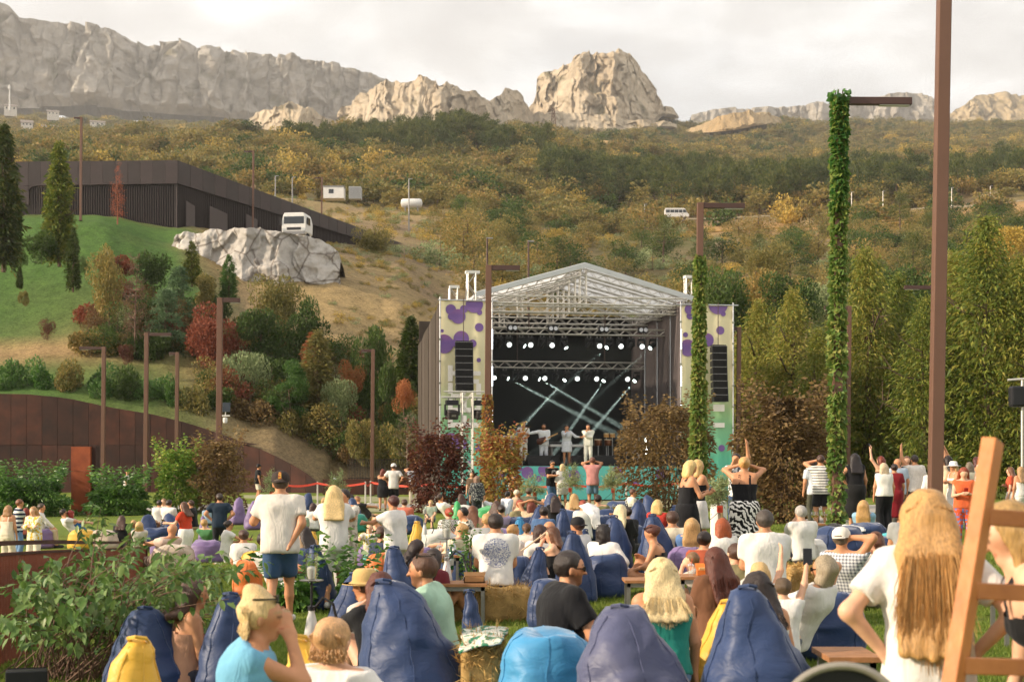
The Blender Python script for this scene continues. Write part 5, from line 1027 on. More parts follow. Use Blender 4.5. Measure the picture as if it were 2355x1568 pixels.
# light tower in front of the left wing
tw = thing('light_tower', 'freestanding aluminium truss tower with a crossbar before the left banner', 'truss tower', sw(su(1074, -3), -3, 0), SA)
zt_ = sz(903, su(1074, -3), -3); truss(tw, 'mast', (0, 0, 0), (0, 0, zt_), .46, .03, up=(0, 1, 0)); wl = su(1020, -3)-su(1074, -3); wr = su(1118, -3)-su(1074, -3)
MB().tube((wl, 0, zt_+.05), (wr, 0, zt_+.05), .035).tube((wl-.1, .0, zt_-.2), (wr, 0, zt_-.2), .045).build('crossbar', ALU, tw); MB().box(-.6, .6, -.6, .6, 0, .04).build('base_plate', GREYM, tw)
for x, lb in ((1039, 'left'), (1104, 'right')):
 o = thing('profile_spotlight', 'big black moving spotlight on the %s arm of the light tower' % lb, 'stage light', sw(su(x, -3), -3, zt_-.25), SA, 'big spotlights on the light tower')
 MB().box(-.28, .28, -.2, .2, -.3, -.08).build('base', DARKM, o, bevel=.03); MB().tube((-.15, 0, -.08), (-.15, 0, .08), .03).tube((.15, 0, -.08), (.15, 0, .08), .03).build('clamp', GREYM, o)
 MB().box(-.34, -.27, -.1, .1, -.75, -.26).box(.27, .34, -.1, .1, -.75, -.26).build('yoke', DARKM, o, bevel=.02); h_ = MB().box(-.24, .24, -.24, .3, -.2, .2).build('head', mat('spot_grey', '2a2422', .5, .1, 4, .05), o, bevel=.07, loc=(0, -.05, -.72), rot=(.15, 0, .2)); MB().box(-.1, .1, -.255, -.235, -.06, .03).build('display', GREYM, h_)
# monitors, tables, drums on the deck
def wedge(x, y, v, lb, w=.62):
 c = sp(x, y, v); o = thing('stage_monitor', lb, 'loudspeaker', sw(c.x, v, 1.722), SA, 'stage monitors along the stage front'); extr([(-.26, 0), (.26, 0), (.26, .12), (.02, .46), (-.26, .46)], -w/2, w/2).xf(Matrix.Rotation(math.pi/2, 4, 'Z')).build('cabinet', DARKM, o, bevel=.015); MB().box(-w/2+.04, w/2-.04, -.01, .01, -.17, .17).build('grille', BLK, o, loc=(0, .16, .3), rot=(-.95+1.57, 0, 0))
wedge(1237, 1060, .7, 'black stage monitor before the saxophone player', 1.1); wedge(1262, 1058, 1.2, 'black stage monitor between the bass player and the woman singer', .9); wedge(1332, 1058, .7, 'black stage monitor before the woman singer', .8); wedge(1385, 1060, .7, 'long black stage monitor right of the man singer', 1.5)
c0, c1 = su(1262, 3.2), su(1352, 3.2); kt = thing('keyboard_table', 'long white table with mixing gear behind the singers', 'table', sw(0, 0, 0), SA)
MB().box(c0, c1, 2.9, 3.5, 2.62, 2.74).build('tabletop', WHITE, kt, bevel=.01)
for u in (c0+.1, (c0+c1)/2, c1-.1): MB().box(u-.04, u+.04, 2.95, 3.45, 1.722, 2.62).build('leg', GREYM, kt)
mx_ = thing('mixing_console', 'low black mixing console on the white stage table', 'mixer', sw(lerp(c0, c1, .3), 3.2, 2.742), SA); MB().box(-.55, .55, -.2, .22, 0, .1).build('body', DARKM, mx_, bevel=.01); b = MB()
for k in range(14): b.box(-.5+k*.072, -.46+k*.072, -.14, .1, .1, .125)
b.build('faders', GREYM, mx_)
STD = mat('stand_chrome', 'a8a8a8', .3, .05, 5, 0, metal=.8); SKINW = mat('drum_head', 'cdbd9c', .6, .06, 5, 0); WOODD = mat('conga_wood', 'b58a52', .5, .2, 3, .05); DRUMB = mat('drum_shell', '24262a', .25, .1, 3, 0)
def drum(parent, name, c, r, h, rot=(0, 0, 0), shell=DRUMB):
 d = MB().lathe([(r*.98, 0), (r, .01), (r, h-.01), (r*.98, h)], 18).build(name, shell, parent, True, loc=c, rot=rot); MB().lathe([(r*1.02, h-.03), (r*1.02, h+.008), (r*.9, h+.006), (.001, h+.006)], 18).build('drum_head', SKINW, d, True); return d
c = sp(1172, 1058, 3.0); dk = thing('drum_kit', 'dark drum kit with cymbals before the seated drummer', 'drum kit', sw(c.x, 2.7, 1.722), SA)
drum(dk, 'bass_drum', (0, -.2, .28), .28, .4, (math.pi/2, 0, 0)); drum(dk, 'tom', (-.22, 0, .62), .15, .2, (.3, 0, 0)); drum(dk, 'tom', (.16, 0, .62), .15, .2, (.3, 0, 0)); drum(dk, 'floor_tom', (.52, .2, .25), .2, .38); drum(dk, 'snare', (-.5, .2, .52), .18, .14)
for (x, y, z) in ((-.6, 0, 1.15), (.55, -.05, 1.25), (-.2, .3, 1.35)):
 s_ = MB().tube((x, y, 0), (x, y, z), .012, n=5).build('cymbal_stand', STD, dk); MB().lathe([(.02, .02), (.2, 0), (.2, .004), (.02, .03)], 20, (x, y, z)).build('cymbal', mat('brass', 'a98c4a', .3, .1, 4, 0, metal=.9), s_, True)
for x, nm, r in ((1375, 'left', .19), (1398, 'right', .19)):
 c = sp(x, 1055, 2.2); o = thing('timbale', 'wooden headed drum on a chrome stand, %s of the pair on stage' % nm, 'drum', sw(c.x, 2.2, 1.722), SA, 'percussion drums on stage'); drum(o, 'shell', (0, 0, .95), r, .3, shell=mat('copper_shell', '6a4632', .3, .1, 4, 0, metal=.7))
 b = MB(); b.tube((0, 0, .3), (0, 0, .95), .018, n=6)
 for a in range(3): b.tube((0, 0, .4), (.3*math.cos(a*2.1), .3*math.sin(a*2.1), 0), .012, n=5)
 b.build('stand', STD, o)
for i, x in enumerate((1394, 1408)):
 c = sp(x, 1050, 2.5); o = thing('bongo', 'pale wooden bongo, %s of the two above the percussion stand' % ['left', 'right'][i], 'drum', sw(c.x, 2.5, 1.722), SA, 'percussion drums on stage'); drum(o, 'shell', (0, 0, 1.35), .13, .2, shell=WOODD); MB().tube((0, 0, 0), (0, 0, 1.36), .02, n=6).build('stand', STD, o)
for x, v, h_, lb in ((1351, 1.0, 1.0, 'black music stand before the man singer'), (1440, 1.5, 1.9, 'tall chrome stand with a wooden block at stage right')):
 c = sp(x, 1058, v); o = thing('music_stand', lb, 'stand', sw(c.x, v, 1.722), SA); b = MB(); b.tube((0, 0, .1), (0, 0, h_), .012, n=6)
 for a in range(3): b.tube((0, 0, .25), (.28*math.cos(a*2.1), .28*math.sin(a*2.1), 0), .01, n=5)
 b.build('tripod', STD, o); MB().box(-.17, .17, -.02, .02, h_, h_+.26).build('desk', DARKM if h_ < 1.5 else WOODD, o, rot=(.0, 0, 0))
for x, y in ((1227, 1052), (1243, 1052), (1338, 1052), (1352, 1055), (1375, 1050)):
 c = sp(x, y, 4.2); o = thing('floor_light', 'warm glowing floor light behind the musicians, at %s' % {1227: 'the saxophone player', 1243: 'the bass player', 1338: 'the woman singer', 1352: 'the man singer', 1375: 'the drums'}[x], 'stage light', sw(c.x, 4.2, 1.722), SA, 'glowing floor lights on stage'); MB().box(-.25, .25, -.06, .1, .1, .3).build('housing', DARKM, o); MB().box(-.23, .23, -.075, -.061, .12, .28).build('lens', emitmat('warm_pink', (1., .62, .5), 7.), o); MB().tube((-.2, 0, 0), (-.2, 0, .1), .02, n=5).tube((.2, 0, 0), (.2, 0, .1), .02, n=5).build('bracket', DARKM, o)
# red tape barrier along the lawn's back edge
TAPE = mat('red_tape', 'c2412c', .6, .1, 3, 0)
def barrier(lb, pts):
 o = thing('tape_barrier', lb, 'barrier'); W3 = [gp(x, s) for x, s in pts]
 for p in W3: MB().tube((p.x, p.y, p.z), (p.x, p.y, p.z+1.02), .035, n=8).lathe([(.17, 0), (.17, .03), (.05, .05)], 12, (p.x, p.y, p.z)).build('post', ALU, o, True)
 for a, b_ in zip(W3, W3[1:]):
  n = 8; v = []
  for i in range(n+1):
   q = a.lerp(b_, i/n); z = q.z+.9-.12*math.sin(math.pi*i/n); v += [(q.x, q.y-.036, z), (q.x, q.y-.036, z+.09)]
  me = bpy.data.meshes.new('tape'); me.from_pydata(v, [], [(2*i, 2*i+2, 2*i+3, 2*i+1) for i in range(n)]); me.update(); link('tape', me, TAPE, o)
barrier('red tape barrier with pale posts left of the stage', [(640, 52), (730, 52), (840, 52.5), (852, 51), (1000, 54), (1110, 55)]); barrier('red tape barrier across the front of the stage', [(1170, 56), (1300, 57), (1440, 57), (1560, 57)])
# ------------------------------------------------------------------ trees and shrubs one can tell apart
def place_on(x, Y): return hp(x, Y, False) if Y > 92 else Vector(((x-CX)/F*Y, Y, float(gh((x-CX)/F*Y, Y))))
_pc = {}
def cached(kind, lm, seed, n):
 k = (kind, lm, seed, n)
 if k not in _pc: _pc[k] = proto('%s_%s_%d' % (kind, lm, seed), kind, LM[lm], 500+seed, n)
 return _pc[k]
def T(x, yb, yt, wpx, Y, kind, lm, seed, n, label, name='tree', cat='tree', group=None):
 "tree given by picture column, foot and top rows, width in pixels and depth"
 z0 = zat(yb, Y); z1 = zat(yt, Y); h = z1-z0; cr, tm = cached(kind, lm, seed, n)
 base = {'round': 1.25, 'bush': 1.5, 'cone': .42, 'fine': .42, 'pine': .85, 'cedar': .85}[kind]; w = wpx/F*Y/(base*h)
 return tree(name, label, cr, tm, ((x-CX)/F*Y, Y, z0), h, w, (x*.37) % 6.28, group, cat)
# left bank
for a in [(8, 610, 292, 100, 108, 'cone', 'thujad', 1, 9000, 'tall dark thuja at the left edge on the green bank'), (136, 600, 328, 84, 114, 'cone', 'thuja', 2, 9000, 'tall brown green thuja before the dark building'),
  (168, 665, 525, 46, 106, 'cone', 'thujad', 3, 5000, 'narrow dark thuja halfway down the green bank'), (45, 663, 612, 20, 104, 'cone', 'thujad', 3, 5000, 'little cone thuja alone on the green bank'), (441, 655, 556, 52, 112, 'cone', 'thuja', 4, 5000, 'narrow green thuja at the left end of the rock outcrop'), (526, 690, 588, 50, 110, 'cone', 'brite', 5, 5000, 'bright green narrow thuja below the rock outcrop'),
  (252, 738, 540, 110, 104, 'round', 'broad2', 6, 5000, 'yellow brown tree with a pale trunk on the green bank'), (195, 640, 580, 40, 108, 'round', 'dark', 7, 3000, 'small round dark tree behind the yellow brown tree'), (48, 625, 560, 44, 110, 'round', 'dark', 7, 3000, 'small round headed tree near the left edge'),
  (380, 820, 650, 110, 103, 'cedar', 'cedar', 8, 5200, 'layered pale green cedar in the middle of the bank'), (410, 760, 600, 90, 107, 'cedar', 'cedar', 9, 5200, 'higher layered cedar behind the other cedar'),
  (495, 860, 685, 185, 101, 'round', 'rust', 10, 6000, 'wide rust red autumn tree below the rock outcrop'), (640, 780, 585, 150, 106, 'round', 'broad2', 11, 6000, 'olive brown round tree under the rock outcrop'), (600, 850, 660, 150, 102, 'round', 'dark', 12, 6000, 'dense dark green tree right of the rust red tree'), (705, 850, 640, 130, 104, 'round', 'dark', 13, 6000, 'tall dark green tree at the right of the thicket'),
  (560, 970, 770, 150, 97, 'round', 'olive', 14, 6000, 'grey green bushy tree above the wall'), (668, 1040, 838, 150, 94, 'pine', 'brite', 15, 6500, 'young bright green pine on the slope above the wall end'), (730, 960, 760, 110, 96, 'cone', 'broad2', 16, 5000, 'brownish upright tree right of the young pine'),
  (717, 850, 765, 62, 99, 'cone', 'orange', 17, 4000, 'small orange autumn conifer in the thicket'), (812, 915, 815, 80, 97, 'round', 'orange', 18, 4500, 'rust orange round tree left of the stage'), (928, 950, 850, 78, 88, 'round', 'orange', 19, 4500, 'orange tree touching the left side of the stage'),
  (850, 960, 715, 130, 98, 'round', 'dark', 20, 6000, 'tall dark tree between the orange trees'), (905, 1000, 770, 90, 95, 'round', 'dark', 12, 6000, 'dark bushy tree close to the stage side'), (945, 900, 730, 80, 92, 'cone', 'thujad', 1, 9000, 'dark conifer behind the stage side wall'), (780, 1000, 840, 100, 95, 'round', 'olive', 14, 6000, 'olive bush above the railing'), (840, 1060, 920, 120, 90, 'bush', 'broad2', 21, 3500, 'brown green thicket above the iron railing'), (920, 1060, 930, 110, 87, 'bush', 'broad', 22, 3500, 'olive thicket beside the stage side wall'),
  (270, 640, 560, 120, 112, 'bush', 'rust', 23, 3500, 'reddish shrub below the dead conifer'), (335, 660, 545, 150, 112, 'bush', 'dark', 24, 3500, 'dark shrub mass left of the rock outcrop'), (95, 600, 500, 130, 113, 'bush', 'dark', 24, 3500, 'dark shrubs between the two tall thujas'), (470, 700, 600, 120, 109, 'bush', 'broad2', 21, 3500, 'brown shrub under the rock outcrop'),
  (110, 778, 712, 52, 100, 'round', 'plum', 25, 2600, 'round dark plum shrub alone on the bank'), (57, 700, 655, 42, 102, 'bush', 'broad2', 21, 3500, 'small brown shrub on the bank near the left edge'), (860, 600, 495, 110, 170, 'round', 'broad2', 11, 6000, 'brown spreading tree at the end of the dark building'), (290, 830, 760, 50, 97, 'bush', 'plum', 25, 2600, 'small plum shrub beside the lamp posts'), (345, 935, 850, 150, 93.5, 'bush', 'hedge', 26, 4200, 'bright green shrub on top of the wall')]:
 T(*a)
for i, (x, yb, w, lm) in enumerate([(20, 925, 100, 'brite'), (90, 920, 90, 'hedge'), (165, 925, 90, 'broad'), (235, 935, 100, 'brite'), (300, 940, 90, 'dark'), (395, 960, 80, 'brite'), (440, 985, 90, 'broad2')]):
 T(x, yb, yb-135, w*1.5, 92.6, 'bush', lm, 27+i % 2, 3600, 'oleander bush along the wall top, %s from the left' % ordinal(i), 'oleander_bush', 'shrub', 'oleanders along the wall top')
rgT = np.random.default_rng(64); kT = 0
for i in range(700):
 x = rgT.uniform(190, 985); Y = rgT.uniform(93.5, 112); p_ = hp(x, Y, False); yb = HY-(p_.z-CH)*F/Y
 if yb < np.interp(x, [190, 385, 760, 780, 985], [600, 640, 640, 780, 820]) or yb > np.interp(x, [385, 560, 740, 985], [955, 1000, 1080, 1085]): continue
 if x < 480 and yb > 830: continue
 kT += 1; hh = rgT.uniform(75, 135); lm = str(rgT.choice(['dark', 'broad2', 'olive', 'broad', 'dark', 'broad', 'rust', 'plumd'])); T(x, yb+6, yb-hh, hh*rgT.uniform(1.0, 1.5), Y, 'bush' if rgT.random() < .6 else 'round', lm, 60+int(rgT.integers(3)), 3200, {'dark': 'dark green bush', 'broad2': 'olive brown bush', 'olive': 'grey green bush', 'broad': 'olive green bush', 'rust': 'rusty red bush', 'plumd': 'dark brown bush'}[lm]+' in the thicket between wall, rock outcrop and stage', 'thicket_bush', 'shrub', 'thicket bushes on the left bank')
 if kT > 115: break
# dead rust conifer and bare trees
def bare(x, yb, yt, Y, matl, label, leaves=None, seed=1, n=26, spread=.2):
 rg = np.random.default_rng(seed); z0, z1 = zat(yb, Y), zat(yt, Y); t_ = thing('bare_tree', label, 'tree', ((x-CX)/F*Y, Y, z0)); h = z1-z0; t_.scale = (h, h, h)
 branch_mb(rg, 1.1, .016, n, (.15, .98), spread, 4).build('trunk', matl, t_)
 if leaves: v, q = crown_cone(rg, 1500, rad=spread*.75, size=.03, clumps=220, z0=.12); quads_m = quads_mesh('twigs', v, q, leaves); link('twigs', quads_m, None, t_)
bare(270, 510, 383, 119, mat('dead_wood', '8a5642', .9, .2, 5, .2), 'dead rust coloured conifer before the dark building', leafmat('dead_needles', ['6a3a2c', '8a4c38', '9a5c44']), 3, 34, .2)
bare(310, 800, 600, 101, mat('dry_wood', '6e5648', .9, .2, 5, .2), 'brown dried out conifer on the bank', leafmat('dry_twigs', ['4a3a2e', '6a5140', '5a4436']), 5, 30, .22); bare(935, 1085, 965, 86, BARKPALE, 'leafless grey bush near the stage side', None, 7, 40, .42); bare(930, 605, 545, 160, BARKPALE, 'bare young tree beside the low end of the dark building', None, 8, 20, .4)
# conifers at the right
for i, (x, yb, yt, w, Y, sd) in enumerate([(1745, 1130, 700, 130, 80, 31), (1822, 1130, 672, 125, 77, 32), (1880, 1130, 760, 110, 70, 33), (1990, 1135, 578, 150, 72, 34), (2065, 1135, 640, 140, 74, 31), (2125, 1135, 690, 120, 68, 32), (2195, 1135, 585, 150, 70, 33), (2268, 1140, 505, 190, 67, 34), (2345, 1140, 600, 150, 66, 31), (2420, 1140, 560, 160, 66, 32), (1700, 1130, 780, 90, 84, 33), (1930, 1130, 720, 120, 79, 32)]):
 T(x, yb, yt, w*1.6, Y, 'fine', 'thuja', sd, 21000, 'tall feathery green cypress in the right hand row, %s from the left' % ['second', 'third', 'fourth', 'sixth', 'seventh', 'eighth', 'ninth', 'tenth', 'eleventh', 'last', 'first', 'fifth'][i], 'cypress', 'tree', 'cypress row at the right of the stage')
for i, (x, yb, yt, w, Y, lm) in enumerate([(1660, 800, 560, 170, 108, 'dark'), (1740, 780, 560, 150, 112, 'broad'), (1820, 760, 590, 170, 106, 'dark'), (1900, 780, 600, 150, 110, 'olive'), (2090, 760, 560, 180, 108, 'dark'), (2180, 760, 540, 170, 112, 'broad'), (2330, 760, 540, 180, 108, 'dark'), (1600, 760, 600, 130, 115, 'broad2'), (1760, 640, 540, 130, 135, 'broad2'), (1960, 680, 560, 140, 125, 'dark'), (2300, 640, 480, 160, 130, 'gold')]):
 T(x, yb, yt, w, Y, 'round', lm, 11 + i % 3, 6000, 'broad leafy tree behind the cypresses, %s counted in this row' % ordinal(i), 'leafy_tree', 'tree', 'leafy trees behind the cypress row')
# ------------------------------------------------------------------ garden shrubs on the lawn
def shrub(name, label, x, s, wpx, ytop, lm, n, leaf, kind='col', seed=0, w=.5, cat='shrub', stems=7, base=None, top_rag=.25):
 "leafy shrub: foliage of single leaves around a fan of stems"
 rg = np.random.default_rng(seed+900); p0 = gp(x, s) if base is None else base; H = zat(ytop, p0.y)-p0.z; R = wpx/2/s
 t_ = thing(name, label, cat, p0); b = MB(); P = []; A = []
 for i in range(stems):
  th = rg.uniform(0, 6.283); r0 = R*.12; r1 = R*rg.uniform(.2, .8); top = H*rg.uniform(.72, 1.02)
  b.path([(r0*math.cos(th), r0*math.sin(th), -.05), (r1*.7*math.cos(th), r1*.7*math.sin(th), top*.5), (r1*math.cos(th), r1*math.sin(th), top)], [.022, .014, .004], 5)
 for i in range(n):
  if kind == 'col': z = H*rg.random()**.85; prof = R*(1-.45*abs(z/H-.42)**1.3*1.6)*(1-.35*(z/H > .8))
  elif kind == 'hedge': z = H*rg.random(); prof = R*(1-.25*(z/H)**3)
  elif kind == 'ball': z = H*(.42+.58*rg.random()); q = (z/H-.71)/.29; prof = R*math.sqrt(max(.05, 1-q*q))
  th = rg.uniform(0, 6.283); lump = 1+.30*math.sin(3*th+seed+z/H*4)+.24*math.sin(7*z/H*2.3+th*2+seed)+.18*math.sin(th*5+z*6); r = prof*lump*(1-.6*rg.random()**2.4)
  P.append((r*math.cos(th), r*math.sin(th), z)); A.append((math.cos(th)+rg.normal()*.5, math.sin(th)+rg.normal()*.5, rg.normal()*.5-.1))
 # ragged shoots on the outline
 ns_ = int(n*.16/6)
 for i in range(ns_):
  th = rg.uniform(0, 6.283); z = H*rg.uniform(.45, .95); d = np.array((math.cos(th)*.55, math.sin(th)*.55, 1.)); o_ = np.array((R*.8*math.cos(th), R*.8*math.sin(th), z*1.02))
  for k in range(9): P.append(tuple(o_+d*k*leaf*.55)); A.append((rg.normal(), rg.normal(), .3))
 v, q = leafquads(np.array(P), np.array(A), leaf*rg.uniform(.6, 1.25, len(P)), w, rg, droop=.15); link('foliage', quads_mesh('foliage', v, q, LM[lm]), None, t_)['kind'] = 'stuff'; b.build('stems', BARK, t_); return t_
shrub('plum_shrub', 'plum red leafy shrub left of the light tower', 1008, 62, 118, 1000, 'plum', 5200, .16, seed=1); shrub('yellow_shrub', 'yellow and red autumn shrub at the foot of the banner lamp post', 1150, 66, 84, 1005, 'yred', 3600, .15, seed=2); shrub('plum_shrub', 'wide brown shrub before the right half of the stage', 1535, 66, 195, 935, 'plumd', 9500, .15, seed=3, stems=14); shrub('plum_shrub', 'brown leafy shrub beside the woman in the zebra skirt', 1800, 88, 170, 915, 'plumd', 9000, .15, seed=4, stems=12)
shrub('garden_shrub', 'yellow green leafy shrub before the rust wall', 408, 57, 84, 1035, 'grn', 3600, .17, seed=5); shrub('garden_shrub', 'reddish brown leafy shrub before the rust wall', 503, 57, 96, 1015, 'plumd', 4000, .16, seed=6)
shrub('laurel_hedge', 'tall green laurel hedge at the left edge', 66, 58, 140, 1102, 'hedge', 7600, .2, 'hedge', 7, w=.38, cat='hedge', stems=16); shrub('laurel_hedge', 'green laurel hedge right of the rust pillar', 276, 58, 98, 1120, 'hedge', 6000, .2, 'hedge', 8, w=.38, cat='hedge', stems=14)
shrub('low_shrub', 'low glossy green shrub at the feet of the man in the cap', 668, 178, 85, 1345, 'hedge', 1300, .12, 'hedge', 9, cat='shrub'); shrub('low_shrub', 'low glossy green shrub right of the blonde in white shorts', 822, 178, 66, 1308, 'hedge', 900, .12, 'hedge', 10, cat='shrub'); shrub('low_shrub', 'small green shrub among the bean bags beside the print shirt', 1085, 178, 44, 1228, 'hedge', 500, .07, 'hedge', 11)
shrub('low_shrub', 'low green shrub at the foot of the yellow bean bag', 402, 290, 60, 1540, 'hedge', 500, .07, 'hedge', 13)
def olive(x, s, wpx, yt, ytrunk, label, seed):
 rg = np.random.default_rng(seed+1200); p0 = gp(x, s); H = zat(yt, p0.y)-p0.z; zc = zat(ytrunk, p0.y)-p0.z; R = wpx/2/s; t_ = thing('olive_tree', label, 'tree', p0, 0, 'small staked olive trees'); b = MB(); b.path([(0, 0, 0), (.02, 0, zc*.6), (0, .01, zc)], [.035, .03, .025], 6); P = []; A = []
 for i in range(34):
  d = sphere_pts(1, rg)[0]; d[2] = abs(d[2])*1.1-.15; e = np.array((0, 0, zc))+d*np.array((R, R, H-zc))*rg.uniform(.6, 1.); mid = np.array((0, 0, zc))*.6+e*.4+np.array((0, 0, .05)); b.path([(0, 0, zc), tuple(mid), tuple(e)], [.012, .007, .002], 4)
  for k in range(46): t__ = rg.uniform(.25, 1.05); q = mid+(e-mid)*t__ if t__ > .4 else np.array((0, 0, zc))+(mid-np.array((0, 0, zc)))*t__*2.2; P.append(q+rg.normal(size=3)*.05); A.append((e-mid)*1.2+rg.normal(size=3)*.22)
 v, q = leafquads(np.array(P), np.array(A), .075*rg.uniform(.7, 1.3, len(P)), .28, rg); link('foliage', quads_mesh('foliage', v, q, LM['olive']), None, t_)['kind'] = 'stuff'; b.build('trunk', BARKPALE, t_)
 MB().tube((.06, 0, -.1), (.06, 0, zc*.95), .03, n=8).build('stake', mat('stake_wood', 'a58a62', .85, .15, 6, .1), t_)
 for k in range(3): MB().tube((0, 0, zc*.8), (.9*math.cos(k*2.1+.4), .9*math.sin(k*2.1+.4), 0), .006, n=4).build('guy_rope', IRON, t_)
 o = MB()
 for k in range(5): o.box(-.05, .05, -.05, .05, zc*.82+k*.025, zc*.84+k*.025)
 o.xf(Matrix.Rotation(.2, 4, 'X')).build('red_tie', TAPE, t_)
olive(1228, 70, 66, 1080, 1128, 'olive tree with red ties before the stage, left of the white dress', 1); olive(1310, 68, 62, 1060, 1118, 'olive tree with red ties right of the woman in the white dress', 2); olive(1408, 68, 66, 1068, 1120, 'olive tree with red ties right of the man in pink', 3); olive(1652, 118, 88, 1080, 1155, 'olive tree before the white column, between the two standing blondes', 4); olive(778, 66, 56, 1075, 1128, 'olive tree near the red tape at the left', 5); olive(625, 62, 40, 1075, 1125, 'thin olive bush right of the man in the black cap', 6)
# ivy on two posts (and some on the banner post)
def ivy(i, z_lo, z_hi, r0, r1, n, lm, leaf, label, seed, bare_gaps=()):
 post = LP[i]; rg = np.random.default_rng(seed+1500); t_ = thing('ivy', label, 'climbing plant', post.location); t_.rotation_euler = post.rotation_euler; P = []; A = []
 for k in range(n):
  f = rg.random(); z = lerp(z_lo, z_hi, f); R = lerp(r0, r1, f)*(1+.5*pnoise(np.array([z*.9, seed, 0.]))+.3*pnoise(np.array([z*3.3, seed, 3.])))
  if any(a < f < b_ for a, b_ in bare_gaps) and rg.random() < .75: continue
  th = rg.uniform(0, 6.283); r = R*(1-.25*rg.random()**2); P.append((r*math.cos(th), r*math.sin(th), z)); A.append((math.cos(th)*.7+rg.normal()*.35, math.sin(th)*.7+rg.normal()*.35, -.75+rg.normal()*.3))
 v, q = leafquads(np.array(P), np.array(A), leaf*rg.uniform(.6, 1.2, len(P)), .85, rg, fold=.15); link('foliage', quads_mesh('foliage', v, q, LM[lm]), None, t_)['kind'] = 'stuff'
 b = MB()
 for k in range(5): th = k*1.26; b.path([(lerp(r0, r1, f)*.55*math.cos(th+f*3), lerp(r0, r1, f)*.55*math.sin(th+f*3), lerp(z_lo, z_hi, f)) for f in np.linspace(0, 1, 14)], .012, 4)
 b.build('vine_stems', BARK, t_); return t_
hp10 = zat(585, LP[9].location.y)-LP[9].location.z; ivy(9, .0, hp10, .21, .08, 4200, 'ivy', .16, 'yellow green ivy covering the lower part of the lamp post by the right banner', 1)
hp11 = zat(218, LP[10].location.y)-LP[10].location.z; ivy(10, .2, hp11, .125, .105, 5200, 'ivy', .13, 'green and yellow ivy wrapped round the tallest lamp post', 2, ((.05, .14), (.32, .38))); iv = ivy(10, hp11*.74, hp11*1.01, .1, .14, 900, 'ivyg', .13, 'bright green ivy tuft at the head of the tallest lamp post', 3)
hp9 = zat(905, LP[8].location.y)-LP[8].location.z; ivy(8, .0, hp9, .22, .14, 1600, 'yred', .13, 'thin autumn ivy climbing the banner lamp post', 4)
# thick leafy shrub at the lower left, leaf by leaf
LEAFM = leafmat('leaves_foreground', ['2a4220', '3c5828', '506832', '677642', '6a4a3c'], transl=.3, rough=.45, gloss=.4); lf = thing('foreground_shrub', 'big leafy shrub with long twigs before the rust slat railing', 'shrub', gp(170, 275))
rg = np.random.default_rng(77); P = []; A = []; b = MB(); base = np.array(lf.location); sprays = []
for i in range(92):
 x = rg.uniform(-5, 610); yy_ = np.interp(x, [0, 60, 150, 260, 350, 480, 560, 620], [1330, 1290, 1275, 1250, 1215, 1290, 1330, 1350])+abs(rg.normal())*70
 yy_ = min(yy_, np.interp(x, [0, 200, 400, 620], [1520, 1530, 1480, 1400])); Y = F/rg.uniform(225, 320)
 e = np.array(px(x, yy_, Y))-base; sprays.append(e)
sprays += [np.array(px(x, y, F/265))-base for x, y in ((232, 1165), (245, 1180), (300, 1225), (330, 1235), (40, 1275), (30, 1310), (520, 1265), (560, 1280), (610, 1300), (250, 1200), (215, 1158))]
for e in sprays:
 o0 = np.array((rg.normal()*.25, rg.normal()*.25, 0)); md = o0+(e-o0)*.55+np.array((0, 0, .22)); b.path([tuple(o0), tuple(md), tuple(e)], [.007, .005, .0015], 5)
 for k in range(26):
  t__ = rg.uniform(.35, 1.02); q = (1-t__)**2*o0+2*t__*(1-t__)*md+t__*t__*e; d = e-md; P.append(q+rg.normal(size=3)*.03); A.append(d/np.linalg.norm(d)*.5+rg.normal(size=3)*.5+np.array((0, 0, -.55)))
P = np.array(P); A = np.array(A); A /= np.linalg.norm(A, axis=1, keepdims=True)
def leaf6(n=1):   # pointed oval leaf, 8 triangles, length 1 along +x
 v = [(0, 0, 0), (.3, .22, .03), (.3, 0, -.03), (.3, -.22, .03), (.65, .2, .02), (.65, 0, -.06), (.65, -.2, .02), (1, 0, -.12)]; return v, [(0, 2, 1), (0, 3, 2), (1, 2, 5, 4), (2, 3, 6, 5), (4, 5, 7), (5, 6, 7)]
lv, lfc = leaf6(); lme = bpy.data.meshes.new('leaf'); lme.from_pydata(lv, [], lfc); lme.materials.append(LEAFM); lme.polygons.foreach_set('use_smooth', [True]*6); lme.update()
order = np.argsort(P[:, 1]); near_ = order[:290]; rest = order[290:]; sizes = rg.uniform(.07, .125, len(P))
def leafM(i):
 a = Vector(A[i]); sd = a.cross(Vector((rg.normal()*.35, rg.normal()*.35, 1))).normalized(); up = sd.cross(a).normalized(); up = -up if up.z < 0 else up; sd = up.cross(a)
 M_ = Matrix((a, sd, up)).transposed().to_4x4(); return Matrix.Translation(P[i]) @ M_ @ Matrix.Scale(sizes[i], 4)
for i in near_:
 o = bpy.data.objects.new('leaf', lme); COL.objects.link(o); o.parent = lf; o.matrix_local = leafM(i)
mbv = MB(); L0 = [Vector(q) for q in lv]
for i in rest:
 M_ = leafM(i); mbv.add([M_ @ q for q in L0], lfc)
o = mbv.build('foliage', LEAFM, lf, True); o['kind'] = 'stuff'; b.build('twigs', mat('twig_brown', '6b5344', .85, .2, 8, .2), lf, True)
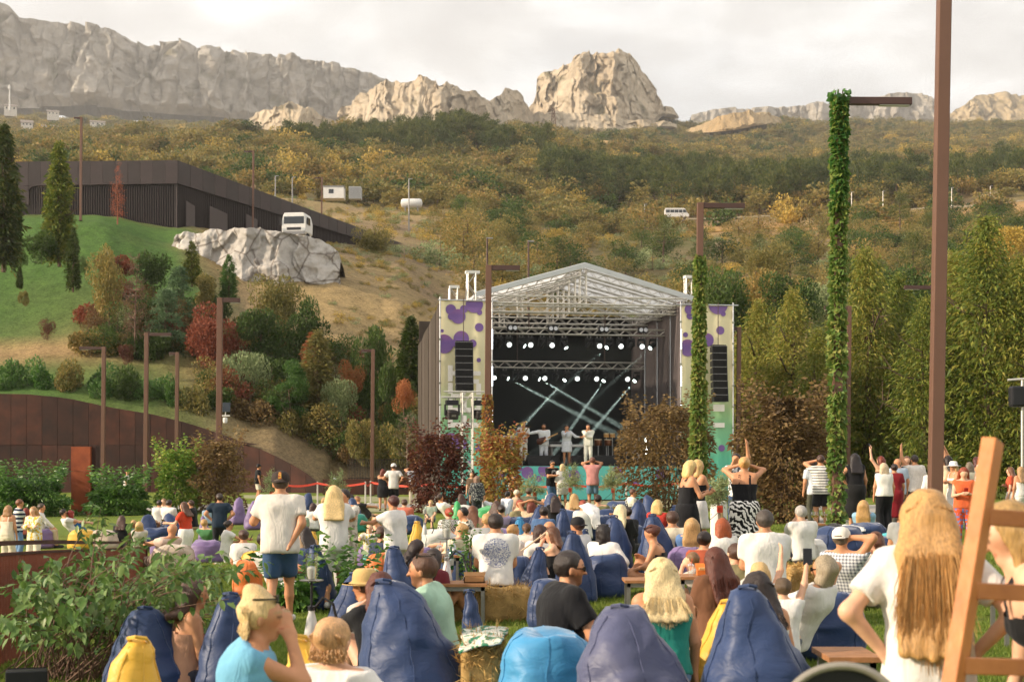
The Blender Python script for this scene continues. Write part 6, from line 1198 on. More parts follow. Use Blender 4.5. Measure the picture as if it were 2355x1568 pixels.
# grass blades on the near lawn
def tuft(seed, n=26):
 rg = np.random.default_rng(seed); P = np.stack([rg.normal(size=n)*.05, rg.normal(size=n)*.05, np.zeros(n)-.004], 1); A = np.stack([rg.normal(size=n)*.35, rg.normal(size=n)*.35, np.ones(n)], 1); v, q = leafquads(P, A, rg.uniform(.03, .06, n), .12, rg); return quads_mesh('tuft', v, q, leafmat('grass_blades', ['3c4f1c', '4f6224', '64702f', '78783c'], transl=.4))
tf = [tuft(i) for i in range(4)]; N_ = 26000; Yg_ = 6.5+(38-6.5)*rg.random(N_)**1.6; xg = rg.uniform(-40, 2400, N_); Xg_ = (xg-CX)/F*Yg_; zg = gh(Xg_, Yg_)+.02*fbm(V3(Xg_*.35, Yg_*.35, 0*Xg_), 3)
sg_ = np.interp(Yg_, [6, 15, 38], [.9, 1.1, 1.7])*rg.uniform(.7, 1.3, N_); scatter('grass', 'short green grass blades of the lawn', tf, np.stack([Xg_, Yg_, zg], 1), np.stack([sg_*1.2, sg_*1.2, sg_], 1), rg.uniform(0, 6.28, N_), rg.integers(0, 4, N_))
# ------------------------------------------------------------------ bean bags
def nylon(col):
 key = 'nylon_%s' % col
 if key in _mats: return _mats[key]
 m, t = newmat(key); A = c3(col); tc = nd(t, 'ShaderNodeTexCoord')
 n = nd(t, 'ShaderNodeTexNoise', {'Vector': tc.outputs['Object'], 'Scale': 3., 'Detail': 4}); c = ramp(t, n.outputs['Fac'], [(.3, mul(A, .82)), (.7, mul(A, 1.12))])
 b = nd(t, 'ShaderNodeBsdfPrincipled', {'Base Color': c, 'Roughness': .5, 'Specular IOR Level': .35, 'Sheen Weight': .25, 'Sheen Roughness': .4})
 mp_ = nd(t, 'ShaderNodeMapping', {0: tc.outputs['Object'], 'Scale': (2., 2., 3.6)}); w = nd(t, 'ShaderNodeTexNoise', {'Vector': mp_.outputs[0], 'Scale': 3.2, 'Detail': 4, 'Distortion': 1.}); w2 = nd(t, 'ShaderNodeTexNoise', {'Vector': tc.outputs['Object'], 'Scale': 5., 'Detail': 2}); mm_ = nd(t, 'ShaderNodeMath', {0: w.outputs['Fac'], 1: w2.outputs['Fac']}, operation='MULTIPLY')
 bp = nd(t, 'ShaderNodeBump', {'Height': mm_.outputs[0], 'Strength': .34, 'Distance': .06}); t.links.new(bp.outputs[0], b.inputs['Normal']); nd(t, 'ShaderNodeOutputMaterial', {'Surface': b.outputs[0]}); _mats[key] = m; return m
NAVY, PURP, YEL, ORA, BLU, GRN, WHT, BEI, SLATE, TEAL = '2a3c62', '75608a', 'd9aa3c', 'd97838', '3f8ab8', '3c9a58', 'd6d2ca', 'b3a18c', '4b4e6a', '2f8a78'
CN = {NAVY: 'navy', PURP: 'purple', YEL: 'yellow', ORA: 'orange', BLU: 'bright blue', GRN: 'green', WHT: 'white', BEI: 'beige', SLATE: 'slate violet', TEAL: 'teal'}
_bbn = [0]
def srule(x, yt, s, hh):      # scale at which a thing of usual height hh, standing on the lawn, reaches row yt
 s1 = s
 for _ in range(8): s1 = .5*s1+.5*(yt-HY)/max(.35, CH-float(gh((x-CX)/s1, F/s1))-hh)
 return min(max(s1, s*.62), s*1.1)
def BB(x, s, wpx, ytop, col, label, apex=0., ay=.0, style='up', base=None, yaw=0., hmax=1.25):
 "bean bag: column, scale, width and top row in the picture"
 _bbn[0] += 1; sd = _bbn[0]; s = srule(x, ytop, s, .95 if style == 'up' else .58) if s < 245 else s; p0 = gp(x, s); w = wpx/s; h = min(max(zat(ytop, p0.y)-p0.z, .3), hmax, 1.7*w+.1); o = thing('bean_bag', label, 'bean bag', p0, 0, 'bean bags on the lawn')
 nr, nt_ = (30, 36) if s > 180 else (18, 24); T_ = np.linspace(0, 1, nr)
 if style == 'up': prof = np.interp(T_, [0, .03, .1, .25, .42, .6, .78, .9, .97, 1], [.68, .92, 1., .97, .87, .72, .54, .38, .26, .04]); zz = np.interp(T_, [0, .03, 1], [0, .012, 1])
 elif style == 'pouf': prof = np.interp(T_, [0, .05, .2, .45, .7, .85, .93, 1], [.62, .86, .98, 1., .92, .78, .58, .02]); zz = np.interp(T_, [0, .05, .2, .45, .7, .85, .93, 1], [0, .05, .22, .5, .78, .93, 1., .94])
 else: prof = np.interp(T_, [0, .04, .14, .4, .65, .85, .95, 1], [.6, .84, .98, 1., .93, .72, .45, .02]); zz = np.interp(T_, [0, .04, .14, .4, .65, .85, .95, 1], [0, .02, .16, .5, .8, .95, .99, 1.])
 th = np.linspace(0, 2*np.pi, nt_, endpoint=False)
 R, TH = np.meshgrid(prof*w/2, th, indexing='ij'); Z = np.repeat((zz*h)[:, None], nt_, 1); TT = np.repeat(T_[:, None], nt_, 1)
 seam = 1+.035*np.abs(np.sin(3*TH+sd))-.02; Rn = R*seam
 lx_ = apex/s+.16*math.sin(sd*2.4)*w*(style == 'up'); X = Rn*np.cos(TH)*(1+.07*np.sin(2*TH+sd))+lx_*TT**1.6; Y = Rn*np.sin(TH)*.95+(ay+.12*math.cos(sd*1.7)*w)*TT**1.6
 if style == 'lie': X = X*1.0; Y = Y*.8
 nn = np.stack([fbm(V3(X*3.2+sd, Y*3.2, Z*3.2+i*9), 3) for i in range(3)], -1)*.05*min(1, w)
 n2 = np.stack([fbm(V3(X*2.5+sd, Y*2.5, Z*9+i*9), 2) for i in range(3)], -1)*.012*(TT[..., None] > .05)
 V = np.stack([X, Y, Z], -1)+nn*np.minimum(1, TT*6)[..., None]+n2; V[..., 2] = np.maximum(V[..., 2], -.02)
 i = np.arange(nr*nt_).reshape(nr, nt_); q = np.stack([i[:-1], np.roll(i, -1, 1)[:-1], np.roll(i, -1, 1)[1:], i[1:]], -1).reshape(-1, 4)
 me = mesh_np('cover', V.reshape(-1, 3), quads=q); link('cover', me, nylon(col), o)
 if s > 95:
  b = MB()
  for k in range(6):
   j = int(round(((k*math.pi/3-sd/3.) % (2*math.pi))/(2*math.pi)*nt_)) % nt_; c_ = V[:, j].mean(0)*0; pts = [tuple(V[r_, j]*np.array((1.004, 1.004, 1))) for r_ in range(1, nr-1, 1 if s < 180 else 2)]; b.path(pts, .006 if s > 180 else .009, 4)
  b.build('seam', nylon(mul(c3(col), .6) if False else col), o)
  if style == 'up': tp = V[-1].mean(0); b = MB(); b.path([(tp[0]-.05, tp[1], tp[2]-.03), (tp[0]-.05, tp[1]-.06, tp[2]+.0), (tp[0], tp[1]-.09, tp[2]+.01), (tp[0]+.05, tp[1]-.06, tp[2]+.0), (tp[0]+.05, tp[1], tp[2]-.03)], .012, 5); b.build('handle', nylon(col), o, True)
 o.rotation_euler = (0, 0, yaw)
 return o
for a in [(952, 322, 250, 1330, NAVY, 'big navy bean bag behind the man in the mint shirt', -85), (350, 300, 215, 1396, NAVY, 'navy bean bag left of the hidden dark haired woman', 25), (515, 310, 140, 1359, NAVY, 'tall navy bean bag right of the hidden dark haired woman', -5), (1468, 366, 318, 1384, SLATE, 'large violet navy bean bag in the centre foreground', -40), (1758, 366, 312, 1353, NAVY, 'large navy bean bag in the right foreground', -18),
  (292, 400, 172, 1456, YEL, 'yellow bean bag at the lower left', 0), (752, 430, 190, 1432, YEL, 'yellow bean bag beside the blonde in the blue vest', -45), (1655, 322, 150, 1378, YEL, 'crumpled yellow bean bag between the blonde and the large navy bag', 10),
  (1322, 224, 96, 1222, NAVY, 'tall navy bean bag behind the girl with the pipe', -12), (1273, 105, 68, 1133, NAVY, 'navy bean bag near the stage behind the woman in the black tee', 5), (1232, 135, 66, 1160, NAVY, 'pointed navy bean bag right of the red haired woman with raised arms', 0), (1297, 130, 52, 1160, NAVY, 'navy bean bag right of the long haired woman in the black tee', 2), (1348, 150, 48, 1176, NAVY, 'navy bean bag with a white towel over it', -4), (1462, 135, 62, 1150, NAVY, 'tall navy bean bag before the brown shrub', 0), (1496, 110, 48, 1137, NAVY, 'navy bean bag by the brown shrub, farthest back', 0), (1410, 170, 96, 1186, NAVY, 'navy bean bag behind the curly haired woman in the white blouse', -8), (1512, 165, 104, 1182, NAVY, 'navy bean bag behind the woman in the leopard skirt', -14), (1548, 138, 52, 1152, NAVY, 'navy bean bag beside the woman with the phone', 10), (1222, 202, 72, 1232, NAVY, 'navy bean bag right of the print shirt', 8), (915, 226, 100, 1256, NAVY, 'navy bean bag behind the woman with long dark hair', 5), (735, 192, 78, 1238, NAVY, 'navy bean bag with a loop handle between the standing pair', -10), (800, 205, 130, 1318, NAVY, 'navy bean bag at the feet of the blonde in white shorts', 8), (1087, 212, 54, 1265, NAVY, 'small navy bag left of the man in the print shirt', 0),
  (340, 86, 58, 1181, NAVY, 'navy bean bag of the left group, nearer the hedge', -5), (392, 88, 62, 1180, NAVY, 'navy bean bag beside the woman in the red tee', 0), (812, 82, 44, 1143, NAVY, 'navy bean bag far back near the red tape', 0), (705, 92, 34, 1132, NAVY, 'navy bean bag right of the man in the cap', 0), (962, 105, 26, 1153, NAVY, 'narrow navy bean bag behind the yellow one', 0),
  (546, 70, 42, 1143, PURP, 'taller purple bean bag near the man in the black cap', 0), (580, 74, 42, 1150, PURP, 'shorter purple bean bag near the man in the black cap', 3), (470, 88, 30, 1174, PURP, 'narrow purple bean bag left of the man in the dark shirt', 0), (958, 128, 46, 1177, YEL, 'yellow bean bag left of the zebra blouse', -6), (722, 112, 40, 1192, YEL, 'yellow bean bag behind the blonde in white shorts', 0), (1052, 80, 34, 1143, GRN, 'bright green bean bag behind the light tower', 0), (1192, 126, 52, 1172, BLU, 'sky blue bean bag left of the red haired woman', -2)]: BB(*a)
for a in [(1258, 338, 236, 1452, BLU, 'bright blue low bean bag under the man in the black polo', 0, 0, 'pouf'), (1902, 252, 186, 1358, NAVY, 'long navy bean bag lying under the woman with grey blond hair', 0, 0, 'lie'), (1925, 128, 136, 1210, NAVY, 'navy bean bag with black and white jackets thrown over it', 0, 0, 'lie'), (2048, 128, 90, 1232, NAVY, 'navy bean bag with a turquoise towel', 0, 0, 'lie'), (1392, 215, 100, 1275, NAVY, 'flattened navy bean bag under the woman in the white blouse', 0, 0, 'lie'), (1312, 152, 74, 1172, NAVY, 'slumped navy bean bag left of the towel', 10, 0, 'lie'), (1388, 137, 60, 1170, NAVY, 'flat navy bean bag with a white cloth', 0, 0, 'lie'), (1420, 116, 66, 1152, NAVY, 'wide navy bean bag behind the bottles', 0, 0, 'lie'), (1195, 222, 56, 1278, NAVY, 'low navy bean bag at the knees of the girl with the pipe', 0, 0, 'lie'), (1262, 232, 90, 1330, NAVY, 'low navy bean bag under the girl with the pipe', 0, 0, 'lie'),
  (352, 98, 84, 1212, NAVY, 'flat navy bean bag of the blond boy', 10, 0, 'lie'), (1005, 152, 96, 1216, WHT, 'big white bean bag in the middle of the lawn', -8, 0, 'lie'), (1068, 150, 84, 1232, WHT, 'flat white bean bag right of the big white one', 12, 0, 'lie'), (968, 168, 66, 1256, PURP, 'purple bean bag below the white one', 0, 0, 'lie'), (862, 150, 84, 1246, PURP, 'purple bean bag behind the orange one', 0, 0, 'lie'), (872, 168, 66, 1270, ORA, 'orange bean bag near the blonde in white shorts', 0, 0, 'lie'), (568, 148, 64, 1288, ORA, 'orange bean bag under the lying man in white', 0, 0, 'lie'), (590, 134, 76, 1264, YEL, 'yellow bean bag left of the man in the cap', 0, 0, 'lie'), (192, 92, 76, 1217, YEL, 'yellow bean bag under the red haired woman', 0, 0, 'lie'), (245, 108, 62, 1218, BEI, 'pale beige bean bag behind the railing', -12, 0, 'lie'), (400, 112, 92, 1252, BEI, 'pinkish beige bean bag of the bald man', 0, 0, 'lie'), (100, 92, 50, 1214, PURP, 'lilac bean bag at the left behind the women', 0, 0, 'lie'), (368, 108, 44, 1240, PURP, 'purple bean bag left of the bald man', 0, 0, 'lie'), (8, 90, 44, 1208, ORA, 'orange bean bag at the left edge', 0, 0, 'lie'), (98, 82, 46, 1200, TEAL, 'teal green bean bag behind the lemon blouse', 0, 0, 'lie'), (1212, 132, 54, 1182, BEI, 'beige bean bag left of the pointed navy one', 0, 0, 'lie'), (1125, 116, 76, 1164, GRN, 'green bean bag of the man with the phone', 8, 0, 'lie'), (632, 100, 60, 1205, WHT, 'white bean bag of the kneeling woman', 0, 0, 'lie'), (818, 92, 52, 1180, TEAL, 'green bean bag of the man in the dark tee', 0, 0, 'lie')]: BB(*a)
# ------------------------------------------------------------------ tables, glasses, bottles, bales
WOOD = mat('teak_wood', '9a6a42', .55, .25, 7, .15, bscale=40); WOODL = mat('ladder_wood', 'b8703c', .5, .16, 5, .12, bscale=30, color2='cc8448'); GL = glassmat(); STRAW = mat('straw', 'a58550', .9, .3, 9, .4)
TOPS = {}
def low_table(key, x, s, wpx, ytop, label, depth=.5, rot=0.):
 p0 = gp(x, s); h = min(max(zat(ytop, p0.y)-p0.z, .25), .6); w = wpx/s; o = thing('low_table', label, 'table', p0, rot, 'low wooden tables'); n = max(4, int(depth/.09))
 for i in range(n): y0 = -depth/2+i*depth/n; MB().box(-w/2, w/2, y0+.004, y0+depth/n-.004, h-.035, h).build('plank', WOOD, o, bevel=.003)
 for sx in (-1, 1):
  for sy in (-1, 1): MB().box(sx*(w/2-.05)-.02, sx*(w/2-.05)+.02, sy*(depth/2-.05)-.02, sy*(depth/2-.05)+.02, 0, h-.036).build('leg', GREYM, o)
 [MB().box(-w/2+.03, w/2-.03, y_, y_+.03, h-.085, h-.037).build('apron', GREYM, o) for y_ in (-depth/2+.03, depth/2-.06)]; TOPS[key] = (p0, h, w, depth); return o
low_table('a', 1560, 150, 92, 1257, 'low wooden table with a white lamp left of the redhead'); low_table('b', 1488, 190, 110, 1330, 'low wooden table with a lidded salad bowl'); low_table('c', 1600, 196, 90, 1322, 'low wooden table with a cup and orange boxes'); low_table('d', 1018, 152, 84, 1274, 'low wooden table with glasses in the middle of the lawn'); low_table('e', 1055, 196, 130, 1338, 'low wooden table with a hookah and brown box'); low_table('f', 1945, 372, 120, 1490, 'low wooden table at the foot of the large navy bean bag'); low_table('g', 1895, 112, 60, 1203, 'low wooden table with many glasses behind the jackets'); low_table('h', 1432, 100, 60, 1180, 'low wooden table with glasses among the navy bean bags'); low_table('i', 1005, 178, 70, 1310, 'low wooden table with wine glasses before the hookah')
def on(key, u, v): p, h, w, d = TOPS[key]; return Vector((p.x+u*w/2, p.y+v*d/2, p.z+h+.001))
WINE = mat('white_wine', 'c9a94e', .1, .05, 5, 0, trans=.7); RED = mat('red_wine', '5a1418', .1, .05, 5, 0)
def wineglass(p, label, fill=WINE, k=1.):
 o = thing('wine_glass', label, 'wine glass', p, 0, 'wine glasses'); MB().lathe([(.035*k, 0), (.033*k, .004), (.006, .01), (.004, .09*k), (.02*k, .105*k), (.038*k, .14*k), (.04*k, .17*k), (.034*k, .215*k)], 14).build('bowl', GL, o, True)
 if fill: MB().lathe([(.003, .108*k), (.02*k, .11*k), (.035*k, .138*k), (.036*k, .15*k), (.001, .15*k)], 12).build('wine', fill, o, True)
def tumbler(p, label, col=None): o = thing('cup', label, 'cup', p, 0, 'clear cups'); MB().lathe([(.03, 0), (.032, .002), (.04, .11), (.041, .112)], 14).build('wall', GL if col is None else col, o, True); MB().lathe([(.001, .113), (.042, .113), (.038, .13), (.02, .14), (.001, .142)], 14).build('lid', glassmat('frost_lid', (.85, .85, .85), .6), o, True); MB().tube((0, 0, .06), (.02, 0, .2), .004, n=5).build('straw', TAPE, o)
def bottle(p, label, col, hgt=.28, r=.036, cap='c8c8c8'): o = thing('bottle', label, 'bottle', p, 0, 'bottles'); MB().lathe([(r*.9, 0), (r, .01), (r, hgt*.55), (r*.75, hgt*.68), (r*.36, hgt*.8), (r*.36, hgt*.96), (r*.36, hgt)], 14).build('glass_body', col, o, True); MB().lathe([(r*.42, hgt*.93), (r*.42, hgt*1.01), (.001, hgt*1.012)], 10).build('cap', mat('cap_%s' % cap, cap, .4, .05, 5, 0), o, True); MB().lathe([(r*1.015, hgt*.18), (r*1.015, hgt*.45)], 14).build('paper_label', WHITE, o, True)
BG = mat('green_bottle_glass', '1d5a32', .1, .1, 5, 0, spec=.7); BK = mat('dark_bottle_glass', '14180f', .1, .1, 5, 0, spec=.7); BW = glassmat('water_bottle', (.75, .88, .95), .5)
wineglass(on('a', -.45, -.2), 'tall wine glass on the table with the white lamp'); o = thing('table_lamp', 'white dome lamp on the low table left of the redhead', 'lamp', on('a', .25, 0)); MB().lathe([(.09, 0), (.105, .02), (.1, .07), (.07, .12), (.03, .14), (.001, .143)], 20).build('dome', WHITE, o, True); MB().lathe([(.1, -.0005), (.1, .012), (.02, .013)], 20).build('foot', GREYM, o, True)
bottle(on('h', .3, .1)+Vector((0, 0, 0)), 'dark wine bottle on the table among the navy bean bags', BK, .31)
for i, (u, v) in enumerate([(-.7, -.3), (-.3, .3), (.0, -.4), (.6, .4)]): wineglass(on('h', u, v), 'wine glass on the table among the navy bean bags, %s from the left' % ordinal(i))
for i, (u, v) in enumerate([(-.9, -.2), (-.55, .3), (-.2, -.4), (.15, .2), (.5, -.3), (.8, .3)]): wineglass(on('g', u, v), 'wine glass on the table behind the jackets, %s from the left' % ordinal(i), k=1.1)
bottle(on('g', .3, 0), 'clear water bottle among the glasses behind the jackets', BW, .3)
o = thing('salad_bowl', 'lidded clear salad bowl on the low table', 'bowl', on('b', .2, -.1)); MB().lathe([(.05, 0), (.085, .03), (.1, .08)], 20).build('bowl', GL, o, True); MB().lathe([(.001, .04), (.07, .045), (.06, .06), (.001, .07)], 12).build('salad', mat('salad', '6a7a3a', .8, .3, 40, .3), o, True); MB().lathe([(.104, .08), (.1, .095), (.05, .11), (.001, .112)], 20).build('lid', glassmat('frost_lid', (.85, .85, .85), .6), o, True)
tumbler(on('b', .75, .3), 'clear cup beside the salad bowl'); tumbler(on('c', -.3, -.2), 'clear iced cup with a straw beside the orange boxes'); o = thing('snack_box', 'orange paper snack box on the low table', 'box', on('c', .45, .1)); MB().box(-.09, .09, -.07, .07, 0, .06).build('tray', mat('orange_card', 'd9772f', .7, .08, 6, .05), o); MB().add([(-.09, .07, .06), (.09, .07, .06), (.1, .13, .13), (-.1, .13, .13)], [(0, 1, 2, 3)]).build('flap', _mats['orange_card'], o); MB().box(-.06, .06, -.05, .05, .02, .085).build('food', mat('fries', 'd8b070', .8, .3, 30, .3), o)
for i, (u, v) in enumerate([(-.3, -.2), (.05, .1), (.4, -.3)]): wineglass(on('i', u, v), 'wine glass of white wine before the hookah, %s from the left' % ordinal(i))
bottle(on('i', .72, .0), 'blue labelled water bottle beside the wine glasses', BW, .27, cap='2a6aa8'); bottle(on('i', .9, .2), 'green glass bottle beside the wine glasses', BG, .32)
wineglass(on('d', .3, 0), 'glass on the middle lawn table', None); tumbler(on('d', -.2, .1), 'clear cup on the middle lawn table'); bottle(on('d', .6, .1), 'clear jar bottle on the middle lawn table', BW, .2); o = thing('foil_bowl', 'silver foil bowl on the middle lawn table', 'bowl', on('d', -.6, -.1)); MB().lathe([(.05, 0), (.08, .05), (.085, .052), (.07, .05), (.045, .006)], 16).build('shell', CHROME, o, True); MB().lathe([(.001, .03), (.065, .04), (.001, .06)], 12).build('food', _mats['fries'], o, True)
o = thing('card_box', 'brown cardboard tray beside the hookah', 'box', on('e', .55, -.1)); MB().box(-.12, .12, -.09, .09, 0, .012).box(-.12, .12, -.09, -.08, 0, .07).box(-.12, .12, .08, .09, 0, .07).box(-.12, -.11, -.09, .09, 0, .07).box(.11, .12, -.09, .09, 0, .07).build('walls', mat('cardboard', 'a97c50', .85, .1, 9, .1), o); MB().add([(-.12, .09, .07), (.12, .09, .07), (.13, .15, .11), (-.13, .15, .11)], [(0, 1, 2, 3)]).build('flap', _mats['cardboard'], o); tumbler(on('e', -.5, -.2), 'large clear tumbler before the hookah')
def hookah(x, s, ybase, ytop, label):
 p0 = gp(x, s); z0 = max(zat(ybase, p0.y), p0.z); H = zat(ytop, p0.y)-z0; o = thing('hookah', label, 'hookah', (p0.x, p0.y, z0)); k = H/.85
 MB().lathe([(.075*k, 0), (.08*k, .01), (.05*k, .2*k), (.03*k, .27*k), (.035*k, .3*k)], 16).build('vase', mat('frosted_glass', 'd5d3cf', .25, .05, 6, 0, spec=.6), o, True); MB().lathe([(.04*k, .29*k), (.04*k, .33*k), (.012*k, .34*k), (.012*k, .58*k)], 12).build('stem', DARKM if s > 250 else CHROME, o, True); MB().lathe([(.012*k, .575*k), (.115*k, .58*k), (.12*k, .59*k), (.012*k, .6*k)], 20).build('tray', GREYM, o, True)
 MB().lathe([(.025*k, .59*k), (.04*k, .63*k), (.045*k, .7*k), (.03*k, .72*k)], 14).build('bowl', mat('clay', 'c9c2b8', .7, .1, 8, .1), o, True); MB().lathe([(.057*k, .6*k), (.06*k, .85*k)], 18).build('wind_glass', GL, o, True); MB().path([(.03*k, 0, .31*k), (.12*k, -.02, .42*k), (.22*k, -.05, .36*k), (.27*k, -.05, .15*k), (.22*k, -.1, .02)], .014*k, 6).build('hose', DARKM, o, True)
hookah(716, 285, 1470, 1272, 'hookah with a glass wind cover in front of the man in the cap'); hookah(1027, 192, 1338, 1192, 'hookah on the low table left of the print shirt'); hookah(976, 122, 1228, 1160, 'small hookah left of the zebra blouse')
def bale(x, s, wpx, ytop, label, depth=.5, rot=0., matl=STRAW, dy=0.):
 rg = np.random.default_rng(int(x)); p0 = gp(x, s); h = max(.32, zat(ytop, p0.y)-p0.z); w = wpx/s; p0.y += dy; o = thing('hay_bale', label, 'hay bale', p0, rot, 'hay bales'); n = 20
 u = np.linspace(-1, 1, n); sup = lambda a: np.sign(a)*np.abs(a)**.35; ph = np.linspace(0, 2*np.pi, 40, endpoint=False); nu = 26; uu = np.linspace(-1, 1, nu)
 U, PH = np.meshgrid(uu, ph, indexing='ij'); e = (1-np.abs(U)**8)**.4; Xb = U*w/2; Yb = sup(np.cos(PH))*depth/2*e; Zb = h/2+sup(np.sin(PH))*h/2*e; nn = fbm(V3(Xb*6, Yb*6, Zb*6), 3)*.035; Yb = Yb*(1+nn*2); Zb = Zb+nn; i = np.arange(nu*40).reshape(nu, 40); q = np.stack([i[:-1], np.roll(i, -1, 1)[:-1], np.roll(i, -1, 1)[1:], i[1:]], -1).reshape(-1, 4); link('core', mesh_np('core', np.stack([Xb, Yb, Zb], -1).reshape(-1, 3), quads=q), matl, o)
 N_ = 2600; j = rg.integers(0, nu*40, N_); Pn = np.stack([Xb, Yb, Zb], -1).reshape(-1, 3)[j]+rg.normal(size=(N_, 3))*.012; A_ = rg.normal(size=(N_, 3)); c_ = Pn-np.array((0, 0, h/2)); c_[:, 0] *= .2; A_ += c_/np.maximum(np.linalg.norm(c_, axis=1, keepdims=True), .01)*.6; v, q = leafquads(Pn, A_, rg.uniform(.05, .13, N_), .07, rg); k_ = quads_mesh('stalks', v, q, leafmat('straw_stalks', ['6e5430', '8f7040', 'a88a52', 'bda068'], .2)); link('stalks', k_, None, o)['kind'] = 'stuff'
 for sx in (-.45, .45): MB().path([(sx*w/2*1.1, math.cos(a)*depth*.515, h/2+math.sin(a)*h*.515) for a in np.linspace(0, 6.28, 24)], .006, 4).build('twine', mat('twine', '8a7a50', .9, .1, 9, 0), o)
bale(1130, 186, 192, 1342, 'long hay bale under the man in the print shirt', .62, dy=-.36); bale(1108, 322, 100, 1468, 'hay bale with a green patterned cloth behind the navy bean bag', .6); bale(1770, 190, 150, 1318, 'hay bale under the man in the white tee', .6, dy=-.2); bale(1845, 205, 70, 1308, 'small hay bale right of the orange cloth')
def drape(name, label, x, s, pts_px, col, lift=.02, pat=None, c2=None, cat='cloth', Y=None, thick=.012):
 "soft cloth: grid pinned to picture points (rows), laid over what is under it"
 Yd = Y or F/s; rows = [[px(a, b_, Yd+dy) for (a, b_, dy) in r] for r in pts_px]; o = thing(name, label, cat, rows[0][0]); o0 = Vector(rows[0][0]); nr, nc = len(rows), len(rows[0]); R_, C_ = 14, 14; V = np.zeros((R_, C_, 3)); src = np.array([[list(q) for q in r] for r in rows])
 for i in range(R_):
  for j in range(C_):
   a, b_ = i/(R_-1)*(nr-1), j/(C_-1)*(nc-1); i0, j0 = min(int(a), nr-2), min(int(b_), nc-2); fa, fb = a-i0, b_-j0; V[i, j] = (src[i0, j0]*(1-fb)+src[i0, j0+1]*fb)*(1-fa)+(src[i0+1, j0]*(1-fb)+src[i0+1, j0+1]*fb)*fa
 V += np.stack([fbm(V*5+3*k, 3) for k in range(3)], -1)*.025; V = V-np.array(o0); i = np.arange(R_*C_).reshape(R_, C_); q = np.stack([i[:-1, :-1], i[1:, :-1], i[1:, 1:], i[:-1, 1:]], -1).reshape(-1, 4); c_ = link('fabric', mesh_np('fabric', V.reshape(-1, 3), quads=q), cloth(col, pat, c2), o); m_ = c_.modifiers.new('thickness', 'SOLIDIFY'); m_.thickness = thick; return o
drape('towel', 'white towel hanging over a navy bean bag', 1350, 134, [[(1332, 1163, .1), (1352, 1155, .1), (1372, 1165, .1)], [(1340, 1172, -.25), (1358, 1168, -.25), (1380, 1172, -.2)], [(1352, 1182, -.38), (1372, 1185, -.38), (1382, 1200, -.38)], [(1366, 1215, -.4), (1376, 1218, -.4), (1385, 1212, -.4)]], 'e2dfda', cat='towel')
drape('jacket', 'black jacket thrown over the lying navy bean bag', 1920, 128, [[(1905, 1205, .1), (1922, 1200, .1), (1940, 1208, .1)], [(1905, 1215, -.42), (1918, 1212, -.42), (1935, 1220, -.42)], [(1902, 1255, -.5), (1910, 1255, -.5), (1918, 1258, -.5)]], '1c1c1e', cat='jacket'); drape('jacket', 'white jacket lying on the navy bean bag right of the black one', 1945, 128, [[(1922, 1208, .1), (1955, 1204, .1), (1985, 1212, .1)], [(1925, 1220, -.42), (1955, 1214, -.42), (1990, 1220, -.4)], [(1918, 1232, -.48), (1950, 1226, -.48), (1975, 1222, -.45)]], 'dedad3', cat='jacket')
drape('towel', 'turquoise towel on the navy bean bag at the right', 2050, 128, [[(2028, 1228, .0), (2050, 1222, .0), (2075, 1224, .0)], [(2028, 1236, -.4), (2052, 1230, -.4), (2078, 1230, -.4)]], '4fb0b8', cat='towel'); drape('blanket', 'green and white patterned blanket on the hay bale', 1110, 322, [[(1062, 1445, .25), (1110, 1440, .25), (1165, 1442, .25)], [(1060, 1468, -.25), (1110, 1462, -.25), (1160, 1470, -.25)], [(1058, 1500, -.36), (1100, 1482, -.36), (1150, 1475, -.36)]], 'd8d4c4', pat='floral', c2='3a7a5a', cat='blanket'); drape('cloth', 'orange cloth on the hay bale under the man in white', 1770, 190, [[(1700, 1300, .2), (1770, 1296, .2), (1820, 1300, .2)], [(1700, 1312, -.28), (1765, 1310, -.28), (1825, 1312, -.28)], [(1705, 1322, -.34), (1770, 1328, -.34), (1812, 1345, -.34)]], 'd8732c', cat='cloth')
# backpack, white column, ladder, dark round chair, flight case
p0 = gp(1243, 196); bp_ = thing('backpack', 'black and white checkered backpack beside the girl with the pipe', 'backpack', p0, .2); link('bag_body', sdf_mesh('bag_body', [((0, 0, .1), (0, 0, .3), .14, .12, {'sq': ((0, 1, 0), .62)}), ((0, 0, .05), (0, 0, .1), .13, .14, {'sq': ((0, 1, 0), .62)})], .015), cloth('e6e4e0', 'check', '141416'), bp_); MB().path([(-.06, 0, .4), (-.05, 0, .5), (0, 0, .53), (.05, 0, .5), (.06, 0, .4)], .012, 6).build('handle', DARKM, bp_, True); link('front_pocket', sdf_mesh('front_pocket', [((0, -.1, .08), (0, -.1, .2), .09, .08, {'sq': ((0, 1, 0), .4)})], .014), cloth('e6e4e0', 'check', '141416'), bp_)
p0 = gp(1822, 138); bp_ = thing('backpack', 'black backpack with checkered straps beside the brown shrub', 'backpack', p0, -.3); link('bag_body', sdf_mesh('bag_body', [((0, 0, .1), (.05, 0, .36), .16, .10, {'sq': ((0, 1, 0), .6)})], .016), cloth('161618'), bp_); MB().path([(-.12, -.08, .05), (-.16, -.1, .2), (-.05, -.08, .42)], .018, 5).build('strap', cloth('e6e4e0', 'check', '141416'), bp_, True)
p0 = gp(1652, 112); wc = thing('white_column', 'plain white cylinder stand behind the small olive tree', 'column', p0); MB().lathe([(.2, 0), (.2, .02), (.17, .04), (.17, .86), (.19, .88), (.19, .9), (.001, .902)], 28).build('drum', WHITE, wc, True); MB().lathe([(.205, .0), (.205, .012), (.2, .013)], 28).build('foot_ring', GREYM, wc, True)
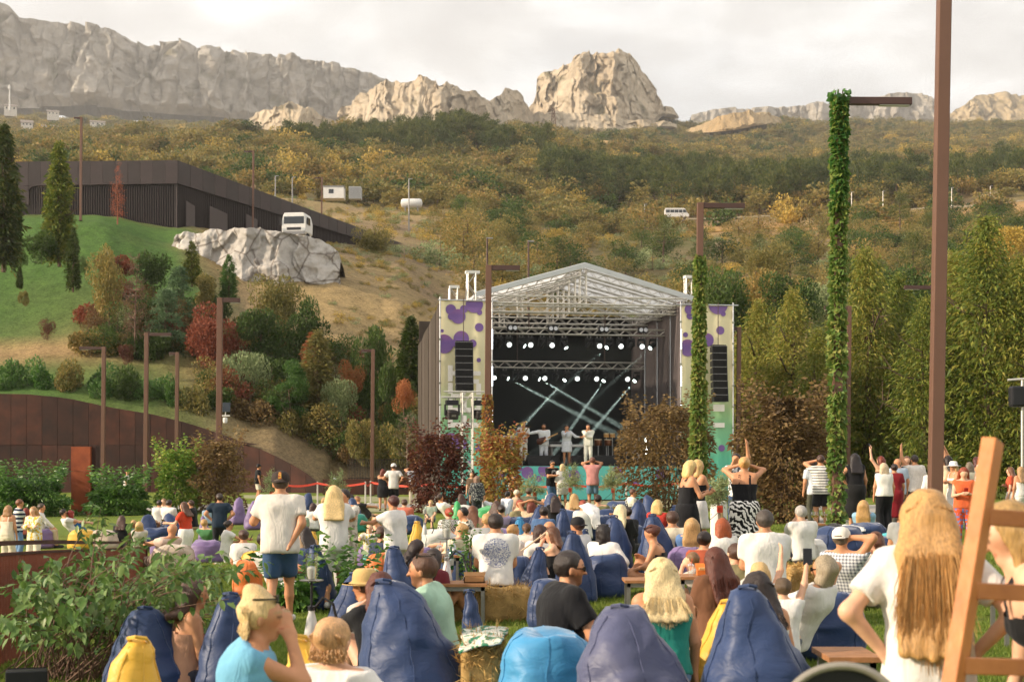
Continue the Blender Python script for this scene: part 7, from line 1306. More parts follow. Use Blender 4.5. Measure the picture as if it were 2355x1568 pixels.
ld = thing('ladder', 'wooden ladder standing at the right edge, very near', 'ladder'); sl = 690.; a0, a1 = px(2283, 1012, F/sl), px(2186, 1600, F/(sl*1.03)); d = (a1-a0).normalized(); a2 = a0+d*(a0.z/abs(d.z)) if d.z < 0 else a1
def railbox(p, q, w, t_, name, par):
 d_ = (q-p).normalized(); sd_ = Vector((.8, -.6, 0)); sd_ = (sd_-d_*sd_.dot(d_)).normalized(); n_ = d_.cross(sd_); P8 = []
 for e_ in (p, q):
  for a_, b_ in ((-1, -1), (1, -1), (1, 1), (-1, 1)): P8.append(e_+sd_*w*a_/2+n_*t_*b_/2)
 return MB().add(P8, [(0, 1, 2, 3), (7, 6, 5, 4), (0, 4, 5, 1), (1, 5, 6, 2), (2, 6, 7, 3), (3, 7, 4, 0)]).build(name, WOODL, par, bevel=.004)
railbox(a0, a2, .05, .085, 'side_rail', ld); off_ = Vector((.46, .16, 0)); railbox(a0+off_, a2+off_, .05, .085, 'side_rail', ld)
for yy_ in (1192, 1362, 1532, 1702, 1872):
 f = (yy_-1012)/(1600-1012); c_ = a0.lerp(a1, f); railbox(c_+off_*.05, c_+off_*.95+Vector((0, 0, -.03)), .03, .055, 'rung', ld)
ch = thing('dark_chair', 'dark chair with a rounded back and pale rim at the bottom edge', 'chair', Vector((px(1935, 0, 4.4).x, 4.4, 0))); b = MB(); w_ = .185; zt_ = zat(1530, 4.4); pts = [(w_*math.cos(a_), 0, zt_-.16+.16*math.sin(a_)) for a_ in np.linspace(0, math.pi, 22)]; b.path([(w_, 0, .45)]+pts+[(-w_, 0, .45)], .013, 8).build('back_rim', mat('rim_grey', '9a9284', .4, .05, 5, 0, metal=.4), ch, True)
me = bpy.data.meshes.new('back_panel'); pv_ = [(w_*.95*math.cos(a_), .012, zt_-.16+.15*math.sin(a_)) for a_ in np.linspace(0, math.pi, 22)]; vv = [(w_*.95, .012, .45)]+pv_+[(-w_*.95, .012, .45)]; n_ = len(vv); me.from_pydata(vv+[(x_, .035, z_2) for x_, y_, z_2 in vv], [], [tuple(range(n_)), tuple(range(2*n_-1, n_-1, -1))]+[(i, (i+1) % n_, n_+(i+1) % n_, n_+i) for i in range(n_)]); me.update(); link('back_panel', me, mat('chair_black', '141312', .5, .1, 5, .05), ch); MB().box(-.2, .2, -.4, .02, .42, .46).build('seat', _mats['chair_black'], ch, bevel=.01)
for sx in (-1, 1):
 for y_ in (-.37, 0): MB().tube((sx*.17, y_, 0), (sx*.17, y_, .43), .013, n=8).build('leg', DARKM, ch)
p0 = gp(62, 300); fc = thing('speaker_case', 'black tilted stage speaker with silver edges at the lower left', 'loudspeaker', p0+Vector((0, 0, .02)), .3); extr([(-.3, 0), (.3, 0), (.3, .1), (-.05, .36), (-.3, .36)], -.25, .25).xf(Matrix.Rotation(math.pi/2, 4, 'Z')).build('cabinet', DARKM, fc, bevel=.012); MB().box(-.23, .23, -.2, .2, -.01, .01).build('grille', BLK, fc, loc=(0, .15, .24), rot=(-.64, 0, 0)); MB().tube((-.25, -.3, .005), (.25, -.3, .005), .012).tube((-.25, .3, .1), (.25, .3, .1), .012).build('edge_trim', GREYM, fc); fc.scale = (.6,)*3
p0 = gp(2350, 95); ls = thing('light_stand', 'pale stand with a black spotlight at the right edge', 'light stand', p0); MB().tube((0, 0, 0), (0, 0, 3.6), .03).build('mast', ALU, ls); MB().tube((-.35, 0, 3.6), (.4, 0, 3.65), .03).build('crossbar', ALU, ls); MB().box(-.3, .05, -.15, .15, 2.95, 3.45).build('spotlight', DARKM, ls, bevel=.05)
low_table('j', 2250, 235, 120, 1312, 'low table half hidden behind the ladder')
bottle(on('j', -.3, -.2), 'clear water bottle on the table by the woman in orange', BW, .32, .042)
# ------------------------------------------------------------------ people
def ik(S, T, l1, l2, pole):
 S = np.asarray(S, float); T = np.asarray(T, float); d = T-S; L_ = np.linalg.norm(d); mx_ = (l1+l2)*.995
 if L_ > mx_: T = S+d/L_*mx_; d = T-S; L_ = mx_
 L_ = max(L_, abs(l1-l2)+.02); e = d/max(np.linalg.norm(d), 1e-6); a = (l1*l1-l2*l2+L_*L_)/(2*L_); h = math.sqrt(max(l1*l1-a*a, 0))
 p = np.asarray(pole, float); p = p-e*(p@e); p = p/max(np.linalg.norm(p), 1e-6)
 return S+e*a+p*h, T
SKIN = {'fair': hexc('d9a98a'), 'tan': hexc('c48d68'), 'deep': hexc('b07a58'), 'pale': hexc('e2b89c')}
def nz(v): v = np.asarray(v, float); return v/max(np.linalg.norm(v), 1e-9)
PEOPLE_N = [0]
def dec(o, r=.5): m_ = o.modifiers.new('thin_out', 'DECIMATE'); m_.ratio = r; return o
def P(x, hy, s, pose, fac, label, top=('tee', 'e8e4de'), bot=('pants', '3a3a40'), hair=('short', '3a2a20'), arms=('down', 'down'), skin='tan', sex='f', lean=None, head=(0, 0), side=0., twist=0., legs=None, shoes='2a2a2a', beard=None, hat=None, glasses=None, fat=1., child=None, base=None, lift=None, group='festival visitors', dx=0., jewel=None, seatmax=.75, rz=None, fine=None, keep=0):
 "x, hy: picture column and row of the head top; s: pixels per metre there; fac: 0 = away from camera, 90 = facing left, 180 = towards camera, -90 = right"
 PEOPLE_N[0] += 1; seed = PEOPLE_N[0]
 if pose != 'stand' and s < 262 and base is None and not keep: s = srule(x, hy, s, {'sit': .93, 'chair': 1.27, 'recline': .8, 'lie': .6, 'kneel': 1.1}[pose]*(child or 1))
 Y = F/s; X = (x-CX)/s; z0 = float(gh(X, Y)) if base is None else base; zh = CH-(hy-HY)/s-z0     # head height above ground
 lean = {'stand': 2, 'sit': 8, 'chair': 6, 'recline': -38, 'lie': -62, 'kneel': 8}[pose] if lean is None else lean
 sc = 1.0; male = sex == 'm'
 lp = math.radians(lean); rp = math.radians(side); td = nz((math.sin(rp), math.sin(lp), math.cos(lp)*math.cos(rp)))
 tw = math.radians(twist); rt = np.array((math.cos(tw), math.sin(tw), 0)); rt = nz(rt-td*(rt@td)); fw = np.cross(td, rt)
 fw = fw if fw[1] > -.5 else fw
 fwd = np.cross(td, rt)*-1 if np.cross(td, rt)[1] < 0 else np.cross(td, rt)
 hy_, hp_ = math.radians(head[0]), math.radians(head[1]); hb = nz(td*.35+np.array((0, 0, 1.))*.65) if abs(lean) < 70 else nz(td*.6+np.array((0, 0, .4)))
 hf = nz((-math.sin(hy_+tw*-1)*math.cos(hp_), math.cos(hy_)*math.cos(hp_), math.sin(hp_))); hr = nz(np.cross(hf, hb)); hu = np.cross(hr, hf)
 seat0 = {'stand': .92, 'sit': .13, 'chair': .45, 'recline': .22, 'lie': .2, 'kneel': .36}[pose]
 loc_h = td[2]*.56+.13*hb[2]+.118                           # head top above pelvis
 if child: sc = child; 
 if pose == 'stand':
  if not child: sc = min(max(zh/1.735, .86), 1.12)
  pz = .92; lift_ = (zh-1.735*sc) if base is not None else 0
 else:
  if not child: sc = 1.03 if male else .97
  pz = zh/sc-loc_h if lift is None else seat0; pz = min(max(pz, seat0), seat0+seatmax); lift_ = 0
 Pz = np.array((0, 0, pz)); Cc = Pz+td*.50+fwd*(.02 if pose == 'stand' else -.02); Nk = Cc+td*.06+fwd*.01; Hc = Nk+hb*.125+fwd*.02
 sw_ = (.195 if male else .168)*(.9+.1*fat); hw = .085
 SH = {k: Cc+rt*k*sw_-td*.01 for k in (-1, 1)}; HI = {k: Pz+rt*k*hw for k in (-1, 1)}
 # legs
 lg = legs or {'stand': 'stand', 'sit': 'sit', 'chair': 'chair', 'recline': 'out', 'lie': 'out', 'kneel': 'kneel'}[pose]; AN = {}; KN = {}
 for k in (-1, 1):
  if lg == 'stand': T_, pl_ = (k*.11, .02*k, .085), (k*.1, 1, 0)
  elif lg == 'walk': T_, pl_ = (k*.09, .24*k, .085+(.06 if k < 0 else 0)), (0, 1, 0)
  elif lg == 'wide': T_, pl_ = (k*.2, .03, .085), (k*.2, 1, 0)
  elif lg == 'sit': T_, pl_ = (k*.13, .56+.05*k, .08), (k*.15, .3, 1)
  elif lg == 'cross': T_, pl_ = (-k*.16, .34, .09), (k*1.2, .5, .35)
  elif lg == 'chair': T_, pl_ = (k*.12, .48, .08), (k*.1, .6, 1)
  elif lg == 'out': T_, pl_ = (k*.11, .84, .09), (k*.1, 0, 1)
  elif lg == 'knees': T_, pl_ = (k*.11, .42, .08), (0, .2, 1)
  elif lg == 'kneel': T_, pl_ = (k*.1, -.28, .06), (0, 1, -.1)
  elif lg == 'oneup': T_, pl_ = ((.12, .55, .08) if k > 0 else (-.1, .8, .08)), (0, .2, 1)
  KN[k], AN[k] = ik(HI[k], T_, .43, .42, pl_)
 # arms
 EL = {}; HA = {}; hd_ = {}
 for k, a in zip((-1, 1), arms):
  S_ = SH[k]; pole = np.array((k*.5, -.6, -.3))
  if isinstance(a, tuple): T_ = np.array(a[:3], float)*np.array((k, 1, 1)) if len(a) == 3 else np.array(a[:3]); T_ = S_+T_
  elif a == 'down': T_ = S_+np.array((k*.07, .04, -.52))
  elif a == 'hip': T_ = Pz+rt*k*.19+fwd*.0+td*.10; pole = np.array((k*1, -.45, 0))
  elif a == 'hipb': T_ = Pz+rt*k*.13-fwd*.12+td*.02; pole = np.array((k*1, -.5, 0))
  elif a == 'phone': T_ = Cc+fwd*.30+rt*k*.05-td*.2; pole = np.array((k*.7, -.2, -1))
  elif a == 'up': T_ = S_+np.array((k*.1, .16, .48)); pole = np.array((k*.6, .3, -.3))
  elif a == 'high': T_ = S_+np.array((-k*.1, .18, .5)); pole = np.array((k*1, .2, 0))
  elif a == 'head': T_ = Hc+rt*k*.115+fwd*.0+np.array((0, 0, .03)); pole = np.array((k*1, .1, -.1))
  elif a == 'crown': T_ = Hc+rt*k*.05-fwd*.03+np.array((0, 0, .13)); pole = np.array((k*1, .3, .1))
  elif a == 'eyes': T_ = Hc+hf*.14+rt*k*.08+np.array((0, 0, .0)); pole = np.array((k*1, .1, -.4))
  elif a == 'face': T_ = Hc+hf*.135+hr*k*.02-hu*.08; pole = np.array((k*.4, .2, -1))
  elif a == 'chin': T_ = Hc+hf*.10+hr*k*.05-hu*.11; pole = np.array((k*.4, .4, -1))
  elif a == 'lap': T_ = Pz+fwd*.30+rt*k*.08+np.array((0, 0, .12)); pole = np.array((k*.7, -.6, -.2))
  elif a == 'knee': T_ = KN[k]+np.array((0, -.02, .07)); pole = np.array((k*.7, -.3, -.6))
  elif a == 'fwd': T_ = S_+np.array((k*.05, .48, -.14))
  elif a == 'out': T_ = S_+np.array((k*.42, .2, -.2)); pole = np.array((0, -.5, -1))
  elif a == 'prop': T_ = np.array((k*.28, -.34, .05)); pole = np.array((k*.3, -1, .3))
  elif a == 'glass': T_ = S_+np.array((k*.1, .36, -.22)); pole = np.array((k*.5, -.4, -1))
  elif a == 'fold': T_ = Cc+fwd*.2-rt*k*.1-td*.2; pole = np.array((k*1, .1, -.4))
  EL[k], HA[k] = ik(S_, T_, .285, .25, pole)
  f = nz(HA[k]-EL[k]); hd_[k] = nz(f+np.array((0, 0, -.1)))
 h = fine or min(max(2.1/(s*.435), .0112), .0262); far = h > .0125; near = s > 150
 g_ = .92 if not male else 1.0
 # body
 pr = []
 hs = 1.06 if child else 1.0
 pr += [(Hc+hu*.035-hf*.012, Hc+hu*.025+hf*.012, .086*hs, .080*hs), (Hc+hf*.02-hu*.0, Hc+hf*.045-hu*.082, .066*hs, .036*hs), (Hc-hf*.02-hu*.03, Nk-td*.03, .052, .058 if male else .048)]
 pr += [(Hc+hf*.088+hu*.002, Hc+hf*.106-hu*.03, .009, .014, {'k': .015})]
 for k in (-1, 1): pr.append((Hc+hr*k*.083-hf*.008+hu*.005, Hc+hr*k*.086-hf*.012-hu*.025, .017, .012, {'k': .012}))
 wf = fat
 tor = []
 for k in (-1, 1):
  tor += [(Pz+rt*k*.055+td*.0, Pz+rt*k*.06+td*.17, (.115 if male else .122)*wf, .098*wf*g_), (Pz+rt*k*.06+td*.17, Cc+rt*k*.085-td*.10, .098*wf*g_, .108*wf), (Cc+rt*k*.085-td*.10, SH[k]-rt*k*.03+td*.005, .105*wf, .062)]
 tor += [(Pz+td*.12, Cc-td*.06, .10*wf, .108*wf), (Cc-td*.06, Nk-td*.035, .10*wf, .05)]
 for k in (-1, 1): tor.append((SH[k]-rt*k*.02+td*.012, Nk+rt*k*.02-td*.0, .048, .042))
 if not male and not child:
  for k in (-1, 1): tor.append((Cc+rt*k*.075-td*.16+fwd*.06, Cc+rt*k*.07-td*.17+fwd*.085, .06, .05))
 arm = []; leg = []
 for k in (-1, 1):
  ra = 1.12 if male else .93; ra *= .8+.2*fat
  arm += [(SH[k], EL[k], .054*ra, .041*ra), (EL[k], HA[k], .042*ra, .028*ra)]
  leg += [(HI[k], KN[k], .088*wf, .058*(.5+.5*wf)), (KN[k], KN[k]*.55+AN[k]*.45-np.array((0, .012, 0)), .054, .053), (KN[k]*.55+AN[k]*.45-np.array((0, .012, 0)), AN[k], .053, .036)]
 hand = []; feet = []
 for k in (-1, 1):
  W_ = HA[k]; d = hd_[k]; sd = nz(np.cross(d, np.array((k*1., .2, .3)))); up_ = np.cross(sd, d)
  if far: hand += [(W_, W_+d*.10, .034, .028, {'sq': (up_, .55)}), (W_+d*.08, W_+d*.16-up_*.03, .03, .018, {'sq': (up_, .6)}), (W_+d*.03+sd*.03, W_+d*.08+sd*.055, .015, .012)]
  else:
   hand += [(W_, W_+d*.085, .030, .036, {'sq': (up_, .5)})]
   for i, (o_, L_) in enumerate(((-.030, .068), (-.010, .08), (.010, .075), (.029, .058))):
    b0 = W_+d*.085+sd*o_; m0 = b0+d*L_*.55-up_*.012; hand += [(b0, m0, .0105, .0095, {'k': .008}), (m0, m0+d*L_*.4-up_*.028, .0095, .0075, {'k': .006})]
   t0 = W_+d*.02-sd*.03; hand += [(t0, t0+d*.035-sd*.03, .014, .012, {'k': .012}), (t0+d*.035-sd*.03, t0+d*.07-sd*.036-up_*.008, .012, .009, {'k': .008})]
  fdir = np.array((k*.12, 1., 0.)); 
  if lg in ('out',): fdir = np.array((k*.25, .45, .9))
  if lg == 'kneel': fdir = np.array((0, -.8, -.5))
  fdir = nz(fdir); feet += [(AN[k]-fdir*.045-np.array((0, 0, .035)), AN[k]+fdir*.15-np.array((0, 0, .052 if abs(fdir[2]) < .3 else .0)), .042, .032, {'k': .02})]
 base_c = np.array(SKIN[skin]); bcol = None if beard is None else np.array(c3(beard)); hcol = np.array(c3(hair[1])) if hair else base_c
 def colf(v):
  c = np.repeat(base_c[None], len(v), 0)*np.array((1, 1, 1.)); q = v-Hc; lx, ly, lz = q@hr, q@hf, q@hu; inh = (np.abs(lx) < .11) & (np.abs(lz) < .15) & (np.abs(ly) < .14)
  if h <= .019:
   rd = inh & (ly > .06) & (np.abs(lx) < .03) & (np.abs(lz+.056) < .011); c[rd] = base_c*np.array((.80, .52, .50))
   for k in (-1, 1):
    e_ = inh & (ly > .045) & (((lx-k*.033)/.019)**2+((lz-.006)/.010)**2 < 1); c[e_] = base_c*.30
    b_ = inh & (ly > .04) & (((lx-k*.035)/.026)**2+((lz-.031)/.0075)**2 < 1); c[b_] = hcol*.5+base_c*.15
   ck = inh & (ly > .03) & (np.abs(np.abs(lx)-.045) < .022) & (np.abs(lz+.025) < .02); c[ck] = c[ck]*np.array((1.02, .90, .88))
  if bcol is not None:
   bd = inh & (ly > -.02) & (lz < -.032-.35*np.maximum(0, .03-np.abs(lx))*0) & ~((np.abs(lx) < .024) & (np.abs(lz+.056) < .008)) & (lz > -.135); c[bd] = bcol*.7+base_c*.3
  if hair and hair[0] in ('buzz',):
   hb_ = inh & (lz > .03) & (ly < .06); c[hb_] = hcol*.7+base_c*.3
  return c
 root = thing('person', label, 'person', (X, Y, z0+lift_), math.radians(fac) if rz is None else rz, group); root.scale = (sc,)*3
 v, q = sdf_net(pr+tor+arm+leg+hand+feet, h, k=.035); me = mesh_np('body', v, quads=q, cols=colf(v)); dec(link('body', me, skinmat(), root), .45)
 # centre the figure on its head column
 rot = Matrix.Rotation(math.radians(fac), 3, 'Z'); off = rot @ Vector((Hc[0], Hc[1], 0))*sc
 root.location = (X-off.x+dx, Y-off.y, z0+lift_)
 hc_ = max(h*1.22, .0145)
 # lower garment
 def infl(p, d_, **o): 
  oo = dict(p[4]) if len(p) > 4 else {}; oo.update(o); return (p[0], p[1], p[2]+d_, p[3]+d_, oo)
 if bot:
  kind, col = bot[0], bot[1]; pat = bot[2] if len(bot) > 2 else None; c2_ = bot[3] if len(bot) > 3 else None; sc_ = bot[4] if len(bot) > 4 else 1.; pp = []; kk = .03; cuts = [(Pz+td*(.12 if kind != 'low' else .06), td)]
  for k in (-1, 1): pp += [(Pz+rt*k*.055-td*.02, Pz+rt*k*.06+td*.17, (.115 if male else .122)*wf+.014, .1*wf+.012)]
  for k in (-1, 1):
   th, s1, s2 = [p for p in leg if p is not None][(0 if k < 0 else 3):(3 if k < 0 else 6)]
   if kind == 'pants': pp += [infl(th, .016), infl(s1, .02), (s2[0], s2[0]*.06+s2[1]*.94, s2[2]+.016, s2[3]+.026, {'cut': True})]
   elif kind == 'wide': pp += [infl(th, .03), (th[1], AN[k], .095, .11, {'cut': True})]
   elif kind == 'shorts': e_ = th[0]*.12+th[1]*.88; pp += [(th[0], e_, th[2]+.018, th[3]+.038, {'cut': True})]
   elif kind == 'mini': e_ = th[0]*.42+th[1]*.58; pp += [(th[0], e_, th[2]+.02, th[3]+.05, {'cut': True})]
   elif kind == 'skirt': e_ = th[0]*.15+th[1]*.85; pp += [(th[0], e_, th[2]+.025, th[3]+.07, {'cut': True, 'k': .16})]
   elif kind == 'midi': e_ = th[1]*.45+AN[k]*.55; pp += [(th[0], th[1], th[2]+.03, th[3]+.06, {'k': .16}), (th[1], e_, .12, .11, {'cut': True, 'k': .18})]
   elif kind == 'maxi': e_ = th[1]*.08+AN[k]*.92; pp += [(th[0], th[1], th[2]+.03, th[3]+.07, {'k': .2}), (th[1], e_, .13, .14, {'cut': True, 'k': .22})]
  if kind in ('skirt', 'midi', 'maxi', 'mini') and lg in ('stand', 'walk', 'wide'):
   mid = (KN[-1]+KN[1])/2; e_ = {'skirt': Pz*.15+mid*.85, 'mini': Pz*.4+mid*.6, 'midi': (AN[-1]+AN[1])/2*.5+mid*.5, 'maxi': (AN[-1]+AN[1])/2}[kind]; pp += [(Pz-np.array((0, 0, .08)), e_, .13*wf, .15 if kind != 'maxi' else .19, {'cut': True, 'k': .12})]
   cuts.append((e_, (0, 0, -1)))
  v, q = sdf_net(pp, hc_, k=kk, wob=.006, wscale=7, seed=seed, cuts=cuts); dec(link('bottoms', mesh_np('bottoms', v, quads=q), cloth(col, pat, c2_, sc=sc_), root), .45)
 if top:
  kind, col = top[0], top[1]; pat = top[2] if len(top) > 2 else None; c2_ = top[3] if len(top) > 3 else None; sc_ = top[4] if len(top) > 4 else 1.; loose = .022 if kind in ('tank', 'strapless', 'crop') else .028 if kind in ('loose', 'long', 'blouse') else .022
  pp = [infl(p, loose) for p in tor]; tankcut = False; hem = -.10 if kind in ('tee', 'loose', 'polo', 'long', 'blouse') else -.02
  if pose != 'stand': hem = max(hem, -.05)
  if kind == 'crop': hem = .12
  for k in (-1, 1): pp.append((Pz+rt*k*.06+td*hem, Pz+rt*k*.06+td*.15, .118*wf+loose, .1*wf+loose))
  cuts = [(Pz+td*hem, -td)]; hi_ = .060 if kind != 'polo' else .085
  if kind in ('tank', 'strapless', 'crop'):
   pp = [p for i, p in enumerate(pp) if i not in (2, 5, 7, 8, 9)]; cuts.append((Cc-td*.085, td))
   if kind != 'strapless':
    for k in (-1, 1):
     for f_ in (-1, 1): pp.append((Cc+rt*k*.085-td*.11+fwd*f_*.10, Cc+rt*k*.085+td*.062+fwd*f_*.012, .016, .014, {'k': .01}))
    cuts = cuts[:1]; pp = [infl(p, 0) for p in pp]
    pp2 = []
    for p in pp: pp2.append(p)
    pp = pp2; tankcut = True
  else:
   cuts.append((Cc+td*hi_+fwd*.0, td*.9+fwd*.25)); tankcut = False
   if kind in ('sleeveless',): pass
   else:
    for k in (-1, 1):
     ua, fa = arm[0 if k < 0 else 2], arm[1 if k < 0 else 3]
     if kind in ('long',): pp += [infl(ua, .018), (fa[0], fa[0]*.06+fa[1]*.94, fa[2]+.018, fa[3]+.016, {'cut': True})]
     elif kind == 'blouse': pp += [infl(ua, .022), (fa[0], fa[0]*.6+fa[1]*.4, fa[2]+.03, fa[3]+.045, {'cut': True})]
     else: pp += [(ua[0], ua[0]*.32+ua[1]*.68, ua[2]+.02, ua[3]+.034, {'cut': True})]
  v, q = sdf_net(pp, hc_, k=.035, wob=.007, wscale=6, seed=seed+50, cuts=cuts)
  if tankcut and kind != 'strapless' and len(v):
   qv = v-(Cc-td*.10); hgt = qv@td; lat = np.abs(qv@rt); bad = (hgt > .0) & (np.abs(lat-.085) > .022); ok = ~bad[q].any(1); q = q[ok]
  dec(link('top', mesh_np('top', v, quads=q), cloth(col, pat, c2_, sc=sc_), root))
 # hair
 if hair and hair[0] not in ('bald', 'buzz'):
  st, col = hair[0], hair[1]; L_ = hair[2] if len(hair) > 2 else .34; hp2 = []
  hp2 += [(Hc+hu*.042-hf*.018, Hc+hu*.03-hf*.03, .097*hs, .095*hs)]
  carve = [(Hc+hf*.16-hu*.055, Hc+hf*.13-hu*.10, .125, .12, {'neg': True})]; cuts = []
  bk_ = nz(-td*.9-np.array((0, 0, .5))); down = nz(np.array((0, 0, -1.))*.75-td*.25) if lean > -30 else nz(-td)
  if st == 'short': cuts = [(Hc-hu*.055, -hu-hf*-.25)]
  else:
   if st in ('bob', 'long', 'half'):
    Lb = .15 if st == 'bob' else L_
    if st == 'bob':
     for o_ in (-.062, -.02, .02, .062): hp2.append((Hc-hf*.062+hr*o_+hu*.0, Hc-hf*.085+hr*o_*1.35+down*Lb*(1-.6*abs(o_)), .052, .045, {'k': .04}))
    else:
     bd_ = -fwd*(.115+.03*fat) if abs(lean) < 60 else -fwd*.1; N2 = Nk+bd_*.62
     for o_ in (-.085, -.045, 0, .045, .085): e_ = N2+bd_*.72+rt*o_*1.5-td*max(.03, Lb-.14)*(1-.5*abs(o_)); hp2 += [(Hc-hf*.05+hr*o_*.8+hu*.0, N2+rt*o_*1.15-td*.03, .052, .046, {'k': .04}), (N2+rt*o_*1.15-td*.03, e_, .046, .026, {'k': .04, 'sq': (fwd, .75)})]
    for k in (-1, 1): hp2.append((Hc+hr*k*.082+hu*.03-hf*.01, Hc+hr*k*.092-hf*.025+down*(min(Lb, .22)*.75), .028, .022, {'k': .03}))
   if st == 'pony': hp2 += [(Hc-hf*.1+hu*.05, Hc-hf*.14+down*L_*.5, .036, .032), (Hc-hf*.14+down*L_*.5, Hc-hf*.13+down*L_, .032, .012)]
   if st == 'bun': hp2 += [(Hc-hf*.105+hu*.055, Hc-hf*.115+hu*.045, .046, .044)]
   if st == 'topbun': hp2 += [(Hc-hf*.03+hu*.125, Hc-hf*.06+hu*.13, .045, .04)]
   if st in ('pony', 'bun', 'topbun'): cuts = [(Hc-hu*.075, -hu)]
   if st == 'curly':
    rg2 = np.random.default_rng(seed)
    for i in range(26): d2 = nz(rg2.normal(size=3)+hu*.3-hf*.5); hp2.append((Hc+d2*.085+hu*.02, Hc+d2*.1+down*rg2.uniform(.0, .2), .035, .028, {'k': .015}))
  v, q = sdf_net(hp2+carve, max(h*1.1, .0125), k=.03, wob=.006 if st != 'curly' else .012, wscale=16, seed=seed, cuts=cuts); link('hair', mesh_np('hair', v, quads=q), hairmat(col), root)
  if s > 215 and st in ('long', 'half', 'bob', 'bun', 'topbun', 'pony'):
   rg2 = np.random.default_rng(seed+9); b = MB(); Lb = {'bob': .15, 'long': L_, 'half': L_}.get(st, .09); ns2 = 380 if s > 300 else 90
   for i in range(ns2):
    a_ = rg2.uniform(-1, 1); o_ = a_*.1; p0 = Hc+hu*(.128-.05*a_*a_)-hf*rg2.uniform(-.02, .07)+hr*o_*.5; p1 = Hc+hr*o_*1.02-hf*(.095-.03*a_*a_)+hu*.0
    if st in ('long', 'half'): p2 = Nk-fwd*(.10+.02*fat+.03*rg2.random())+rt*o_*1.15-td*.04; p3 = p2-fwd*.055-td*max(.02, (Lb-.14)*rg2.uniform(.75, 1.15))*(1-.35*abs(a_))+rt*(o_*.5+rg2.normal()*.014)
    else: p2 = p1+down*Lb*.5+rg2.normal(size=3)*.008; p3 = p1+down*Lb*rg2.uniform(.9, 1.12)+hr*rg2.normal()*.015
    pts_ = [p0, (p0+p1)/2-hf*.03+hr*o_*.25, p1, p2, p2*.5+p3*.5+rg2.normal(size=3)*.006, p3]; b.path([tuple(z_) for z_ in pts_], [.002, .0025, .003, .003, .0026, .001], 3)
   b.build('hair_strands', hairmat(col), root)
 # small things worn
 Bm = Matrix((hr, hf, hu)).transposed().to_4x4(); Bm.translation = Hc
 if hat:
  kind, col = hat; hm = mat('hat_%s' % col, col, .8, .08, 12, .3, bscale=90)
  if kind in ('cap', 'capback'):
   d_ = 1 if kind == 'cap' else -1; b = MB(); b.lathe([(.104, .0), (.106, .03), (.098, .07), (.07, .105), (.03, .12), (.004, .123)], 18, (0, -.014, .03)); b.xf(Bm); c_ = b.build('cap_crown', hm, root, True); b = MB()
   n = 9; v = []
   for i in range(n): a_ = math.pi*(.18+.64*i/(n-1)); v += [(.1*math.cos(a_), d_*.09*math.sin(a_)-.014, .045), (.098*math.cos(a_)*.9, d_*(.085*math.sin(a_)+.075*math.sin(a_))-.014, .028), (.1*math.cos(a_), d_*.09*math.sin(a_)-.014, .037), (.098*math.cos(a_)*.9, d_*(.085*math.sin(a_)+.075*math.sin(a_))-.014, .021)]
   b.add(v, [f_ for i in range(n-1) for f_ in ((4*i, 4*i+1, 4*i+5, 4*i+4), (4*i+2, 4*i+6, 4*i+7, 4*i+3), (4*i+1, 4*i+3, 4*i+7, 4*i+5))]); b.xf(Bm); b.build('cap_visor', hm, root, True)
  else:
   R_ = .19 if kind == 'straw' else .2; b = MB(); b.lathe([(R_, .005), (R_*.75, .0), (.108, .022), (.106, .05), (.098, .1), (.07, .125), (.003, .122)], 24, (0, -.012, .03)); b.lathe([(.1, .015), (R_*.75, -.006), (R_, -.002), (R_, .005)], 24, (0, -.012, .03)); b.xf(Bm); b.build('sun_hat', hm, root, True); 
 if glasses and s > 60:
  zg_, yg = {'on': (.006, .095), 'up': (.095, .075), 'crown': (.115, .03)}[glasses]; b = MB(); b.box(-.062, -.008, yg-.006, yg+.004, zg_-.018, zg_+.016).box(.008, .062, yg-.006, yg+.004, zg_-.018, zg_+.016).box(-.01, .01, yg-.003, yg+.002, zg_+.002, zg_+.008)
  for k in (-1, 1): b.box(k*.078-.003, k*.078+.003, yg-.12, yg-.008, zg_, zg_+.008); b.box(min(k*.06, k*.078), max(k*.06, k*.078), yg-.012, yg-.004, zg_, zg_+.008)
  b.xf(Bm); b.build('sunglasses', mat('sunglass', '1a1614', .2, .1, 5, 0, spec=.7), root)
 if shoes and s > 45 and pose in ('stand', 'sit', 'chair', 'kneel', 'recline'):
  for i, p in enumerate(feet):
   v, q = sdf_net([(p[0], p[1], p[2]+.008, p[3]+.012, {'k': .02})], max(h*1.1, .02), k=.02, cuts=[(np.array((0, 0, -.002)), (0, 0, -1))] if pose == 'stand' else []); dec(link('shoe', mesh_np('shoe', v, quads=q), cloth(shoes), root), .4)
 root['_'] = 0; del root['_']
 M_ = Matrix.LocRotScale(root.location, root.rotation_euler, root.scale)
 return root, {'hand': {k: M_ @ Vector(HA[k]+hd_[k]*.08) for k in (-1, 1)}, 'head': M_ @ Vector(Hc), 'knee': {k: M_ @ Vector(KN[k]) for k in (-1, 1)}, 'seat': M_ @ Vector(Pz), 'hc': Hc, 'B': Bm, 'root': root, 'sh': SH, 'C': Cc, 'P': Pz, 'fwd': fwd, 'rt': rt, 'td': td}
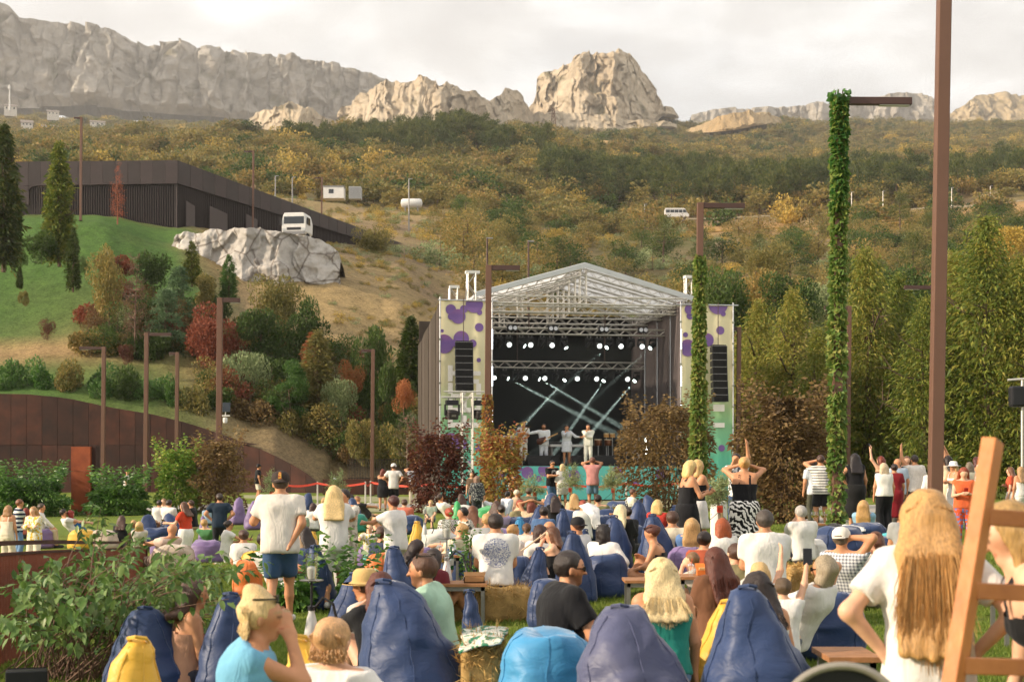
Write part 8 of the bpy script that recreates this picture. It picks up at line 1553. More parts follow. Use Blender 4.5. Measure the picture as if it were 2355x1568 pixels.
# ------------------------------------------------------------------ the crowd (column, head row, scale, pose, facing, description)
W, K, NV, CR = 'd9d5ce', '17171a', '2a3346', 'd8cbb4'; BLO, DBR, BRN, RED_, AUB, GRY = 'cfa868', '2a1c16', '4a3022', '8a3418', '5a2a18', 'a8a29a'
TW, TK = ('tee', W), ('tee', K)
def phone_at(info, k, label, col='1a1a1e'):
 o = thing('phone', label, 'phone', info['hand'][k]+Vector((0, -.01, .03)), info['root'].rotation_euler.z); o.rotation_euler.x = -.5; MB().box(-.037, .037, -.005, .005, -.075, .075).build('case', mat('phone_%s' % col, col, .3, .05, 5, 0), o, bevel=.004); MB().box(-.033, .033, -.0065, -.0052, -.068, .068).build('screen', mat('phone_glass', '0c0d10', .1, .05, 5, 0), o)
# standing, near and right
P(2130, 1125, 550, 'stand', -8, 'young woman with very long red blond hair, white tee and dark jeans, hands on hips', TW, ('pants', '2c221e'), ('long', 'c4955a', .6), ('hip', 'hip'), 'fair', twist=0)
P(2318, 1112, 590, 'stand', 78, 'blonde woman in a black strap top bending forward behind the ladder', ('tank', K), ('pants', K), ('half', 'a8844e', .2), ('down', 'down'), 'fair', lean=24, head=(0, -20), base=-.05)
P(603, 1362, 480, 'sit', -82, 'blonde woman in a light blue sleeveless vest with her hand at her mouth', ('sleeveless', '6fa8c4'), ('pants', 'd8d4cc'), ('topbun', 'd8b880'), ('lap', 'face'), 'tan', glasses='up', lean=12, fat=1.12)
P(768, 1428, 450, 'recline', -25, 'woman with a black hair band and white blouse lying by the yellow bag', ('blouse', 'dcd8d2'), ('pants', 'c8c4bc'), ('bun', 'c89a6a'), ('lap', 'out'), 'fair', lean=-20)
P(448, 1371, 300, 'sit', -70, 'dark haired woman half hidden between two navy bean bags', ('tank', 'b88a70'), ('pants', '3a3a44'), ('half', BRN, .2), ('lap', 'lap'), 'tan')
P(836, 1318, 285, 'sit', 60, 'person in a straw hat facing the auburn haired woman', ('tee', 'c9c2b6'), ('pants', '54504a'), ('short', BRN), ('lap', 'lap'), 'tan', hat=('straw', 'c9a66a'))
P(872, 1316, 312, 'sit', 25, 'auburn haired woman in a black tee lifting her hand', TK, ('pants', '2a2a30'), ('long', AUB, .3), ((-.1, .34, .02), 'lap'), 'fair', fine=.0118)
P(970, 1274, 300, 'sit', 82, 'bearded man in a mint shirt seen in profile, sunglasses on his head', ('polo', 'a3c2aa'), ('pants', '4a4a50'), ('short', '5a3a26'), ('lap', 'lap'), 'tan', 'm', glasses='crown', beard='4a2e20', lean=14, fat=1.08, fine=.0118)
P(1312, 1268, 318, 'sit', -72, 'bearded man in a black polo with sunglasses on the bright blue bean bag', ('polo', K), ('shorts', '3a3a40'), ('short', '2c211c'), ('knee', 'knee'), 'tan', 'm', glasses='on', beard='2c1c14', lean=10, fat=1.22, head=(-12, 0), fine=.0118)
P(1520, 1283, 332, 'sit', 4, 'woman with long pale blond hair and a teal bikini top from behind', ('strapless', '2c8a7c'), ('pants', '6a8ab0'), ('long', 'e0c590', .34), ('lap', 'down'), 'tan')
P(1740, 1316, 332, 'sit', 6, 'dark haired woman in a white strap top behind the large navy bag', ('tank', W), ('pants', '2f5aa8'), ('long', DBR, .3), ('lap', 'down'), 'tan')
P(1642, 1259, 262, 'sit', 30, 'girl in a brown tee with very long auburn hair', ('loose', '6e4a34'), ('shorts', '1c1c20'), ('long', AUB, .4), ('lap', 'knee'), 'fair', lean=4)
P(1590, 1271, 252, 'sit', 75, 'fair boy leaning beside the girl in brown', ('tee', 'b8b0a4'), ('shorts', '3a4a5a'), ('short', '7a5a38'), ('face', 'lap'), 'fair', 'm', child=.78)
P(1745, 1294, 275, 'sit', 10, 'blond child holding a phone up', TW, ('shorts', '3a4a5a'), ('bob', 'caa870'), ('lap', (.2, .3, .42)), 'fair', child=.72)
_, q = P(1800, 1330, 280, 'sit', -10, 'small person in a white tee raising a phone beside the blond child', TW, ('shorts', '54585e'), ('short', '5a4630'), ('lap', (.12, .28, .5)), 'fair', child=.7); phone_at(q, 1, 'black phone held up above the crowd at the right')
P(1893, 1279, 270, 'recline', 55, 'woman with grey blond hair and sunglasses lying with one hand in her hair', ('blouse', W), ('pants', '8a8a80'), ('bob', '9a8a70'), ('lap', 'head'), 'tan', glasses='on', lean=-30)
P(1935, 1254, 256, 'recline', -35, 'man in a checked shirt and white cap lying on his side', ('tee', 'dcdcde', 'plaid', '3c4458'), ('pants', '6a6450'), ('short', '6a5a48'), ('lap', 'head'), 'tan', 'm', hat=('capback', 'dcd4c6'), lean=-28, fat=1.1)
P(2010, 1223, 242, 'sit', 82, 'brown haired woman in profile resting her chin on her hand', ('loose', 'd8cfc4'), ('pants', '8a8070'), ('long', '5e3620', .28), ('chin', 'lap'), 'fair', glasses='up')
P(1660, 1192, 202, 'sit', 8, 'redhead in a white ribbed sleeveless top from behind', ('sleeveless', W), ('shorts', '5a6a80'), ('bob', '9a4a20'), ('lap', 'lap'), 'tan')
P(1757, 1178, 207, 'chair', 5, 'stocky man in a plain white tee sitting on the orange cloth', TW, ('shorts', 'd0ccc4'), ('short', '4a4038'), ('lap', 'lap'), 'tan', 'm', fat=1.2)
_, q = P(1588, 1058, 145, 'stand', -75, 'blonde woman in a black dress looking at her phone', ('tank', K), ('skirt', K), ('bob', 'd8b878'), ('phone', 'phone'), 'tan', head=(0, -22)); phone_at(q, 1, 'phone in the hands of the blonde in the black dress')
P(1606, 1056, 136, 'stand', -60, 'second blonde in black standing close behind the woman with the phone', ('tank', K), ('skirt', 'd8d4d0'), ('bob', 'c8a468'), ('fold', 'fold'), 'tan')
P(1711, 1050, 143, 'stand', -8, 'woman in a black top and long zebra skirt lifting her hands to her face', ('tank', K), ('maxi', 'eeeae4', 'zebra', '141414'), ('bun', 'c8985c'), ('eyes', 'eyes'), 'tan')
P(1692, 1042, 102, 'stand', 150, 'dark haired man waving behind the woman in the zebra skirt', ('tee', 'e0dedc', 'floral', '3a3a44'), ('pants', '3a4a66'), ('short', DBR), ('up', 'face'), 'tan', 'm')
P(1886, 1046, 100, 'stand', 0, 'man in a striped white tee and black shorts beside the ivy post', ('tee', 'e2ded6', 'stripes', '2a2a30'), ('shorts', '222226'), ('short', BRN), ('eyes', 'eyes'), 'tan', 'm')
P(1868, 1056, 92, 'stand', 20, 'person in a pale shirt half hidden by the brown shrub', ('tee', 'cfd4d8'), ('pants', '4a4a3c'), ('short', DBR), ('down', 'down'), 'tan', 'm')
P(1965, 1042, 101, 'stand', 2, 'woman with long dark hair in a long black dress, hand on hip', ('sleeveless', K), ('midi', '1c1c1c'), ('long', '1f1614', .34), ('hip', 'down'), 'tan')
P(2031, 1064, 104, 'stand', 4, 'blond woman in a white sleeveless top and wide black trousers', ('sleeveless', 'dedad0'), ('wide', K), ('bob', 'c8b090'), ('down', 'down'), 'tan', fat=1.15)
P(2056, 1066, 97, 'stand', -6, 'woman in a dark red dress with a bun', ('tee', '7a1a22'), ('midi', '7a1a22'), ('bun', DBR), ('down', 'down'), 'tan')
P(2063, 1053, 94, 'stand', 15, 'bald older man in a pale blue shirt', ('tee', 'a9b8c6'), ('pants', '4a4a44'), ('bald', GRY), ('down', 'down'), 'tan', 'm')
_, q = P(2024, 1048, 82, 'stand', 40, 'red haired woman in black holding her phone up', ('tank', K), ('pants', K), ('bob', '7a3018'), ('up', 'down'), 'fair'); phone_at(q, -1, 'phone held up before the cypress trees')
P(2102, 1046, 88, 'stand', 15, 'man in a white speckled tee and dark trousers from behind', ('tee', W, 'dots', '8a8a8a'), ('pants', '3c3a30'), ('short', DBR), ('up', 'down'), 'tan', 'm')
P(2085, 1048, 84, 'stand', 170, 'woman facing the man in the speckled tee', ('tee', '3a3a40'), ('pants', '2a2a30'), ('long', '6a4a30', .25), ('down', 'down'), 'fair')
P(2140, 1072, 95, 'stand', 10, 'woman in a white blouse and dotted skirt behind the thick lamp post', ('blouse', W), ('midi', '222226', 'dots', 'e0e0e0'), ('bob', K), ('down', 'down'), 'fair')
P(2178, 1047, 90, 'stand', 30, 'dark haired woman in a beige dress clapping above her head', ('tee', 'd8c4a4'), ('maxi', 'd8c4a4'), ('long', '241814', .3), ('high', 'high'), 'tan')
P(2155, 1045, 86, 'stand', -40, 'person in a gold patterned top with raised hands', ('tee', '9a8a5a', 'floral', '5a4a2a'), ('pants', '4a4030'), ('short', '6a5a48'), ('high', 'high'), 'tan', 'm')
P(2191, 1062, 93, 'stand', 120, 'woman in a white hat and white dress', ('tank', W, 'dots', 'a8a8a8'), ('midi', W), ('bob', 'b89868'), ('fold', 'fold'), 'tan', hat=('sun', 'eeeae4'))
_, q = P(2216, 1074, 126, 'stand', 170, 'woman with a red bob and orange top reading a phone', ('sleeveless', 'd8663a'), ('pants', 'c8502c', 'floral', '5a7ab0'), ('bob', '8a3a18'), ('phone', 'phone'), 'fair', head=(0, -22)); phone_at(q, -1, 'red phone in the hands of the woman in orange', 'a82a24')
P(2252, 1066, 112, 'stand', 85, 'grey haired man in profile behind the woman in orange', ('tee', '8aa8b8'), ('pants', '54545a'), ('short', 'b8b4ac'), ('down', 'down'), 'tan', 'm')
P(2244, 1050, 80, 'stand', 20, 'woman with short dark red hair far behind the white haired man', ('tank', '3a4a66'), ('pants', '2a2a30'), ('bob', '4a1a18'), ('down', 'down'), 'fair'); P(2228, 1062, 84, 'stand', 10, 'woman with a grey bob behind the red haired woman', ('tee', 'c8c0a8'), ('pants', '54504a'), ('bob', '7a6a58'), ('down', 'down'), 'fair'); P(2322, 1073, 92, 'stand', 60, 'woman with wavy brown hair right of the ladder', ('tee', 'c8583a'), ('skirt', 'd8d0c4'), ('long', '6a4228', .3), ('down', 'fold'), 'fair'); P(2346, 1072, 96, 'stand', 15, 'woman with long fair hair and a strap bag at the right edge', ('tank', W), ('shorts', 'e0dcd4'), ('long', 'a8845a', .34), ('down', 'down'), 'tan')
# standing, centre and left
P(645, 1086, 194, 'stand', 4, 'man in a pale tee, denim shorts and dark cap seen from behind', ('loose', 'd8d0c4'), ('shorts', '37506e'), ('short', '4a3a2c'), ('glass', 'hipb'), 'tan', 'm', hat=('capback', '32251f'), legs='walk', fat=1.16, shoes='d8d4cc')
P(768, 1116, 174, 'stand', 6, 'woman with long blond hair, white tee and white denim shorts', ('loose', W), ('shorts', 'dedad2'), ('long', 'd8b87c', .36), ('fwd', 'fwd'), 'tan', legs='walk', shoes='e0dcd6')
P(790, 1124, 160, 'stand', 150, 'dark haired man in a patterned shirt behind the blonde', ('tee', 'cfc8ba', 'floral', '9a9284'), ('pants', 'b8b4ac'), ('short', DBR), ('fwd', 'down'), 'tan', 'm')
P(903, 1139, 160, 'stand', 52, 'older woman with short red brown hair, white tee and grey trousers', ('tee', W), ('pants', 'a8a294'), ('short', '4a1e18'), ('fwd', 'down'), 'tan', fat=1.2)
P(850, 1171, 142, 'stand', 178, 'blond toddler in a printed white tee and teal shorts', ('tee', W, 'print', 'b8a83a'), ('shorts', '6ab0a8'), ('short', 'c8a878'), ('out', 'fwd'), 'fair', 'm', child=.56)
P(866, 1182, 140, 'sit', 170, 'woman in a white top sitting behind the toddler', ('tank', W), ('shorts', '3a4a6a'), ('half', 'a8804c', .16), ('lap', 'lap'), 'fair', glasses='up')
P(880, 1078, 60, 'stand', 5, 'woman in a strapless black playsuit near the red tape', ('strapless', '222226'), ('skirt', '222226'), ('bob', '6a2a18'), ('fold', 'down'), 'tan'); P(905, 1066, 60, 'stand', 0, 'man in a white tee and white cap near the red tape', TW, ('shorts', '26262a'), ('short', BRN), ('hip', 'hip'), 'tan', 'm', hat=('cap', 'e0ded8')); P(950, 1069, 54, 'stand', 10, 'person in a patterned shirt raising both arms by the plum shrub', ('tee', 'c8ccd0', 'floral', '5a6a7a'), ('pants', 'cdbfa4'), ('short', BRN), ('eyes', 'high'), 'tan', 'm')
P(595, 1067, 48, 'stand', -70, 'man in a black tee, pale shorts and black cap standing alone', TK, ('shorts', 'cdc4b2'), ('short', DBR), ('fold', 'down'), 'tan', 'm', hat=('cap', '1a1a1c')); P(293, 1082, 46, 'stand', -85, 'bald man in a white shirt behind the hedge', ('tee', W), ('pants', '3a3a40'), ('bald', DBR), ('down', 'down'), 'tan', 'm', fat=1.1, base=.35)
_, q = P(422, 1153, 95, 'stand', 70, 'woman in a red tee and white skirt carrying a wine glass', ('tee', 'c8432a'), ('skirt', 'e0dcd4'), ('long', '5a3824', .26), ('glass', 'down'), 'fair'); wineglass(q['hand'][-1]+Vector((-.03, -.02, -.06)), 'glass of red wine in the hand of the woman in the red tee', RED)
P(505, 1134, 86, 'stand', 8, 'man in a dark navy shirt and black jeans, hands on hips', ('tee', '22303f'), ('pants', '222327'), ('short', '3a2c24'), ('hip', 'hip'), 'tan', 'm', fat=1.08); _, q = P(527, 1199, 96, 'kneel', -70, 'woman in white kneeling with a phone and sunglasses', ('loose', W), ('pants', W), ('bun', DBR), ('phone', 'fwd'), 'tan', glasses='on'); phone_at(q, 1, 'phone of the kneeling woman in white')
P(20, 1161, 92, 'stand', -15, 'woman in cream overalls seen from behind at the left edge', ('tank', CR), ('wide', 'd8ccb4'), ('bob', '9a7048'), ('down', 'down'), 'tan'); P(46, 1147, 86, 'stand', -60, 'man in a navy and white striped polo at the left', ('tee', 'dcdcd8', 'bigstripes', '1e2a40'), ('pants', '6a88a8'), ('short', '7a4a2c'), ('down', 'fold'), 'tan', 'm'); P(76, 1164, 95, 'stand', 165, 'smiling woman in a lemon print blouse and cream trousers', ('blouse', 'e6dfc8', 'floral', 'd8b030'), ('wide', 'd8ccb4'), ('long', 'a87e50', .24), ('fold', 'fold'), 'fair')
P(60, 1168, 84, 'sit', 0, 'person with curly red hair behind the lemon blouse', ('tee', '8a4a3a'), ('pants', '3a3a44'), ('curly', '7a2818'), ('lap', 'lap'), 'fair'); P(96, 1160, 74, 'chair', -75, 'man in a white shirt and beige trousers sitting by the hedge', ('long', W), ('pants', 'b8a88c'), ('short', '4a3a2c'), ('lap', 'knee'), 'tan', 'm'); P(146, 1181, 90, 'recline', -60, 'man with sunglasses and white shirt lying near the railing', ('tee', W), ('pants', '7a8aa0'), ('short', DBR), ('lap', 'lap'), 'tan', 'm', glasses='on'); P(163, 1180, 90, 'recline', -65, 'woman with bright red hair in a blue strap top', ('tank', '2f5f9a'), ('pants', '2f5f9a'), ('curly', '8a2414'), ('lap', 'lap'), 'fair')
P(366, 1150, 74, 'sit', 10, 'woman in a white tee with her hair up at the left group', TW, ('pants', '3a4458'), ('bun', DBR), ('lap', 'lap'), 'tan'); P(389, 1151, 74, 'sit', -15, 'man in a white tee on the navy bean bag of the left group', TW, ('pants', '3a4458'), ('short', DBR), ('lap', 'lap'), 'tan', 'm'); P(376, 1146, 66, 'sit', 160, 'fair haired person behind the left group', ('tee', 'c8b8a8'), ('pants', '54504a'), ('short', '8a6a48'), ('lap', 'lap'), 'fair'); P(438, 1152, 76, 'sit', 85, 'man in a black tee drinking beside the rust wall group', TK, ('shorts', 'b89a7a'), ('short', BRN), ('face', 'lap'), 'tan', 'm', glasses='up'); P(478, 1161, 84, 'sit', 20, 'boy leaning on the narrow purple bean bag', ('tee', '9ab0c0'), ('shorts', '5a5a60'), ('short', '3a2c24'), ('lap', 'lap'), 'fair', 'm', child=.75)
P(307, 1203, 98, 'recline', 30, 'blond child at the pale beige bag, left of two', ('tee', '8ac0a0'), ('shorts', '6a6a70'), ('bob', 'b8905c'), ('lap', 'lap'), 'fair', child=.8); P(320, 1206, 100, 'recline', 10, 'blond woman at the pale beige bag, right of two', ('tee', 'c8c0b4'), ('pants', '6a6a70'), ('bob', 'c8a46c'), ('lap', 'lap'), 'fair'); P(358, 1203, 98, 'recline', -60, 'blond boy lying with his arm behind his head', ('tee', 'd8d8e0', 'floral', '3a4a7a'), ('shorts', '3a4a7a'), ('bob', 'b8925c'), ('crown', 'head'), 'tan', 'm', child=.8); P(396, 1236, 110, 'recline', 60, 'bald man lying on the pinkish beige bag', ('tee', 'c8b0a0'), ('pants', '7a6a60'), ('bald', BRN), ('lap', 'lap'), 'tan', 'm'); P(610, 1268, 150, 'recline', -120, 'person in a white tee lying across the orange bag', TW, ('shorts', W), ('short', DBR), ('lap', 'lap'), 'deep', 'm', lean=-30); P(720, 1156, 92, 'sit', 0, 'person with a dark bob on the yellow bean bag', TW, ('pants', '54504a'), ('bob', '3a1e1a'), ('lap', 'lap'), 'fair'); P(807, 1139, 82, 'sit', 30, 'man in a white tee far back by the red tape', TW, ('pants', '3a3a44'), ('short', DBR), ('lap', 'lap'), 'tan', 'm'); P(822, 1148, 88, 'recline', -70, 'man in a dark tee reclining far back by the red tape', ('tee', '34302e'), ('shorts', 'b89a80'), ('buzz', '6a5a4a'), ('lap', 'lap'), 'tan', 'm')
# seated, centre
P(958, 1241, 232, 'sit', -75, 'woman with long dark hair and glasses looking down, left of the hookah', ('tee', '22222a'), ('pants', K), ('long', '2a1814', .36), ('lap', 'phone'), 'fair', lean=14, head=(0, -25)); P(1139, 1196, 188, 'chair', 4, 'man in a white tee with a round blue back print, on the hay bale', ('loose', W), ('pants', '3a3a44'), ('short', '2a1c14'), ('lap', 'lap'), 'tan', 'm', lean=10, keep=1)
_, q = P(1268, 1211, 238, 'sit', 80, 'girl in a black strap top drawing on a hookah pipe', ('tank', K), ('pants', '1c1c1e'), ('half', '5e3820', .3), ('face', 'knee'), 'fair', lean=6, fine=.0118); hd = q['hand'][-1]; o = thing('hookah_pipe', 'pale hookah mouthpiece held by the girl in black', 'pipe', hd); MB().tube((.12, -.03, .12), (-.34, -.03, -.22), .012).build('tube', mat('pipe_cream', 'cbb89a', .4, .05, 5, 0), o)
P(1181, 1206, 180, 'sit', -40, 'blond woman with a pinned bun behind the print shirt', ('tee', W), ('pants', '6a6a70'), ('bun', 'b88c56'), ('lap', 'lap'), 'fair', glasses='crown'); P(1211, 1204, 178, 'sit', -10, 'girl with a brown braid in a spotted top', ('tee', 'd8c8bc', 'dots', '8a4a3a'), ('shorts', '6a6a70'), ('pony', '5a3a22', .2), ('lap', 'lap'), 'fair', child=.8); P(1241, 1206, 185, 'sit', 10, 'woman with a dark brown bob and sunglasses on her head', TW, ('pants', '54504a'), ('bob', '3a2018'), ('lap', 'lap'), 'fair', glasses='up'); P(1262, 1202, 188, 'sit', 30, 'bald man with glasses behind the girl with the pipe', ('tee', '5a6a80'), ('pants', '3a3a44'), ('bald', BRN), ('lap', 'lap'), 'tan', 'm')
P(1388, 1206, 212, 'sit', -25, 'woman with dark curly hair in a white embroidered blouse', ('blouse', 'e0dcd6'), ('pants', 'cfcad0'), ('curly', '1e1412'), ('lap', 'hip'), 'tan', glasses='crown', lean=-6); P(1326, 1196, 196, 'sit', 60, 'man in a black backwards cap and white tee in profile', TW, ('pants', '54504a'), ('short', BRN), ('lap', 'lap'), 'tan', 'm', hat=('capback', '17161a')); P(1497, 1207, 226, 'sit', 78, 'woman in a black strap top and leopard skirt with one knee up', ('tank', K), ('midi', 'a0603a', 'leopard', '2a1a12'), ('bun', '5a2c1c'), ('knee', 'knee'), 'tan', lean=14, legs='oneup', glasses='up', head=(0, -15), shoes='1a1a1a')
P(1428, 1183, 160, 'recline', -30, 'woman with very pale blond hair in black behind a navy bag', ('long', K), ('pants', K), ('long', 'dcc8a0', .3), ('lap', 'phone'), 'fair', lean=-15); P(1512, 1170, 146, 'recline', -25, 'blond woman in a red top behind a navy bag', ('tee', 'b83a30'), ('pants', '54504a'), ('bob', 'd0ae70'), ('lap', 'lap'), 'fair', lean=-15)
P(1032, 1168, 140, 'sit', 20, 'woman with a red bun and black and white zebra blouse', ('blouse', 'e0dcd4', 'zebra', '1a1a1a', 1.8), ('pants', K), ('bun', '9a3a1c'), ('lap', 'lap'), 'fair', fat=1.2); P(1063, 1168, 140, 'sit', 110, 'smiling dark haired young man in a leaf print shirt', ('tee', 'd8d0c0', 'floral', '4a4a40'), ('pants', '3a3a44'), ('short', '1e1612'), ('lap', 'lap'), 'tan', 'm', lean=14); P(1087, 1163, 146, 'sit', -5, 'woman with very long straight brown hair', ('tank', 'c8b48c'), ('shorts', '5a5a60'), ('long', '6a3e24', .44), ('lap', 'lap'), 'fair'); P(990, 1150, 122, 'sit', 170, 'blond boy in a sage shirt', ('tee', '9aa898'), ('shorts', '54606a'), ('short', 'b8965c'), ('lap', 'lap'), 'fair', 'm', child=.72); P(1012, 1146, 116, 'recline', -60, 'man in a white tee stretching his arm behind the zebra blouse', TW, ('shorts', '3a4a6a'), ('short', '3a2a20'), ('lap', 'fwd'), 'tan', 'm'); P(1108, 1143, 116, 'recline', -75, 'man in a white hooded top with a phone in the green bag', ('long', 'd4d6da'), ('pants', '7a9ab8'), ('short', '2a1c16'), ('lap', 'phone'), 'tan', 'm')
P(1168, 1129, 98, 'sit', -40, 'woman with a dark ponytail in a pale grey top', ('long', 'c4c8d0'), ('pants', '5a6a80'), ('pony', '1c1412', .3), ('lap', 'prop'), 'fair'); P(1189, 1126, 90, 'sit', -70, 'person with white blond hair before the stage', ('tee', 'b89a80'), ('pants', '54504a'), ('short', 'd8cbb0'), ('chin', 'lap'), 'tan'); P(1221, 1152, 124, 'sit', 10, 'red haired woman with both hands on her head', ('tee', 'c8b090', 'dots', '7a5a3a'), ('pants', '54504a'), ('bob', '6a2a14'), ('crown', 'crown'), 'tan'); P(1276, 1139, 112, 'sit', 5, 'woman with long dark hair in a black tee by the far navy bag', TK, ('pants', 'a8905c'), ('long', '2c1a14', .36), ('lap', 'down'), 'fair'); P(1261, 1124, 92, 'sit', 60, 'boy with brown hair leaning on the far navy bag', TW, ('shorts', '54504a'), ('short', '5a3c26'), ('lap', 'lap'), 'fair', 'm', child=.8); P(1456, 1126, 84, 'sit', -80, 'man with sunglasses in a cream shirt right of the olive trees', ('long', 'd8d0c0'), ('pants', 'b8a88c'), ('short', '5a3424'), ('lap', 'lap'), 'tan', 'm', glasses='on'); P(1216, 1125, 82, 'sit', -20, 'person in an olive cap and shirt before the stage', ('tee', '5a5a48'), ('pants', '4a4a40'), ('short', BRN), ('lap', 'lap'), 'tan', 'm', hat=('cap', '5a5a48')); P(1245, 1106, 72, 'sit', 10, 'person in a brown hat with long hair before the stage', ('tee', '8a6a4a'), ('pants', '5a4a3a'), ('long', '5a3a24', .3), ('lap', 'lap'), 'fair', hat=('sun', '7a5232'))
P(1270, 1058, 64, 'stand', -150, 'man in a black tee with a white print talking before the stage', ('tee', K), ('pants', '4a6a88'), ('short', DBR), ('fold', 'phone'), 'tan', 'm', glasses='on'); P(1293, 1066, 64, 'stand', 10, 'blond woman in a white tunic dress before the stage', ('blouse', W), ('skirt', W), ('bob', 'd0b484'), ('down', 'fold'), 'tan'); P(1362, 1051, 66, 'stand', 0, 'man in a pink shirt and denim shorts taking a picture of the stage', ('tee', 'c88a84'), ('shorts', '6a88a4'), ('short', '6a4030'), ('eyes', 'eyes'), 'tan', 'm', fat=1.05); P(1394, 1094, 66, 'sit', 20, 'person in a bright red jacket sitting before the stage', ('long', 'b82a2c'), ('pants', K), ('short', DBR), ('lap', 'lap'), 'fair'); P(1096, 1113, 74, 'stand', 10, 'woman with grey curls in a dark floral top behind the light tower', ('blouse', '2e3036', 'floral', '8a8a84'), ('pants', '3a3c40'), ('curly', '8a6a58'), ('down', 'down'), 'fair', fat=1.1); P(1085, 1100, 66, 'stand', 160, 'person with long brown hair beside the light tower', ('tee', '5a4a3a'), ('pants', '3a3c40'), ('long', '5a3a22', .3), ('down', 'down'), 'fair'); P(1183, 1100, 60, 'stand', 30, 'person in a striped dark top by the yellow shrub', ('tee', '34384a', 'stripes', 'c8c8c8'), ('pants', '3a4a6a'), ('short', DBR), ('down', 'down'), 'tan', 'm')
# more people filling the lawn between the named ones
EX = [(690, 1172, 100, 0, 'sage', '9aa890', 'dark'), (745, 1150, 80, 20, 'pink', 'c89a98', 'fair'), (655, 1160, 88, -60, 'mustard', 'b8923a', 'dark'), (930, 1150, 95, 0, 'coral', 'c8705a', 'brown'), (1142, 1152, 105, -30, 'sand', 'c8b48c', 'brown'), (1152, 1170, 120, 10, 'lilac', 'a898b8', 'dark'), (1120, 1185, 135, 0, 'grey', '9a9a98', 'fair'), (1060, 1135, 76, 20, 'teal', '4a8a88', 'brown'), (1340, 1150, 100, 10, 'white', 'd8d4cc', 'red'), (1375, 1150, 98, -20, 'olive', '6a6a48', 'dark'), (1320, 1135, 82, 0, 'peach', 'd8a888', 'fair'), (1440, 1165, 118, 30, 'black', '1c1c1e', 'dark'), (1545, 1180, 140, 10, 'cream', 'd8cbb0', 'brown'), (1590, 1205, 150, 0, 'blue', '5a7aa8', 'fair'), (1620, 1222, 165, -30, 'rust', '9a4a30', 'dark'), (1840, 1195, 130, 20, 'white', 'd8d4cc', 'grey'), (1000, 1262, 178, -40, 'maroon', '6a2a30', 'dark'), (1060, 1215, 150, 60, 'cream', 'd8cbb0', 'fair'), (880, 1215, 150, -60, 'navy', '2a3346', 'brown'), (700, 1210, 128, 40, 'tan', 'b89a78', 'dark'), (560, 1225, 118, 10, 'white', 'd8d4cc', 'brown'), (470, 1205, 105, -20, 'green', '4a7a50', 'fair'), (280, 1185, 90, 0, 'black', '1c1c1e', 'brown'), (1690, 1250, 205, 20, 'khaki', '8a8260', 'brown'), (2080, 1180, 130, 0, 'grey', '9a9a98', 'dark'), (1985, 1160, 118, -20, 'sky', '8ab0c8', 'fair'), (1250, 1165, 118, 0, 'denim', '4a6488', 'dark'), (1195, 1152, 105, 30, 'khaki', '8a8260', 'red')]
HC_ = {'dark': DBR, 'fair': 'b8905c', 'brown': BRN, 'red': RED_, 'grey': GRY}
for i, (x, hy, s, fac, cn, cc_, hn) in enumerate(EX):
 m_ = i % 3 == 0; P(x, hy, s, 'recline' if i % 4 == 1 else 'sit', fac, '%s haired %s in a %s top %s' % (hn, 'man' if m_ else 'woman', cn, 'left of the middle' if x < 1000 else 'in the middle of the lawn' if x < 1300 else 'before the right half of the stage' if x < 1560 else 'at the right'), ('tee', cc_), (['pants', 'shorts'][i % 2], ['3a3a44', '6a6a70', '54606a'][i % 3]), ('short' if m_ else ['bob', 'long', 'bun'][i % 3], HC_[hn]), [('lap', 'lap'), ('knee', 'lap'), ('phone', 'lap'), ('chin', 'lap')][i % 4], ['tan', 'fair'][i % 2], 'm' if m_ else 'f')
 if i % 2: BB(x+6, s*.97, .8*s, hy+.35*s, [NAVY, NAVY, PURP, WHT][i//2 % 4], 'low bean bag under the %s haired woman in the %s top' % (hn, cn) if not m_ else 'low bean bag under the %s haired man in the %s top' % (hn, cn), 0, 0, 'lie')
# the band
SB = dict(base=1.722, group='band on stage', skin='tan')
_, q = P(1203, 969, 48.5, 'stand', 190, 'saxophone player in white with dark glasses on stage', TW, ('pants', 'd8d2c4'), ('short', '9a7a4a'), ('lap', 'phone'), sex='m', glasses='on', **SB); o = thing('saxophone', 'golden saxophone across the chest of the player in white', 'saxophone', q['hand'][1]+Vector((0, -.05, .0))); MB().path([(.26, 0, .34), (.16, 0, .28), (-.1, 0, -.1), (-.28, 0, -.3), (-.36, 0, -.26), (-.36, -.02, -.12)], [.012, .02, .035, .05, .06, .1], 10).build('horn', mat('gold_brass', '8a6a34', .3, .15, 8, .05, metal=.85), o, True); MB().path([(.26, 0, .34), (.28, .06, .38)], .012, 6).build('mouthpiece', DARKM, o, True)
_, q = P(1250, 974, 48.5, 'stand', 178, 'bearded bass player in white with dark glasses on stage', ('long', 'dfe1e4'), ('pants', 'cfd2d6'), ('short', '2a1c14'), ('lap', (.5, .2, -.1)), sex='m', beard='2a1a12', fat=1.12, glasses='on', **SB); o = thing('bass_guitar', 'dark wooden bass guitar of the bearded player', 'guitar', q['seat']+Vector((0, -.24, .16))); o.rotation_euler = (0, -.42, 0); link('body', sdf_mesh('body', [((-.2, 0, 0), (.02, 0, 0), .17, .12, {'sq': ((0, 1, 0), .22)}), ((.0, 0, .05), (.1, 0, .1), .06, .03, {'sq': ((0, 1, 0), .4)})], .018), mat('bass_wood', '4a2418', .3, .2, 6, 0), o); MB().box(.05, .72, -.03, -.01, -.028, .028).build('neck', WOODD, o); MB().box(.72, .86, -.03, -.01, -.045, .05).build('headstock', DARKM, o)
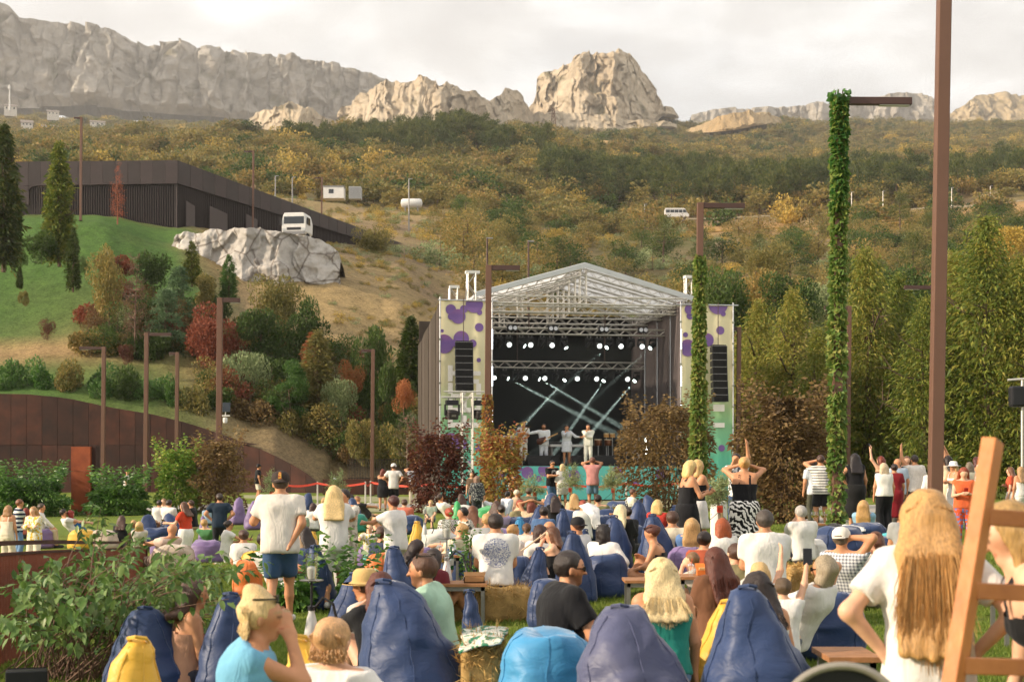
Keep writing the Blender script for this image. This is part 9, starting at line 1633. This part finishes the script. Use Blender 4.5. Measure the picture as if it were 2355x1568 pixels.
P(1303, 977, 48.8, 'stand', 176, 'woman singer in a short silver dress with a microphone', ('long', 'c9ccd2'), ('skirt', 'c9ccd2'), ('bun', DBR), ('out', 'face'), **SB); P(1352, 975, 49, 'stand', 172, 'man singer in a white jacket with a microphone', ('long', 'e4e2d4'), ('pants', 'dcd9cc'), ('short', DBR), ('fold', 'face'), sex='m', **SB)
P(1169, 989, 46.5, 'chair', 180, 'seated drummer in a white shirt', TW, ('pants', '5a5a60'), ('short', DBR), ('fwd', 'fwd'), sex='m', **SB); P(1462, 985, 47, 'stand', 150, 'percussion player in white half hidden by the brown shrub', ('long', W), ('pants', W), ('short', DBR), ('fwd', 'fwd'), sex='m', **SB)
for i, (x, y, lb) in enumerate(((1301, 998, 'microphone of the woman singer'), (1347, 996, 'microphone of the man singer'))): p_ = px(x, y, F/48.9-.22); o = thing('microphone', lb, 'microphone', p_); MB().lathe([(.012, -.14), (.018, -.02), (.001, -.02)], 10).build('handle', DARKM, o, True); MB().lathe([(.015, -.02), (.028, .01), (.015, .035), (.001, .038)], 10).build('grille', CHROME, o, True)
# prints on clothes and the emblem on the dark cap: pieces of the garment's own surface, lifted a hair
def printmat(name, A, B, kind):
 m, t = newmat(name); tc = nd(t, 'ShaderNodeTexCoord')
 if kind == 'rings': w = nd(t, 'ShaderNodeTexNoise', {'Vector': tc.outputs['Object'], 'Scale': 24., 'Detail': 4., 'Distortion': 2.5}); f = ramp(t, w.outputs['Fac'], [(.42, (0, 0, 0)), (.47, (1, 1, 1)), (.53, (1, 1, 1)), (.58, (0, 0, 0))])
 else: mp_ = nd(t, 'ShaderNodeMapping', {0: tc.outputs['Object'], 'Scale': (1., 1., 3.)}); w = nd(t, 'ShaderNodeTexNoise', {'Vector': mp_.outputs[0], 'Scale': 40., 'Detail': 1.}); f = ramp(t, w.outputs['Fac'], [(.5, (0, 0, 0)), (.52, (1, 1, 1))])
 mx = nd(t, 'ShaderNodeMixRGB', {0: f, 1: (*c3(A), 1), 2: (*c3(B), 1)}); b = nd(t, 'ShaderNodeBsdfPrincipled', {'Base Color': mx.outputs[0], 'Roughness': .8}); nd(t, 'ShaderNodeOutputMaterial', {'Surface': b.outputs[0]}); return m
def decal(who, part, c, rx, rz, dirn, matl, hole=0.):
 for r_ in bpy.data.objects:
  if r_.get('label', '').startswith(who):
   ob = [k for k in r_.children if k.name.split('.')[0] == part][0]; me = ob.data; co = np.zeros(len(me.vertices)*3, np.float32); me.vertices.foreach_get('co', co); co = co.reshape(-1, 3); F_ = []; used_ = {}; V_ = []
   for p in me.polygons:
    q = p.center; d = ((q.x-c[0])/rx)**2+((q.z-c[2])/rz)**2
    if d < 1 and d > hole and p.normal.y*dirn > .15:
     f_ = []
     for i in p.vertices:
      if i not in used_: used_[i] = len(V_); V_.append(tuple(me.vertices[i].co+me.vertices[i].normal*.0035))
      f_.append(used_[i])
     F_.append(f_)
   m2 = bpy.data.meshes.new('print'); m2.from_pydata(V_, [], F_); m2.update(); link('print', m2, matl, r_); return
decal('man in a white tee with a round', 'top', (0, 0, .80), .16, .17, -1, printmat('print_round', W, '5a648c', 'rings')); decal('woman in a red tee', 'top', (0.02, 0, 1.27), .09, .05, 1, printmat('print_red', 'c8432a', 'e8dcd4', 'text')); decal('man in a black tee with a white print', 'top', (0, 0, 1.28), .1, .12, 1, printmat('print_black', K, 'e0e0e0', 'text'), .35); decal('man in a pale tee, denim', 'cap_crown', (0, 0, 1.70), .035, .03, -1, printmat('emblem_gold', 'c9a040', 'b04a30', 'text'))
